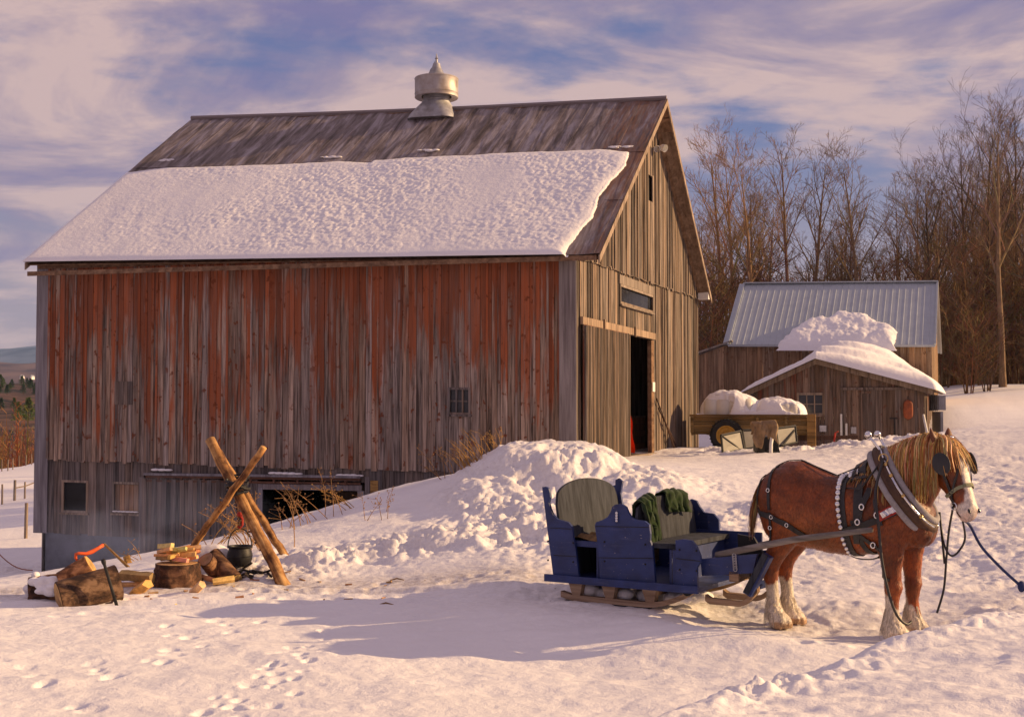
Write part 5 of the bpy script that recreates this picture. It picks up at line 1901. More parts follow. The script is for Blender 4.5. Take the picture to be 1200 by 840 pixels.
# ------------------------------------------------------------------ trees
def grow(seed, h, kind):
    rnd = random.Random(seed)
    trunk, crown = MB(), MB()
    bc = {'grey': (0.23, 0.16, 0.10), 'brown': (0.29, 0.18, 0.09), 'dark': (0.11, 0.078, 0.054)}[kind[0]]
    tc_ = {'grey': (0.21, 0.14, 0.085), 'brown': (0.29, 0.17, 0.075), 'dark': (0.13, 0.088, 0.058)}[kind[0]]
    spread = kind[1]

    def path(p, d, L, n, wob, lift):
        pts = [p]
        d = d.normalized()
        for i in range(n):
            d = (d + Vector((rnd.gauss(0, wob), rnd.gauss(0, wob), rnd.gauss(0, wob) * 0.6 + lift))).normalized()
            pts.append(pts[-1] + d * (L / n))
        return pts

    def branch(p, d, L, r, lvl):
        n = 5 if lvl == 1 else 4 if lvl == 2 else 3
        pts = path(p, d, L, n, 0.035 if lvl < 3 else 0.07, 0.03)
        rad = [max(0.0078, r * (1 - 0.80 * i / n)) for i in range(n + 1)]
        c = tuple(v * rnd.uniform(0.8, 1.2) for v in (bc if lvl == 1 else tc_))
        crown.tube(pts, rad, 5 if lvl == 1 else 3, c, False)
        if lvl >= (4 if kind[0] == 'brown' else 4): return
        k = {1: rnd.randint(5, 8), 2: rnd.randint(3, 5), 3: rnd.randint(1, 3)}[lvl]
        for i in range(k):
            t = rnd.uniform(0.25, 1.0)
            f = t * n; a = min(n - 1, int(f)); q = pts[a].lerp(pts[a + 1], f - a)
            dd = (pts[a + 1] - pts[a]).normalized()
            side = dd.orthogonal(); side.rotate(Matrix.Rotation(rnd.uniform(0, 6.283), 3, dd))
            nd = (dd * 0.9 + side * rnd.uniform(0.35, 0.65) + Vector((0, 0, 0.10))).normalized()
            branch(q, nd, L * rnd.uniform(0.34, 0.58), rad[a] * 0.62, lvl + 1)

    n = 12
    lean = Vector((rnd.gauss(0, 0.03), rnd.gauss(0, 0.03), 1))
    tp_ = [Vector((0, 0, -0.4))]
    d = lean.normalized()
    for i in range(n):
        d = (d + Vector((rnd.gauss(0, 0.018), rnd.gauss(0, 0.018), 0.03))).normalized()
        tp_.append(tp_[-1] + d * ((h * 0.95 + 0.4) / n))
    r0 = 0.0135 * h * kind[2]
    rad = [max(0.02, r0 * (1.25 if i == 0 else 1) * (1 - (i / n)) ** 0.85 + 0.015) for i in range(n + 1)]
    trunk.tube(tp_, rad, 8, bc, True)
    nb = int(kind[3])
    for i in range(nb):
        t = kind[4] + (0.985 - kind[4]) * (i + rnd.random()) / nb
        f = t * n; a = min(n - 1, int(f)); q = tp_[a].lerp(tp_[a + 1], f - a)
        an = i * 2.4 + rnd.uniform(-0.5, 0.5)
        el = rnd.uniform(0.72, 1.05) + 0.28 * t
        dd = Vector((math.cos(an) * math.cos(el), math.sin(an) * math.cos(el), math.sin(el)))
        L = h * spread * (0.16 + 0.26 * (1 - t) + 0.06 * rnd.random()) * (1.0 if t > 0.45 else 0.6)
        branch(q, dd, L, rad[a] * 0.55, 1)
    # thin dead side twigs low on the trunk
    for i in range(14):
        t = rnd.uniform(0.12, kind[4] + 0.1); f = t * n; a = int(f); q = tp_[a].lerp(tp_[a + 1], f - a)
        an = rnd.uniform(0, 6.283)
        pts = path(q, Vector((math.cos(an), math.sin(an), rnd.uniform(-0.2, 0.5))), h * rnd.uniform(0.03, 0.08), 3, 0.2, 0.0)
        crown.tube(pts, [0.018, 0.014, 0.011, 0.010], 3, tc_, False)
    return trunk, crown


TOPS = {}
def label_seed(s): return s


def tree_proto(seed, h, kind, name, label, cat, group):
    t = thing(name, label, cat, (0, 0, 0), 0, group)
    tr, cr = grow(seed, h, kind)
    tr.build('trunk', M['bark'], t, smooth=True, local=True)
    cr.build('crown', M['twig'], t, local=True)
    TOPS[label_seed(seed)] = max(p[2] for p in cr.v)
    return t


def dup(root, loc, rotz, sc=1.0, label=None, group=None):
    r = root.copy(); COL.objects.link(r)
    r.location = loc; r.rotation_euler = (0, 0, rotz); r.scale = (sc, sc, sc)
    if label: r['label'] = label
    if group: r['group'] = group
    for ch in list(root.children):
        c = ch.copy(); COL.objects.link(c); c.parent = r
    return r


LBL = {'grey': 'tall slender grey trunked bare tree in the wood behind the sheds',
       'brown': 'reddish brown fine twigged bare tree in the wood behind the sheds',
       'dark': 'tall dark spreading bare tree in the wood behind the sheds'}
KINDS_ = [(31, ('grey', 0.78, 0.95, 12, 0.42), 18.0), (32, ('brown', 0.78, 0.85, 15, 0.34), 17.0), (33, ('dark', 1.05, 1.05, 12, 0.36), 20.0),
          (34, ('grey', 0.68, 0.8, 12, 0.48), 16.0), (35, ('brown', 0.85, 0.95, 14, 0.38), 18.0), (36, ('dark', 0.9, 1.0, 12, 0.46), 19.0),
          (37, ('grey', 0.9, 0.85, 12, 0.36), 15.0)]
GRP = 'bare trees in the wood behind the sheds'
protos = [tree_proto(s, h, k, 'bare_tree', LBL[k[0]], 'tree', GRP) for s, k, h in KINDS_]
placed = [False] * len(protos)


def plant(i, px, Y, top_py, label=None, z=None):
    x = (px - 600) / 1500.0 * Y
    z = gh(x, Y) if z is None else z
    hgt = hz_(top_py - 14, Y) - z
    sc = hgt / TOPS[KINDS_[i][0]]
    global placed
    if not placed[i]:
        placed[i] = True
        o = protos[i]; o.location = (x, Y, z); o.rotation_euler = (0, 0, random.uniform(0, 6.28)); o.scale = (sc,) * 3
        if label: o['label'] = label
        return o
    return dup(protos[i], (x, Y, z), random.uniform(0, 6.28), sc, label or LBL[KINDS_[i][1][0]])


_tr = random.Random(5)
# the ones that stand out
plant(2, 1160, 62, 82, 'tallest dark bare tree standing over the wood at the right edge')
plant(5, 1190, 64, 108)
plant(2, 1098, 66, 150, 'dark bare tree with leaning limbs just right of the metal roof')
plant(4, 860, 66, 128, 'widest reddish brown bare tree rising beside the barn gable')
plant(1, 842, 70, 150)
plant(1, 882, 64, 165)
plant(3, 930, 68, 158, 'tall twin topped grey tree above the left half of the metal roof')
plant(0, 952, 70, 170)
plant(0, 1012, 66, 166, 'slim grey bare tree above the middle of the metal roof')
plant(6, 1046, 70, 205)
plant(6, 1070, 66, 190)
plant(5, 1134, 70, 140)
plant(2, 1215, 60, 90)
plant(5, 1260, 62, 100)
plant(0, 1175, 58, 130)
for k in range(56):
    px = _tr.uniform(800, 1330)
    Y = _tr.uniform(68, 100)
    topb = 235 if px < 1090 else 175
    plant(_tr.choice([0, 1, 3, 4, 5, 6, 0, 3]), px, Y, topb + _tr.uniform(-30, 80))
for k in range(46):
    px = _tr.uniform(1092, 1330)
    Y = _tr.uniform(60, 84)
    plant(_tr.choice([0, 1, 3, 5, 6]), px, Y, _tr.uniform(200, 330))

# young growth: saplings with whippy stems
def sapling_proto(seed, col_):
    rnd = random.Random(seed)
    t = thing('sapling', 'thin many stemmed brown sapling among the tree trunks', 'sapling', (0, 0, 0), 0, 'saplings among the trunks')
    st, tw_ = MB(), MB()
    for s in range(rnd.randint(4, 6)):
        an = rnd.uniform(0, 6.28); ln = rnd.uniform(0.02, 0.16)
        d = Vector((math.cos(an) * ln, math.sin(an) * ln, 1)).normalized()
        p = Vector((math.cos(an) * 0.2, math.sin(an) * 0.2, -0.2)); pts = [p]
        h = rnd.uniform(4.0, 7.0)
        for i in range(6):
            d = (d + Vector((rnd.gauss(0, .06), rnd.gauss(0, .06), .03))).normalized(); pts.append(pts[-1] + d * h / 6)
        st.tube(pts, [0.05 - 0.006 * i for i in range(7)], 4, tuple(c * rnd.uniform(.8, 1.2) for c in col_), False)
        for b in range(24):
            f = rnd.uniform(0.8, 5.99); a = int(f); q = pts[a].lerp(pts[a + 1], f - a)
            an = rnd.uniform(0, 6.28)
            dd = Vector((math.cos(an), math.sin(an), rnd.uniform(0.1, 1.1))).normalized()
            L = rnd.uniform(0.5, 1.5)
            m_ = q + dd * L * 0.5 + Vector((0, 0, 0.06))
            e = q + dd * L + Vector((rnd.gauss(0, .12), rnd.gauss(0, .12), .2))
            c = tuple(v * rnd.uniform(.75, 1.3) for v in col_)
            tw_.tube([q, m_, e], [0.018, 0.014, 0.010], 3, c, False)
            for z_ in range(3):
                s0 = q.lerp(e, rnd.uniform(.3, .95)); tw_.tube([s0, s0 + Vector((rnd.gauss(0, .25), rnd.gauss(0, .25), rnd.uniform(0.05, .45)))], [0.012, 0.009], 3, c, False)
    st.build('stem', M['bark'], t, local=True); tw_.build('twigs', M['twig'], t, local=True)
    return t


sps = [sapling_proto(50 + i, c) for i, c in enumerate([(0.16, 0.095, 0.05), (0.13, 0.085, 0.055), (0.20, 0.115, 0.05)])]
spl = [False] * 3
def plant_s(px, Y, sc):
    i = _tr.randrange(3); x = (px - 600) / 1500.0 * Y; z = gh(x, Y)
    if not spl[i]:
        spl[i] = True; o = sps[i]; o.location = (x, Y, z); o.scale = (sc,) * 3
    else: dup(sps[i], (x, Y, z), _tr.uniform(0, 6.28), sc)
for k in range(85): plant_s(_tr.uniform(1092, 1330), _tr.uniform(60, 90), _tr.uniform(0.6, 1.25))
for k in range(50): plant_s(_tr.uniform(805, 1095), _tr.uniform(62, 100), _tr.uniform(0.8, 1.5))
for k in range(4): plant_s(_tr.uniform(1128, 1220), _tr.uniform(55, 58), _tr.uniform(0.5, 0.8))

# the depth of the wood: trunks and twigs nobody could count
def thicket(name, label, x0f, x1f, Y0, Y1, n, h0, h1, col_, r, twn):
    mb = MB()
    for k in range(n):
        Y = _tr.uniform(Y0, Y1); px = _tr.uniform(x0f, x1f); x = (px - 600) / 1500 * Y
        z = gh(x, Y)
        h = _tr.uniform(h0, h1)
        c = tuple(v * _tr.uniform(.6, 1.3) for v in col_)
        ln = Vector((_tr.gauss(0, .05), _tr.gauss(0, .05), 1))
        p = Vector((x, Y, z - .2))
        pts = [p, p + ln * h * .35, p + ln * h * .7 + Vector((_tr.gauss(0, .1), _tr.gauss(0, .1), 0)) * h * .1, p + ln * h]
        mb.tube(pts, [r, r * .8, r * .5, r * .15], 3, c, False)
        for b in range(twn):
            t = _tr.uniform(.15, 1); q = p + ln * h * t
            an = _tr.uniform(0, 6.28); L = h * _tr.uniform(.08, .26) * (1.15 - t * .6)
            e = q + Vector((math.cos(an) * L * .7, math.sin(an) * L * .7, L * _tr.uniform(.3, 1)))
            mb.tube([q, e], [r * .28, r * .12], 3, c, False)
            for s_ in range(2):
                q2 = q.lerp(e, _tr.uniform(.4, 1)); mb.tube([q2, q2 + Vector((_tr.gauss(0, .3), _tr.gauss(0, .3), _tr.uniform(.1, .6))) * L * .5], [r * .16, r * .09], 3, c, False)
    o = mb.build(name, M['twig'])
    tagit(o, label, 'thicket', kind='stuff')


thicket('woodland_depth', 'dim tangle of trunks and twigs deep in the wood behind the sheds', 790, 1420, 96, 135, 620, 5, 12, (0.14, 0.09, 0.055), 0.085, 12)
thicket('field_edge_brush', 'orange brown leafless brush along the foot of the snow field', -330, 62, 150, 185, 1050, 3.0, 10.0, (0.30, 0.145, 0.05), 0.10, 10)
thicket('valley_brush', 'purplish bare brush on the slope beyond the orange brush', -330, 64, 230, 330, 620, 7, 15, (0.17, 0.105, 0.075), 0.2, 8)

# evergreens in the valley
def conifer(seed, h, w_, col_):
    rnd = random.Random(seed)
    t = thing('evergreen_tree', 'dark evergreen tree in the valley left of the barn', 'tree', (0, 0, 0), 0, 'evergreens in the valley')
    tr = MB(); tr.tube([(0, 0, -.5), (0, 0, h * .95)], [h * .018, h * .004], 6, (0.08, 0.05, 0.035), False)
    tr.build('trunk', M['bark'], t, local=True)
    cr = MB()
    for k in range(620):
        t_ = rnd.random() ** 0.8; z = h * (0.12 + 0.88 * t_)
        an = rnd.uniform(0, 6.28)
        lobe = 0.75 + 0.35 * math.sin(an * 3 + seed) * (1 - t_) + 0.2 * math.sin(z * 2.1 + an)
        rr = w_ * (1 - t_) ** 0.75 * rnd.uniform(0.35, 1.0) * lobe + 0.12
        c = Vector((math.cos(an) * rr, math.sin(an) * rr, z))
        s = h * rnd.uniform(0.02, 0.045)
        o_ = Vector((math.cos(an), math.sin(an), rnd.uniform(-.1, .5)))
        sd = Vector((-math.sin(an), math.cos(an), rnd.uniform(-.3, .3)))
        cc = tuple(v * rnd.uniform(.6, 1.35) for v in col_)
        cr.add([c - o_ * s - sd * s * .7, c - o_ * s * .2 + sd * s * .9, c + o_ * s * 1.8 + Vector((0, 0, s * .2)), c + Vector((0, 0, s * .8))], [(0, 1, 3), (1, 2, 3), (2, 0, 3), (0, 2, 1)], cc)
    cr.build('crown', M['needle'], t, local=True)
    return t


evs = [conifer(3, 12.0, 5.6, (0.045, 0.075, 0.022)), conifer(4, 12.0, 5.4, (0.085, 0.115, 0.028)), conifer(5, 12.0, 5.0, (0.03, 0.05, 0.028))]
evp = [False] * 3
def plant_e(i, px, py0, py1, Y, label=None):
    x = (px - 600) / 1500 * Y; z0, z1 = hz_(py0, Y), hz_(py1, Y); sc = (z1 - z0) / 12.0
    if not evp[i]:
        evp[i] = True; o = evs[i]; o.location = (x, Y, z0); o.scale = (sc,) * 3
    else: o = dup(evs[i], (x, Y, z0), _tr.uniform(0, 6.28), sc)
    if label: o['label'] = label
plant_e(1, 34, 497, 466, 205, 'yellowish green evergreen tree standing above the orange brush')
plant_e(1, 22, 496, 471, 215)
plant_e(1, 46, 494, 468, 212)
plant_e(0, 17, 480, 466, 250); plant_e(2, 2, 482, 466, 240)
for k in range(95):
    px = _tr.uniform(-140, 64); Y = _tr.uniform(290, 420)
    b = _tr.uniform(452, 464); plant_e(_tr.choice([0, 2]), px, b, b - _tr.uniform(8, 16), Y)
for k in range(14):
    px = _tr.uniform(-300, -40); Y = _tr.uniform(200, 300)
    b = _tr.uniform(470, 490); plant_e(_tr.choice([0, 1, 2]), px, b, b - _tr.uniform(18, 30), Y)

# pale house fronts in the valley
for (px, w_) in ((26, 2.0), (38, 1.8)):
    p = at(px, 443, 395)
    hb = MB(); hb.cbox((0, 0, 0), 395 * w_ / 1500, 2.5, 0.8)
    hb2 = MB(); W2 = 395 * w_ / 3000 + .1
    t = thing('distant_house', 'tiny white house among the valley evergreens, ' + ('left one' if px < 30 else 'right one'), 'house', p)
    hb.build('wall', M['whitepaint'], t, local=True)
    hb2.prism([(-W2, 0.41), (W2, 0.41), (0, 0.9)], lambda a, b, t_: Vector((a, t_, b)), -1.3, 1.3)
    hb2.build('roof', M['metalroof'], t, local=True)

# fence on the field
def post(px, py, Y, h, r=0.06, label=None, rails=()):
    p = at(px, py, Y); p.z = gh(p.x, p.y)
    m_ = MB(); tilt_ = Vector((_tr.gauss(0, .02), 0, 1))
    m_.tube([p - Vector((0, 0, .3)), p + tilt_ * h * .5, p + tilt_ * h], [r, r * .95, r * .9], 7, rc())
    o = m_.build('fence_post', M['fencewood'], None, origin=p)
    tagit(o, label or 'weathered post in the fence lines across the snow field', 'fence post', 'posts standing in the snow field')
    return p
post(30, 637, 42, 1.15, 0.06, 'nearest wooden post standing alone on the snow field left of the barn')
p1 = post(17, 587, 72, 1.15, 0.08, 'thick corner post carrying a rail on the snow field')
p2 = post(29, 586, 73, 0.95, 0.055, 'middle post under the rail on the snow field')
p3 = post(42, 583, 75, 1.05, 0.06, 'post at the right end of the rail next to the barn corner')
post(2.5, 590, 70, 1.1, .055)
for px, Y in ((-14, 70), (-40, 71), (-70, 72), (2, 118), (9, 117), (15, 118), (22, 122), (30, 126), (37, 128), (43, 130), (-8, 116), (-20, 116)):
    post(px, 560, Y, 1.05, 0.055)
rm2 = MB(); rm2.tube([p1 + Vector((0, 0, .7)), p2 + Vector((0, 0, .7)), p3 + Vector((0, 0, .75))], 0.035, 6, rc())
ro_ = rm2.build('fence_rail', M['fencewood'], None, origin=p1 + Vector((0, 0, 1.0)))
tagit(ro_, 'long pole rail carried by three posts on the snow field', 'fence rail')
cd_ = MB()
a, b = at(-2, 648, 33), at(38, 668, 30)
pts = [a.lerp(b, t) - Vector((0, 0, 0.12 * math.sin(t * math.pi))) for t in np.linspace(0, 1, 8)]
for q in pts[1:-1]: q.z = max(q.z, gh(q.x, q.y) + .03)
cd_.tube(pts, 0.014, 5)
co2 = cd_.build('field_cord', M['rustbrown'], None, origin=a)
tagit(co2, 'thin reddish cord stretched over the snow beside the barn corner', 'cord')
# ------------------------------------------------------------------ tripod, cauldron, logs
def melt(o, vox, it=4):
    """fuses heaped balls of snow into one soft uneven lump"""
    m1 = o.modifiers.new('fuse', 'REMESH'); m1.mode = 'VOXEL'; m1.voxel_size = vox; m1.use_smooth_shade = True
    m2 = o.modifiers.new('soften', 'SMOOTH'); m2.factor = .6; m2.iterations = it

def wobtube(mb, p, q, r0, r1, n=10, seg=9, w_=0.012, col=(1, 1, 1), jit=0.05):
    p, q = Vector(p), Vector(q)
    pts = [p.lerp(q, i / seg) + Vector((random.gauss(0, w_), random.gauss(0, w_), random.gauss(0, w_))) * (1 if 0 < i < seg else 0) for i in range(seg + 1)]
    mb.tube(pts, [r0 + (r1 - r0) * i / seg for i in range(seg + 1)], n, col, True, jit)


tA0, tA1 = at(332, 682, 15.9), at(246, 515, 16.75)      # the thick front pole, foot right
tB0, tB1 = at(207, 668, 16.5), at(309, 524, 15.9)      # the thin pole, foot left
tC0, tC1 = at(332, 648, 17.5), at(252, 524, 16.85)      # the far pole
for p in (tA0, tB0, tC0): pass
kn = at(277, 570, 16.45)
trip = thing('log_tripod', 'tripod of three peeled poles lashed with chain over the fire pit', 'tripod', (kn.x, kn.y, gh(kn.x, kn.y)))
for (a, b, r0, r1) in ((tA0, tA1, 0.078, 0.064), (tB0, tB1, 0.046, 0.042), (tC0, tC1, 0.054, 0.048)):
    m_ = MB(); ax = (b - a).normalized(); L = (b - a).length; q_ = Vector((0, 0, 1)).rotation_difference(ax)
    wobtube(m_, (0, 0, -.08), (0, 0, L), r0, r1, 14, 18, 0.006, (1, 1, 1) if r0 > .05 else (1.25, 1.2, 1.1), 0.06)
    for k in range(6):
        t = random.uniform(.1, .9) * L; an = random.uniform(0, 6.28); d2 = Vector((math.cos(an), math.sin(an), .4))
        m_.tube([(0, 0, t), Vector((0, 0, t)) + d2 * (r0 + .025)], [0.022, 0.012], 6, (0.6, .5, .4))
    po = m_.build('pole', M['pole'], trip, smooth=True, local=True)
    po.rotation_mode = 'QUATERNION'; po.rotation_quaternion = q_; po.location = a - Vector(trip.location)
lash = MB()
for k in range(6):
    c = kn + Vector((random.gauss(0, .012), 0, -0.10 + 0.04 * k))
    n = 26
    ring = [c + Vector((math.cos(2 * math.pi * i / n) * (0.13 + .015 * math.sin(i * 2.0 + k)), math.sin(2 * math.pi * i / n) * 0.15, 0.05 * math.cos(2 * math.pi * i / n + k))) for i in range(n + 1)]
    lash.tube(ring, [0.016 + .006 * (i % 2) for i in range(n + 1)], 5, cap=False)
lash.build('chain_lashing', M['iron'], trip)

# hanging chain with the cauldron
cc = at(281, 651, 16.45)
potM = Matrix.Translation(cc)
hc = thing('hanging_chain', 'rusty chain with a red hook hanging from the tripod knot down to the cauldron', 'chain', cc + Vector((0, 0, 0.35)))
ch = MB()
top = kn + Vector((0, 0, -0.12)); bot = cc + Vector((0, 0, 0.37))
N = 18
for i in range(N):
    c = top.lerp(bot, (i + .5) / N); L = (top - bot).length / N
    ax = Vector((1, 0, 0)) if i % 2 else Vector((0, 1, 0))
    ring = [c + ax * (math.cos(a) * .022) + Vector((0, 0, math.sin(a) * L * .66)) for a in np.linspace(0, 2 * math.pi, 9)]
    ch.tube(ring, 0.007, 4, cap=False)
ch.build('links', M['rustrail'], hc)
hk = MB()
hk.tube([bot + Vector((0, 0, .14)), bot + Vector((0.03, 0, .10)), bot + Vector((0.03, 0, .02)), bot + Vector((0, 0, -.02)), bot + Vector((-0.03, 0, 0.01))], 0.016, 6)
hk.lathe([(0.03, -.03), (0.05, 0), (0.03, .03)], bot + Vector((0, 0, .16)), 10)
hk.build('red_hook', M['red'], hc)
pot = thing('cauldron', 'black cast iron cauldron with three feet hanging under the tripod', 'cauldron', cc - Vector((0, 0, 0.15)))
pb = MB()
pb.lathe([(0.002, -0.135), (0.09, -0.13), (0.135, -0.10), (0.158, -0.04), (0.160, 0.02), (0.145, 0.075), (0.138, 0.095), (0.142, 0.10), (0.160, 0.115), (0.163, 0.125), (0.155, 0.13), (0.14, 0.125), (0.128, 0.09), (0.14, 0.0), (0.09, -0.11), (0.002, -.115)], cc, 36)
pb.lathe([(0.161, -.005), (0.166, 0.0), (0.161, .005)], cc, 36)
pb.build('pot_body', M['iron'], pot, smooth=True, angle=45)
bl = MB()
bl.tube([cc + Vector((math.cos(a) * .155, 0.0, 0.10 + math.sin(a) * .25)) for a in np.linspace(0, math.pi, 13)], 0.008, 6)
bl.build('bail', M['iron'], pot)
for a in (0.3, 2.4, 4.5):
    f_ = MB(); d = Vector((math.cos(a), math.sin(a), 0))
    f_.tube([cc + d * .10 - Vector((0, 0, .09)), cc + d * .13 - Vector((0, 0, .19))], [0.024, .014], 7)
    f_.build('foot', M['iron'], pot)

# chopping stump with split kindling
SBT = at(207, 694, 15.75); SBT.z = gh(SBT.x, SBT.y) - .06
stump = MB()
rs = []
for t in np.linspace(0, 1, 9):
    ring = []
    for k in range(40):
        a = 2 * math.pi * k / 40
        r = 0.275 * (1.06 - .10 * t) * (1 + .06 * math.sin(a * 3 + 1) + .05 * math.sin(a * 7 + t * 3) + random.uniform(-.035, .035))
        ring.append(SBT + Vector((math.cos(a) * r, math.sin(a) * r, 0.32 * t)))
    rs.append(ring)
stump.rings(rs, (0.7, 0.55, 0.5))
so = stump.build('chopping_stump', M['logbark'], None, smooth=True, origin=SBT, angle=50)
WM[so.name] = Matrix.Translation(SBT)
tagit(so, 'squat dark barked chopping stump piled with split kindling', 'stump')
cap = MB()
cap.lathe([(0.001, .325), (0.24, .325), (0.25, .318)], SBT, 36, (0.50, 0.31, 0.15))
cap.build('cut_top', M['attrwood'], so)
def billet(name, label, c, d, L, r, col, group=None, roll=0.0, mat=None, cat='firewood', sides=5):
    """a split piece: wedge section, rough faces"""
    d = Vector(d).normalized(); s = d.cross(Vector((0, 0, 1))).normalized(); u = s.cross(d)
    mb = MB(); rs = []
    sec = [(math.cos(a + roll) * r * f, math.sin(a + roll) * r * f) for a, f in zip(np.linspace(0, 2 * math.pi, sides, endpoint=False), [random.uniform(.7, 1.15) for _ in range(sides)])]
    for t in np.linspace(-.5, .5, 6):
        rs.append([Vector(c) + d * (L * t) + s * (a * random.uniform(.93, 1.07)) + u * (b * random.uniform(.93, 1.07)) for a, b in sec])
    mb.rings(rs, tuple(v * random.uniform(.85, 1.15) for v in col))
    o = mb.build(name, mat or M['attrwood'], None, origin=c, fixn=True)
    tagit(o, label, cat, group)
    return o
ks = (0.62, 0.38, 0.16)
ktop = SBT + Vector((0, 0, .34))
klab = 'pale split stick in the kindling heap on top of the chopping stump'
for k in range(19):
    layer = k // 6
    x = -0.20 + 0.42 * ((k % 6) + .5) / 6 + random.uniform(-.03, .03)
    a = random.uniform(-.6, .6) + (0.5 if layer == 1 else -.2)
    billet('kindling_stick', klab, ktop + Vector((x * .75, random.uniform(-.12, .1), 0.035 + .055 * layer)),
           (math.cos(a), math.sin(a), random.uniform(-.12, .22)), random.uniform(.2, .33), random.uniform(.024, .042), tuple(c * random.uniform(.75, 1.1) for c in ks), 'split kindling on the chopping stump', random.random() * 3, sides=4)
# loose splits on the snow
def lay(px, py, Y, dz): 
    p = at(px, py, Y); p.z = gh(p.x, p.y) + dz; return p
billet('split_log', 'flat split log with a dark bark top lying between the log pile and the stump', lay(160, 690, 15.5, .13), (1, -.25, -.05), .42, .075, (0.30, 0.16, 0.08), roll=.4)
billet('split_log', 'bright orange wedge of split wood leaning against the flat split log', lay(166, 692, 15.3, .09), (.7, -.6, .45), .30, .075, (0.72, 0.36, 0.12), roll=1.2)
billet('split_log', 'thin pale split lying under the flat split log', lay(150, 692, 15.5, .04), (1, .1, 0), .34, .035, (0.55, 0.36, 0.18))
billet('split_log', 'pale yellow wedge of wood lying in front of the chopping stump', lay(231, 697, 15.2, .06), (.6, -.5, .5), .24, .05, (0.75, 0.50, 0.20))
billet('split_log', 'short split of yellow wood lying between the stump and the fire', lay(262, 686, 15.7, .05), (.9, .3, .1), .26, .05, (0.72, 0.45, 0.17))
billet('split_log', 'slender split resting on the ground beside the stump foot', lay(243, 684, 15.8, .07), (1, -.5, -.2), .34, .035, (0.45, 0.26, 0.12))
for k in range(34):
    px, py = random.uniform(150, 460), random.uniform(676, 708); Y = 2.15 * 1500 / (py - 480)
    p = lay(px, py, Y, .008)
    billet('wood_chip', 'chip of wood scattered on the snow around the fire pit', p, (random.gauss(0, 1), random.gauss(0, 1), random.gauss(0, .15)), random.uniform(.04, .12), random.uniform(.006, .016), (0.34, 0.20, 0.10) if random.random() < .6 else (0.6, .4, .2), 'wood chips around the fire pit', sides=4)

# logs standing round the fire
def log_round(name, label, c, d, L, r, colb=(1, 1, 1), colc=(0.46, 0.28, 0.13), group=None, snow=False, flat=1.0):
    d = Vector(d).normalized(); s = d.cross(Vector((0, 0, 1)))
    if s.length < .1: s = d.cross(Vector((1, 0, 0)))
    s.normalize(); u = s.cross(d)
    mb = MB(); rs = []
    n = 26
    ph = random.uniform(0, 6)
    for t in np.linspace(-.5, .5, 8):
        rs.append([Vector(c) + d * (L * t) + (s * math.cos(2 * math.pi * k / n) + u * math.sin(2 * math.pi * k / n) * flat) * (r * (1 + .05 * math.sin(3 * 2 * math.pi * k / n + ph) + random.uniform(-.03, .03))) for k in range(n)])
    mb.rings(rs, colb)
    o = mb.build(name, M['logbark'], None, smooth=True, origin=c, fixn=True, angle=50)
    WM[o.name] = Matrix.Translation(Vector(c))
    tagit(o, label, 'log', group)
    for sg, rr in ((-1, rs[0]), (1, rs[-1])):
        e = MB(); cen = Vector(c) + d * (L * .5 * sg) + d * (.006 * sg)
        rim = [cen + (q - d * 0 - (Vector(c) + d * (L * .5 * sg))) * .93 for q in rr]
        inn = [cen + d * (.004 * sg) + (q - (Vector(c) + d * (L * .5 * sg))) * .45 for q in rr]
        if sg < 0: rim.reverse(); inn.reverse()
        e.rings([rim, inn], tuple(v * random.uniform(.85, 1.1) for v in colc), False)
        e.add([cen + d * .005 * sg] + inn, [(0, 1 + k, 1 + (k + 1) % n) for k in range(n)], tuple(v * .8 for v in colc))
        e.build('cut_end', M['attrwood'], o, fixn=False)
    return o
log_round('fire_log', 'dark log leaning on the fire, nearest the cauldron', lay(262, 676, 16.0, .13), (.55, -.35, -.5), .48, .115, (1.1, .95, .8))
log_round('fire_log', 'round log standing at the edge of the fire beside the stump', lay(250, 680, 16.0, .12), (-.25, -.55, .55), .42, .10, (1.2, 1.0, .8), (0.36, 0.24, 0.13))
mb_ = MB()
for k in range(5):
    c = lay(233 + k * 5, 668, 16.6, .10)
    mb_.sphere(c, .20, 16, 10, (1, 1, 1), (1.0, .7, .9))
P0 = lay(238, 668, 16.6, .08)
mo = mb_.build('snow_lump', M['snowcap'], None, smooth=True, origin=P0)
melt(mo, .02)
tagit(mo, 'smooth rounded lump of snow behind the kindling stump', 'snow')
# charred wood in the pit
for k in range(14):
    p = lay(random.uniform(272, 318), random.uniform(680, 690), random.uniform(15.9, 16.5), .03)
    billet('charred_stick', 'black charred stick lying in the fire pit under the cauldron', p, (random.gauss(0, 1), random.gauss(0, 1), random.uniform(0, .5)), random.uniform(.12, .3), .016, (0.025, 0.02, 0.018), 'charred sticks in the fire pit')

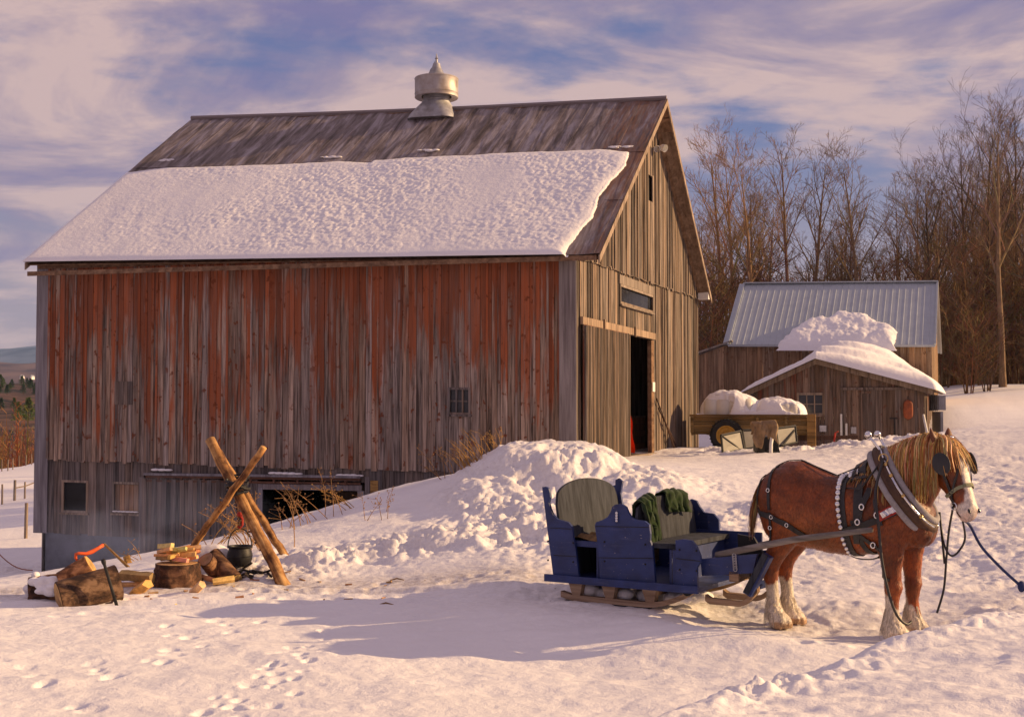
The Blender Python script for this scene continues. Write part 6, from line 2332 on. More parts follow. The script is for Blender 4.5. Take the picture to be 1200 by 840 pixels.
# the log pile at the left
L1 = log_round('cut_log', 'thickest dark log lying in front in the log pile left of the stump', at(104, 692, 14.55), (.84, .50, .22), .66, .20, (1, .95, .9), (0.52, 0.30, 0.12))
L2 = log_round('cut_log', 'yellow brown log end resting on top of the log pile', at(90, 672, 14.7), (.80, .10, .50), .36, .125, (2.8, 2.1, 1.4), (0.50, 0.32, 0.12))
L3 = log_round('cut_log', 'long snowy log at the back of the log pile', at(62, 688, 15.0), (.95, .2, .12), .50, .15, (1.2, 1.0, .85), (0.30, 0.2, 0.12))
L4 = log_round('cut_log', 'lower split log under the snowy one in the log pile', at(64, 702, 14.85), (.95, -.1, -.10), .52, .13, (1.0, .8, .7), (0.35, 0.2, 0.1))
sm_ = MB()
for (px, py, Y, n_, sx, sy) in ((42, 690, 14.95, 16, .07, .13), (41, 704, 14.85, 16, .08, .12), (62, 682, 14.75, 12, .12, .03), (57, 692, 14.7, 10, .10, .03), (70, 687, 14.72, 8, .09, .02)):
    for k in range(n_):
        c_ = at(px, py, Y) + Vector((random.gauss(0, sx) * .7, random.gauss(0, .05), random.gauss(0, sy) * .7))
        sm_.sphere(c_, random.uniform(.035, .085), 10, 6, (1, 1, 1), (random.uniform(.8, 1.4), 1, random.uniform(.5, .9)))
so_ = sm_.build('log_snow', M['snowcap'], None, smooth=True, origin=at(50, 692, 14.8))
melt(so_, .016, 5)
tagit(so_, 'patches of snow clinging to the end and hollow of the log pile', 'snow')
# orange hook bar and black pike
ob = MB()
pts = [at(91, 658, 14.7), at(88.5, 653, 14.7), at(89, 649, 14.7), at(92, 648, 14.7), at(101, 648.5, 14.75), at(108, 646, 14.8), at(115, 642, 14.85), at(121, 638.5, 14.9)]
ob.tube(pts, [.012, .018, .020, .019, .018, .024, .018, .022], 7, (1, 1, 1), True, .18)
oo_ = ob.build('orange_hook', M['orange'], None, smooth=True, origin=pts[0])
tagit(oo_, 'twisted orange red hook stuck in the top of the log pile', 'log hook')
pk = thing('cant_hook', 'black handled pole tool leaning against the right side of the thick log', 'log tool', lay(136, 713, 14.4, 0))
pm_ = MB(); b0 = lay(137, 713, 14.4, 0.02); t0 = at(120.5, 655, 14.3)
pm_.tube([t0, t0.lerp(b0, .06), t0.lerp(b0, .12), t0.lerp(b0, .6), b0], [.024, .028, .018, .018, .02], 8)
pm_.build('handle', M['iron'], pk, smooth=True)
ph_ = MB(); ph_.tube([b0 + Vector((0, 0, .12)), b0 + Vector((-.06, 0, .04)), b0 + Vector((-.13, 0, .03))], [.014, .014, .006], 6)
ph_.build('hook', M['rustrail'], pk)

# ------------------------------------------------------------------ dry weeds
def weed_clump(name, label, cat, base, stems, h, spread, mat, lean=(0, 0), heads=True, r=0.006, bits=7):
    rnd = random.Random(int(base.x * 977 + base.y * 31))
    mb = MB()
    for s in range(stems):
        p = base + Vector((rnd.gauss(0, spread * .3), rnd.gauss(0, spread * .3), -.05)); p.z = gh(p.x, p.y) - .03
        L = h * rnd.uniform(.6, 1.1)
        d = Vector((lean[0] + rnd.gauss(0, .25), lean[1] + rnd.gauss(0, .2), 1)).normalized()
        pts = [p]
        for i in range(5):
            d = (d + Vector((lean[0] * .25 + rnd.gauss(0, .08), rnd.gauss(0, .06), -.08))).normalized(); pts.append(pts[-1] + d * L / 5)
        mb.tube(pts, [r, r, r * .9, r * .7, r * .6, r * .4], 4, cap=False)
        if heads:
            for b in range(bits):
                f = rnd.uniform(2.2, 4.99); a = int(f); q = pts[a].lerp(pts[a + 1], f - a)
                e = q + Vector((rnd.gauss(0, .07), rnd.gauss(0, .07), rnd.uniform(0.0, .1)))
                mb.tube([q, e], [r * .6, r * .4], 3, cap=False)
                mb.sphere(e, rnd.uniform(.006, .013), 6, 4, (1, 1, 1), (1, 1, rnd.uniform(.6, 1.2)))
    o = mb.build(name, mat, None, origin=base)
    tagit(o, label, cat)
    return o
def gp(px, py, Y):
    p = at(px, py, Y); p.z = gh(p.x, p.y); return p
weed_clump('dry_weed', 'tall seedy weeds leaning across the dark basement opening', 'weeds', gp(386, 600, 20.9), 6, .85, .5, M['weed'], (-.25, 0), r=.006)
weed_clump('dry_weed', 'thin brown weeds between the tripod and the dark basement opening', 'weeds', gp(345, 612, 20.3), 8, .7, .8, M['weed'], (-.3, 0), r=.007)
weed_clump('dry_weed', 'straw weeds arching over the basement sill at the right end of the opening', 'weeds', gp(415, 594, 21.2), 5, .7, .3, M['drygrass'], (-.75, 0), r=.006)
weed_clump('dry_weed', 'bushy dry weeds right behind the cauldron', 'weeds', gp(296, 645, 18.3), 16, .85, .7, M['weed'], (-.35, 0), r=.007)
weed_clump('dry_weed', 'sparse pale weeds bending over the snow left of the tripod', 'weeds', gp(252, 640, 19.0), 5, .7, .4, M['drygrass'], (.5, 0), r=.007)
weed_clump('dry_weed', 'few broken stems before the dark foundation', 'weeds', gp(158, 655, 18.6), 3, .4, .3, M['drygrass'], (-.6, 0), r=.005, bits=3)
weed_clump('dry_grass', 'golden tuft of dry grass against the red side wall', 'grass', gp(553, 549, 21.9), 34, .62, .42, M['drygrass'], (-.35, 0), False, .006)
weed_clump('dry_grass', 'thin golden stems right of the grass tuft on the red side wall', 'grass', gp(576, 540, 22.0), 9, .5, .45, M['drygrass'], (-.3, 0), True, .005, 3)
weed_clump('dry_weed', 'faint dry weeds under the small six pane window', 'weeds', gp(518, 560, 21.8), 4, .65, .5, M['weed'], (-.3, 0), r=.006)
weed_clump('dry_weed', 'short stems poking from the smooth drift below the yellow plywood', 'weeds', gp(430, 625, 19.5), 5, .4, 1.0, M['weed'], (0, 0), r=.005)

# sticks stuck in the snow
for (a, b, lab) in (((122, 637, 18.0), (152, 653, 17.7), 'pale stick slanting out of the snow before the dark foundation'),
                    ((148, 651, 18.2), (151, 659, 18.2), 'short stub of wood on the drift before the foundation')):
    s_ = MB(); p, q = at(*a), at(*b); q.z = gh(q.x, q.y) - .02
    s_.tube([p, q], [.014, .022] if 'slant' in lab else [.05, .05], 6)
    o = s_.build('dead_stick', M['drygrass'], None, origin=q); tagit(o, lab, 'stick')
for k, (px, py) in enumerate(((465, 661), (452, 678), (908, 786), (1158, 728), (250, 650))):
    Y = 1.9 * 1500 / (py - 480); p = gp(px, py, Y)
    s_ = MB(); s_.tube([p + Vector((-.08, 0, .01)), p + Vector((0, .02, .03)), p + Vector((.09, -.01, .015))], [.008, .01, .005], 5)
    o = s_.build('fallen_twig', M['weed'], None, origin=p)
    tagit(o, ['dark twig lying on the ridge between tripod and sleigh', 'twig lying on the dirty snow right of the tripod', 'small curled twig lying on the near snow bank', 'brown twig lying on the near snow bank by the reins', 'twig lying on the drift behind the stump'][k], 'twig')

# thin blue smoke drifting from the fire along the barn's foot
sm = bpy.data.materials.new('smoke'); sm.use_nodes = True
stt = NT(sm.node_tree); stt.n.remove(stt.n['Principled BSDF'])
sob = stt.node('ShaderNodeTexCoord').outputs['Object']
sn1 = stt.noise(stt.coords((0.9, 0.6, 1.5), vec=sob), 1.0, 4.0, 0.6, 0.8)
rad_ = stt.node('ShaderNodeVectorMath', {'operation': 'LENGTH'}, i0=stt.coords((0.42, 0.42, 0.95), vec=sob)).outputs['Value']
dens = stt.math('MULTIPLY', stt.rng(sn1, 0.42, 0.75), stt.rng(rad_, 1.0, 0.1, 0.0, 0.15))
spv = stt.node('ShaderNodeVolumePrincipled', Density=dens, Anisotropy=0.0)
spv.inputs['Color'].default_value = (0.55, 0.68, 1.0, 1)
stt.l.new(spv.outputs[0], stt.n['Material Output'].inputs['Volume'])
smo = MB(); sc0 = at(165, 622, 20.5)
smo.sphere(sc0, 1.0, 20, 12, (1, 1, 1), (2.4, 2.4, 1.05))
so3 = smo.build('smoke', sm, None, origin=sc0); tagit(so3, 'thin blue wood smoke drifting along the foot of the barn', 'smoke', kind='stuff')
# ------------------------------------------------------------------ sleigh
HEAD = math.radians(-33.0)
hv = Vector((math.cos(HEAD), math.sin(HEAD), 0)); rv = Vector((math.sin(HEAD), -math.cos(HEAD), 0))   # forward, towards the camera side
SLW = 1.42
near0 = at(642, 672, 13.8)
gs = 0.235
so0 = Vector((near0.x, near0.y, 0)) - rv * SLW / 2
sl = thing('sleigh', 'dark blue two seated bobsleigh with scalloped sides and green blankets on the front seat', 'sleigh', (so0.x, so0.y, gs), HEAD)
NY, FY = -SLW / 2, SLW / 2


def nt_(px, py, dy=0.0):
    """(t, z) on the near side plane seen at a pixel"""
    p0 = Vector((near0.x, near0.y, 0)) - rv * dy
    p = on_plane(px, py, p0, rv)
    return ((p - Vector((so0.x, so0.y, 0))).dot(hv), p.z - gs)


def z7(X, Y): return (620 + X / 4.0, 540 + Y / 4.0)
def side_panel(name, poly, y, th, mat=M['blue'], dy=None):
    mb = MB()
    mb.prism(poly, lambda a, b, t: Vector((a, y + t, b)), -th / 2, th / 2)
    return mb.build(name, mat, sl, local=True, fixn=True)


_zk = nt_(*z7(95, 522))[1]
def down(poly): return [(a, _zk - .085) if b < _zk + .06 else (a, b) for a, b in poly]
rear_poly = [nt_(*z7(*q)) for q in [(65, 122), (80, 120), (95, 128), (101, 150), (103, 170), (96, 195), (103, 222), (116, 252), (138, 273), (168, 281), (188, 287), (205, 308), (210, 360), (221, 410), (240, 527), (120, 527)]]
mid_poly = [nt_(*z7(*q)) for q in [(318, 345), (312, 300), (318, 286), (345, 277), (372, 262), (386, 238), (393, 215), (408, 203), (437, 201), (458, 215), (468, 240), (482, 263), (503, 275), (545, 281), (566, 298), (571, 340), (570, 372), (581, 402), (597, 540), (335, 530), (329, 420)]]
front_poly = [nt_(*z7(*q)) for q in [(690, 370), (725, 366), (766, 372), (787, 397), (806, 445), (808, 470), (790, 500), (793, 578), (694, 572)]]
for nm, poly in (('rear_side_panel', rear_poly), ('door_side_panel', mid_poly), ('front_side_panel', front_poly)):
    poly = down(poly)
    side_panel(nm, poly, NY, 0.035)
    if nm == 'door_side_panel': side_panel(nm, poly, FY, 0.035)
far_arm = down([nt_(*z7(*q), SLW) for q in [(600, 378), (655, 330), (705, 270), (742, 195), (762, 178), (788, 186), (803, 215), (822, 240), (868, 247), (892, 275), (895, 350), (882, 440), (800, 470), (600, 470)]])
side_panel('front_side_panel', far_arm, FY, 0.035)
far_post = [nt_(*z7(*q), SLW) for q in [(348, 112), (368, 104), (390, 118), (407, 112), (408, 88), (424, 80), (440, 96), (432, 150), (440, 200), (440, 420), (330, 420), (385, 230), (392, 190), (378, 165), (352, 148)]]
side_panel('rear_side_panel', far_post, FY, 0.035)
# seams across the panels
sm = MB()
for poly, (xa, ya), (xb, yb) in ((rear_poly, (104, 312), (206, 318)), (rear_poly, (120, 440), (228, 447)), (mid_poly, (316, 305), (566, 310)), (mid_poly, (330, 452), (588, 455)), (front_poly, (692, 455), (806, 468))):
    a, b = nt_(*z7(xa, ya)), nt_(*z7(xb, yb))
    sm.bar((a[0], NY - .019, a[1]), (b[0], NY - .019, b[1]), 0.006, 0.008, (0, 1, 0))
sm.build('panel_seam', M['iron'], sl, local=True)
db_ = MB()
for k in range(4):
    a, b = nt_(*z7(417, 243 + 12 * k))
    db_.sphere((a, NY - .03, b), .018, 10, 6)
db_.build('bell_stud', M['chrome'], sl, local=True, smooth=True)
# deck and sills
ta, zt0 = nt_(*z7(95, 530)); tb_, zb0 = nt_(*z7(795, 575))
zt1 = nt_(*z7(95, 522))[1]
dk = MB()
tf_ = nt_(*z7(800, 560))[0]
dk.box((ta, NY - .06, zt1 - .075), (tf_ - ta, 0, 0), (0, SLW + .12, 0), (0, 0, .045))
dk.build('deck', M['blue'], sl, local=True)
for y in (NY - .075, FY + .04):
    sb = MB(); sb.box((ta - .02, y, zt1 - .085), (tf_ - ta + .03, 0, 0), (0, .035, 0), (0, 0, .075)); sb.build('sill', M['blue'], sl, local=True)
# rear seat: big rounded back, seat box
def back_board(name, t0, lean, zb, zside, zmid, y0, y1, mat, notch=True, th=.03):
    mb = MB(); poly = []
    n = 28
    for i in range(n + 1):
        s = i / n; y = y0 + (y1 - y0) * s
        z = zside + (zmid - zside) * math.sin(math.pi * s) ** 0.34
        poly.append((y, z))
    poly = poly + [(y1, zb), (y0, zb)]
    mb.prism(poly, lambda y, z, t: Vector((t0 - lean * (z - zb) + t, y, z)), 0, th)
    return mb.build(name, mat, sl, local=True, fixn=True)
zs = nt_(*z7(97, 190))[1]
back_board('rear_seat_back', 0.20, 0.16, zt1 - .06, zs - .04, zs + .22, NY + .03, FY - .03, M['seatback'])
st = MB(); st.box((0.18, NY + .03, .52), (.42, 0, 0), (0, SLW - .06, 0), (0, 0, .06)); st.box((0.58, NY + .03, zt1 - .05), (.025, 0, 0), (0, SLW - .06, 0), (0, 0, .52 - zt1 + .05))
st.build('rear_seat', M['blue'], sl, local=True)
P = []
for i in range(9):
    row = []
    for j in range(26):
        y = NY + .05 + (SLW - .1) * j / 25
        x = 0.20 + .44 * min(i, 6) / 6; z = .595 + .02 * math.sin(j * 1.3 + i) + .015 * random.random()
        if i > 6: z = .59 - .17 * (i - 6) + .02 * math.sin(j * .8); x = .645 + .02 * math.sin(j * 2)
        row.append((x, y, z))
    P.append(row)
rg = MB(); rg.grid(P); rgo = rg.build('fur_rug', M['hay'], None, smooth=True, local=True)
slM = Matrix.Translation(sl.location) @ Matrix.Rotation(HEAD, 4, 'Z')
def world_obj(o, c):
    """a thing resting in the sleigh: keeps its own origin, stays top-level"""
    o.data.transform(slM); w_ = slM @ Vector(c); o.data.transform(Matrix.Translation(-w_)); o.location = w_
world_obj(rgo, (.4, 0, .58)); tagit(rgo, 'shaggy brown rug spread over the rear seat of the blue sleigh', 'rug')
# front seat
tm0 = nt_(*z7(560, 400))[0]
tsf, zsf = nt_(*z7(690, 383))
FZ = zsf - .02
f2 = MB(); f2.box((tm0 - .08, NY + .03, FZ - .05), (tsf - tm0 + .06, 0, 0), (0, SLW - .06, 0), (0, 0, .05))
f2.build('front_seat', M['seatback'], sl, local=True)
f3 = MB(); f3.box((tsf - .10, NY + .05, zt1 - .05), (.025, 0, 0), (0, SLW - .10, 0), (0, 0, FZ - zt1 - .01))
f3.box((tsf - .05, NY + .02, zt1 - .05), (.05, 0, 0), (0, .04, 0), (0, 0, FZ - zt1 - .01))
f3.build('seat_front', M['blue'], sl, local=True)
zfb = nt_(*z7(480, 205))[1]
back_board('front_seat_back', tm0 - .12, 0.14, FZ - .10, zfb - .13, zfb + .06, NY + .03, FY - .03, M['seatback'])
fs_ = MB(); fs_.box((.05, FY - .045, zt1 - .05), (tm0 + .62, 0, 0), (0, .025, 0), (0, 0, .46)); fs_.build('far_side_board', M['blue'], sl, local=True)
# dash: low blue box between the bobs, and the slanted toe board
t1_, z1_ = nt_(*z7(805, 465)); t2_, z2_ = nt_(*z7(1050, 440)); t3_, z3_ = nt_(*z7(812, 545)); t4_, z4_ = nt_(*z7(1030, 530))
for y in (NY + .12, NY + .62):
    bb = MB(); bb.prism([(t1_ - .05, z1_), (t2_, z2_), (t4_, z4_), (t3_ - .05, z3_)], lambda a, b, t, y=y: Vector((a, y + t, b)), -.02, .02)
    bb.build('front_side_board', M['blue'], sl, local=True, fixn=True)
fb = MB(); fb.box((t1_ - .03, NY + .141, z3_ + .02), (t4_ - t1_ - .02, 0, 0), (0, .455, 0), (0, 0, .03)); fb.build('front_floor', M['interior'], sl, local=True)
ta_, za_ = nt_(*z7(1082, 436)); tb2, zb2 = nt_(*z7(990, 618))
te = MB()
d_ = Vector((ta_ - tb2, 0, za_ - zb2)); nrm = Vector((d_.z, 0, -d_.x)).normalized()
te.box(Vector((tb2, NY + .06, zb2)), d_, Vector((0, .10, 0)), nrm * .09)
te.box(Vector((tb2 + .02, NY + .162, zb2 + .03)), d_ * .12, Vector((0, .396, 0)), nrm * .06)
te.build('toe_board', M['blue'], sl, local=True)
tm2 = MB(); tm2.box(Vector((tb2 + .01, NY + .042, zb2 + .01)), d_, Vector((0, .015, 0)), nrm * .06); tm2.build('toe_board_trim', M['seatback'], sl, local=True)
tu, zu = nt_(*z7(980, 342), .56); tv, zv = nt_(*z7(1000, 440), .56)
up = MB(); up.prism([(tu, zu), (tu + .17, zu - .02), (tu + .30, zv), (tu + .01, zv)], lambda a, b, t: Vector((a, NY + .56 + t, b)), -.02, .02); up.build('dash_upright', M['iron'], sl, local=True, fixn=True)
# runners
def runner(y, t0, t1, zlow, htip, name='runner'):
    mb = MB(); n = 22
    up_, lo = [], []
    for i in range(n + 1):
        s = i / n; t = t0 + (t1 - t0) * s
        z = zlow + htip * max(0, (s - .62) / .38) ** 2.0 + .03 * max(0, (.08 - s) / .08)
        lo.append((t, z)); 
        hh = .062 * (1 - .2 * s)
        up_.append((t - .02 * max(0, (s - .7)), z + hh))
    mb.prism(lo + up_[::-1], lambda a, b, t: Vector((a, y + t, b)), -.035, .035)
    return mb.build(name, M['runner'], sl, local=True, fixn=True)
tr0_ = nt_(*z7(120, 620))[0]; tr1 = nt_(*z7(778, 600))[0]
for y in (NY + .06, FY - .06):
    runner(y, tr0_ + .06, tr1, -.055, .20)
    shoe = MB(); shoe.prism([(tr0_ + .05, -.069), (tr0_ + .1 + (tr1 - tr0_) * .62, -.069), (tr0_ + .1 + (tr1 - tr0_) * .62, -.055), (tr0_ + .05, -.055)], lambda a, b, t, y=y: Vector((a, y + t, b)), -.03, .03)
    shoe.build('runner_shoe', M['iron'], sl, local=True, fixn=True)
    for X in (210, 365, 555):
        t = nt_(*z7(X, 590))[0]
        kk = MB(); kk.prism([(t - .08, zt1 - .085), (t + .09, zt1 - .085), (t + .06, .0), (t - .03, .0)], lambda a, b, q, y=y: Vector((a, y + q, b)), -.04, .04)
        kk.build('knee', M['runner'], sl, local=True, fixn=True)
    bo_ = MB(); t, z = nt_(*z7(740, 608)); sg = -1 if y < 0 else 1
    bo_.lathe([(0.001, .03), (.05, .03), (.055, .02), (.055, 0)], (t, y + sg * .036, z), 18, axis=(0, sg, 0)); bo_.build('runner_bolt', M['iron'], sl, local=True, smooth=True, angle=40)
    runner(NY + .16 if y < 0 else NY + .60, nt_(*z7(800, 600))[0] + .0, ta_ - .08, .02, .16)
for X in (210, 365, 555):
    t = nt_(*z7(X, 590))[0]
    cb_ = MB(); cb_.box((t - .05, NY + .1, zt1 - .165), (.1, 0, 0), (0, SLW - .2, 0), (0, 0, .088)); cb_.build('bolster', M['runner'], sl, local=True)
cb_ = MB(); cb_.box((t4_ - .25, NY + .10, z4_ - .10), (.1, 0, 0), (0, .56, 0), (0, 0, .10)); cb_.build('bolster', M['runner'], sl, local=True)
sn_ = MB()
for X in (290, 440, 640):
    t = nt_(*z7(X, 600))[0]
    for k in range(7): sn_.sphere((t + random.uniform(-.16, .16), NY + .20 + .07 * k, .02 + random.uniform(-.02, .03)), random.uniform(.06, .11), 12, 7, (1, 1, 1), (1.3, 1, .8))
sno = sn_.build('packed_snow', M['snowcap'], None, smooth=True, local=True); world_obj(sno, (1, 0, 0.02)); melt(sno, .016, 5); tagit(sno, 'snow packed between the runners under the blue sleigh', 'snow')
# shafts along the horse
SH0 = (slM.inverted() @ at(840, 650, 12.9))
SH1w = at(1022, 620.5, 11.75)
SH1 = slM.inverted() @ SH1w
SHM = slM.inverted() @ at(930, 632, 12.28)
for mirror in (False, True):
    s_ = MB()
    pts = [SH0, SH0.lerp(SHM, .5) + Vector((0, 0, -.0)), SHM, SHM.lerp(SH1, .5), SH1]
    if mirror:
        yc = (slM.inverted() @ Vector((3.175, 12.6, 0))).y
        pts = [Vector((p.x, 2 * yc - p.y, p.z)) for p in pts]
    s_.tube(pts, [.034, .034, .032, .029, .025], 10)
    s_.build('shaft', M['shaft'], sl, local=True, smooth=True)
bo2 = MB()
for poly in (rear_poly, mid_poly, front_poly):
    xs = [p[0] for p in poly]; cx = (min(xs) + max(xs)) / 2; zlo = min(p[1] for p in poly)
    for dx in (-.8, .8):
        for dz in (.06, .26):
            q = (cx + dx * (max(xs) - min(xs)) * .42, NY - .02, zlo + .08 + dz)
            bo2.sphere(q, .011, 8, 5)
bo2.build('bolt', M['iron'], sl, local=True, smooth=True)
# chain and bits on the front board
cb2 = MB()
a = nt_(*z7(945, 448)); b = nt_(*z7(950, 510))
for k in range(6):
    c = Vector((a[0], NY + .085, a[1])).lerp(Vector((b[0], NY + .085, b[1])), k / 5)
    cb2.tube([c + Vector((math.cos(q) * .02, 0, math.sin(q) * .025)) for q in np.linspace(0, 6.28, 8)], .006, 4, cap=False)
cb2.build('hook_chain', M['galv'], sl, local=True)

# green blankets over the front seat back
def blanket(label, ya, yb, front_len, back_len, seed):
    rnd = random.Random(seed); n, m = 26, 22
    P = []
    tbk = tm0 - .12
    for i in range(n + 1):
        row = []
        s = i / n * (front_len + .12 + back_len)
        for j in range(m + 1):
            y = ya + (yb - ya) * j / m
            yy = (y - NY) / SLW
            ztop = zfb - .13 + .19 * math.sin(math.pi * min(1, max(0, yy))) ** .34 + .022
            fold = .030 * math.sin(j * .85 + seed + .9 * math.sin(i * .21)) + .014 * math.sin(j * 1.9 + i * .35 + seed * 2) + .008 * math.sin(j * 4.1 - i * .5)
            if s < back_len: x, z = tbk - .14 * (ztop - FZ) - .03 + .0, ztop - (back_len - s); x -= abs(fold)
            elif s < back_len + .12:
                q = (s - back_len) / .12; x = tbk - .14 * (ztop - FZ) - .03 + .10 * q; z = ztop + .025 * math.sin(q * math.pi) + fold * .4
            else:
                q = s - back_len - .12; z = ztop - q; x = tbk - .14 * (z - FZ) + .065 + fold + .05 * q
            row.append((x + rnd.uniform(-.003, .003), y + .03 * math.sin(i * .35 + seed) * (i / n), z))
        P.append(row)
    mb = MB(); mb.grid(P)
    o = mb.build('blanket', M['green'], None, smooth=True, local=True)
    md = o.modifiers.new('thick', 'SOLIDIFY'); md.thickness = .012
    world_obj(o, (tbk, (ya + yb) / 2, zfb))
    tagit(o, label, 'blanket')
blanket('dark green blanket hanging long over the near end of the front seat back', NY + .08, NY + .36, .44, .2, 1)
blanket('mossy green blanket bunched over the far half of the front seat back', NY + .66, NY + 1.14, .20, .15, 4)
# ------------------------------------------------------------------ horse
HSC = 0.968
HX, HY = 3.215, 12.58
HZ = 0.055
HHEAD = math.radians(-32.0)
horse = thing('horse', 'chestnut draft horse with a blond mane, white blaze and white feathered legs in harness', 'horse', (HX, HY, HZ), HHEAD, None, HSC)
HM = WM['horse']


def ell_ring(c, up, lat, hu, hl, n=24, pw=1.0):
    out = []
    for k in range(n):
        a = 2 * math.pi * k / n
        ca, sa = math.cos(a), math.sin(a)
        if pw != 1.0:
            ca = math.copysign(abs(ca) ** pw, ca); sa = math.copysign(abs(sa) ** pw, sa)
        out.append(Vector(c) + up * (ca * hu) + lat * (sa * hl))
    return out


hb = MB()
UP, LT = Vector((0, 0, 1)), Vector((0, 1, 0))
torso = [(-.88, 1.22, .06, .08), (-.855, 1.22, .20, .17), (-.80, 1.215, .31, .255), (-.70, 1.23, .395, .325), (-.56, 1.25, .435, .36), (-.42, 1.255, .435, .365), (-.27, 1.215, .415, .365),
         (-.10, 1.165, .395, .375), (.06, 1.145, .385, .385), (.22, 1.16, .395, .385), (.36, 1.19, .40, .365), (.50, 1.22, .40, .345), (.62, 1.215, .375, .325), (.74, 1.19, .32, .30), (.84, 1.15, .24, .25), (.91, 1.13, .14, .16), (.935, 1.12, .05, .07)]
hb.rings([ell_ring((x, 0, z), UP, LT, hu, hl, 28, .92) for x, z, hu, hl in torso])
# croup and haunch fullness
for y in (-.17, .17):
    hb.sphere((-.55, y, 1.33), .30, 16, 10, (1, 1, 1), (1.05, .72, 1.0))
    hb.sphere((.55, y * 1.05, 1.12), .27, 16, 10, (1, 1, 1), (.85, .62, 1.15))
    hb.sphere((.80, y * .62, 1.06), .17, 14, 9, (1, 1, 1), (.8, .85, 1.1))
# neck
neck = [(.36, 0, 1.22, .40, .27), (.52, -.005, 1.38, .39, .235), (.68, -.02, 1.535, .345, .195), (.83, -.05, 1.66, .29, .165), (.95, -.09, 1.745, .235, .14), (1.035, -.125, 1.80, .185, .12), (1.09, -.15, 1.825, .13, .10)]
nr = []
for i, (x, y, z, hu, hl) in enumerate(neck):
    a = Vector(neck[max(0, i - 1)][:3]); b = Vector(neck[min(len(neck) - 1, i + 1)][:3])
    t = (b - a).normalized(); lat = Vector((0, 0, 1)).cross(t).normalized(); up = t.cross(lat)
    nr.append(ell_ring((x, y, z), up, lat, hu, hl, 24))
hb.rings(nr)
# head
HYAW = math.radians(-30)
hf = Vector((math.cos(HYAW), math.sin(HYAW), 0)); hl_ = Vector((-hf.y, hf.x, 0))
ha = (hf * .40 - Vector((0, 0, 1)) * .915).normalized()
hfr = hl_.cross(ha).normalized()
if hfr.dot(hf) < 0: hfr = -hfr          # towards the face's front
POLL = Vector((1.075, -.165, 1.865))
HS = 1.07
def HP(t, fr, lt): return POLL + (ha * t + hfr * fr + hl_ * lt) * HS
head = [(-.05, .07, .06, .0), (0.0, .115, .095, -.005), (.08, .155, .120, -.02), (.17, .178, .132, -.035), (.26, .170, .125, -.035), (.36, .138, .100, -.018), (.46, .112, .083, .0), (.55, .102, .080, .004), (.62, .092, .082, .002), (.67, .07, .066, -.004), (.70, .035, .04, -.01)]
hb.rings([ell_ring(HP(t, o, 0), hfr, hl_, hu * HS, hw * HS, 22, .88) for t, hu, hw, o in head])
for sg in (-1, 1):
    hb.sphere(HP(.19, -.09, sg * .075), .095, 12, 8, (1, 1, 1), (1, .75, 1))          # jowl
    hb.sphere(HP(.15, .075, sg * .095), .042, 10, 6)                                   # brow
    hb.sphere(HP(.62, .045, sg * .055), .038, 10, 6)                                   # nostril rim
hb.sphere(HP(.655, -.055, 0), .045, 10, 6, (1, 1, 1), (1, 1, .8))                       # chin
def leg(pts, cols=None, n=16):
    P = [Vector(p[:3]) for p in pts]
    rs = []
    for i, p in enumerate(pts):
        g_ = 1.0 if p[2] > .9 else 1.12
        rs.append(ell_ring(P[i], Vector((1, 0, 0)), Vector((0, 1, 0)), p[3] * g_, (p[4] if len(p) > 4 else p[3]) * g_, n))
    hb.rings(rs)
fx = .575
for y, dx in ((-.205, -.02), (.185, .07)):
    x = fx + dx
    leg([(x - .06, y * .9, 1.20, .15, .10), (x - .03, y, 1.02, .155, .115), (x, y, .88, .125, .105), (x + .012, y, .76, .098, .090), (x + .015, y, .64, .080, .076), (x + .02, y, .555, .072, .070), (x + .028, y, .49, .080, .078), (x + .02, y, .43, .066, .068),
         (x + .012, y, .34, .056, .058), (x + .010, y, .25, .062, .062), (x + .012, y, .17, .085, .080), (x + .03, y, .10, .115, .105), (x + .05, y, .045, .125, .115), (x + .055, y, .0, .115, .11)])
for y, dx in ((-.175, 0.0), (.165, .035)):
    x = -.66 + dx
    leg([(x + .12, y * .95, 1.26, .24, .15), (x + .15, y * 1.1, 1.06, .225, .15), (x + .12, y * 1.1, .92, .175, .125), (x + .05, y * 1.05, .80, .128, .10), (x - .02, y, .69, .098, .080), (x - .065, y, .60, .090, .068), (x - .075, y, .535, .086, .066), (x - .06, y, .46, .066, .060),
         (x - .045, y, .36, .060, .058), (x - .035, y, .25, .066, .064), (x - .02, y, .17, .085, .080), (x + .02, y, .10, .108, .10), (x + .05, y, .045, .115, .108), (x + .055, y, .0, .105, .10)])

raw = hb.build('horse_raw', None, None, local=True, fixn=True)
md = raw.modifiers.new('r', 'REMESH'); md.mode = 'VOXEL'; md.voxel_size = .0135; md.use_smooth_shade = True
ms = raw.modifiers.new('s', 'SMOOTH'); ms.factor = .5; ms.iterations = 7
dg = bpy.context.evaluated_depsgraph_get()
hme = bpy.data.meshes.new_from_object(raw.evaluated_get(dg))
bpy.data.objects.remove(raw, do_unlink=True)
nvx = len(hme.vertices)
co = np.empty(nvx * 3, dtype=np.float32); hme.vertices.foreach_get('co', co); co = co.reshape(-1, 3).astype(float)
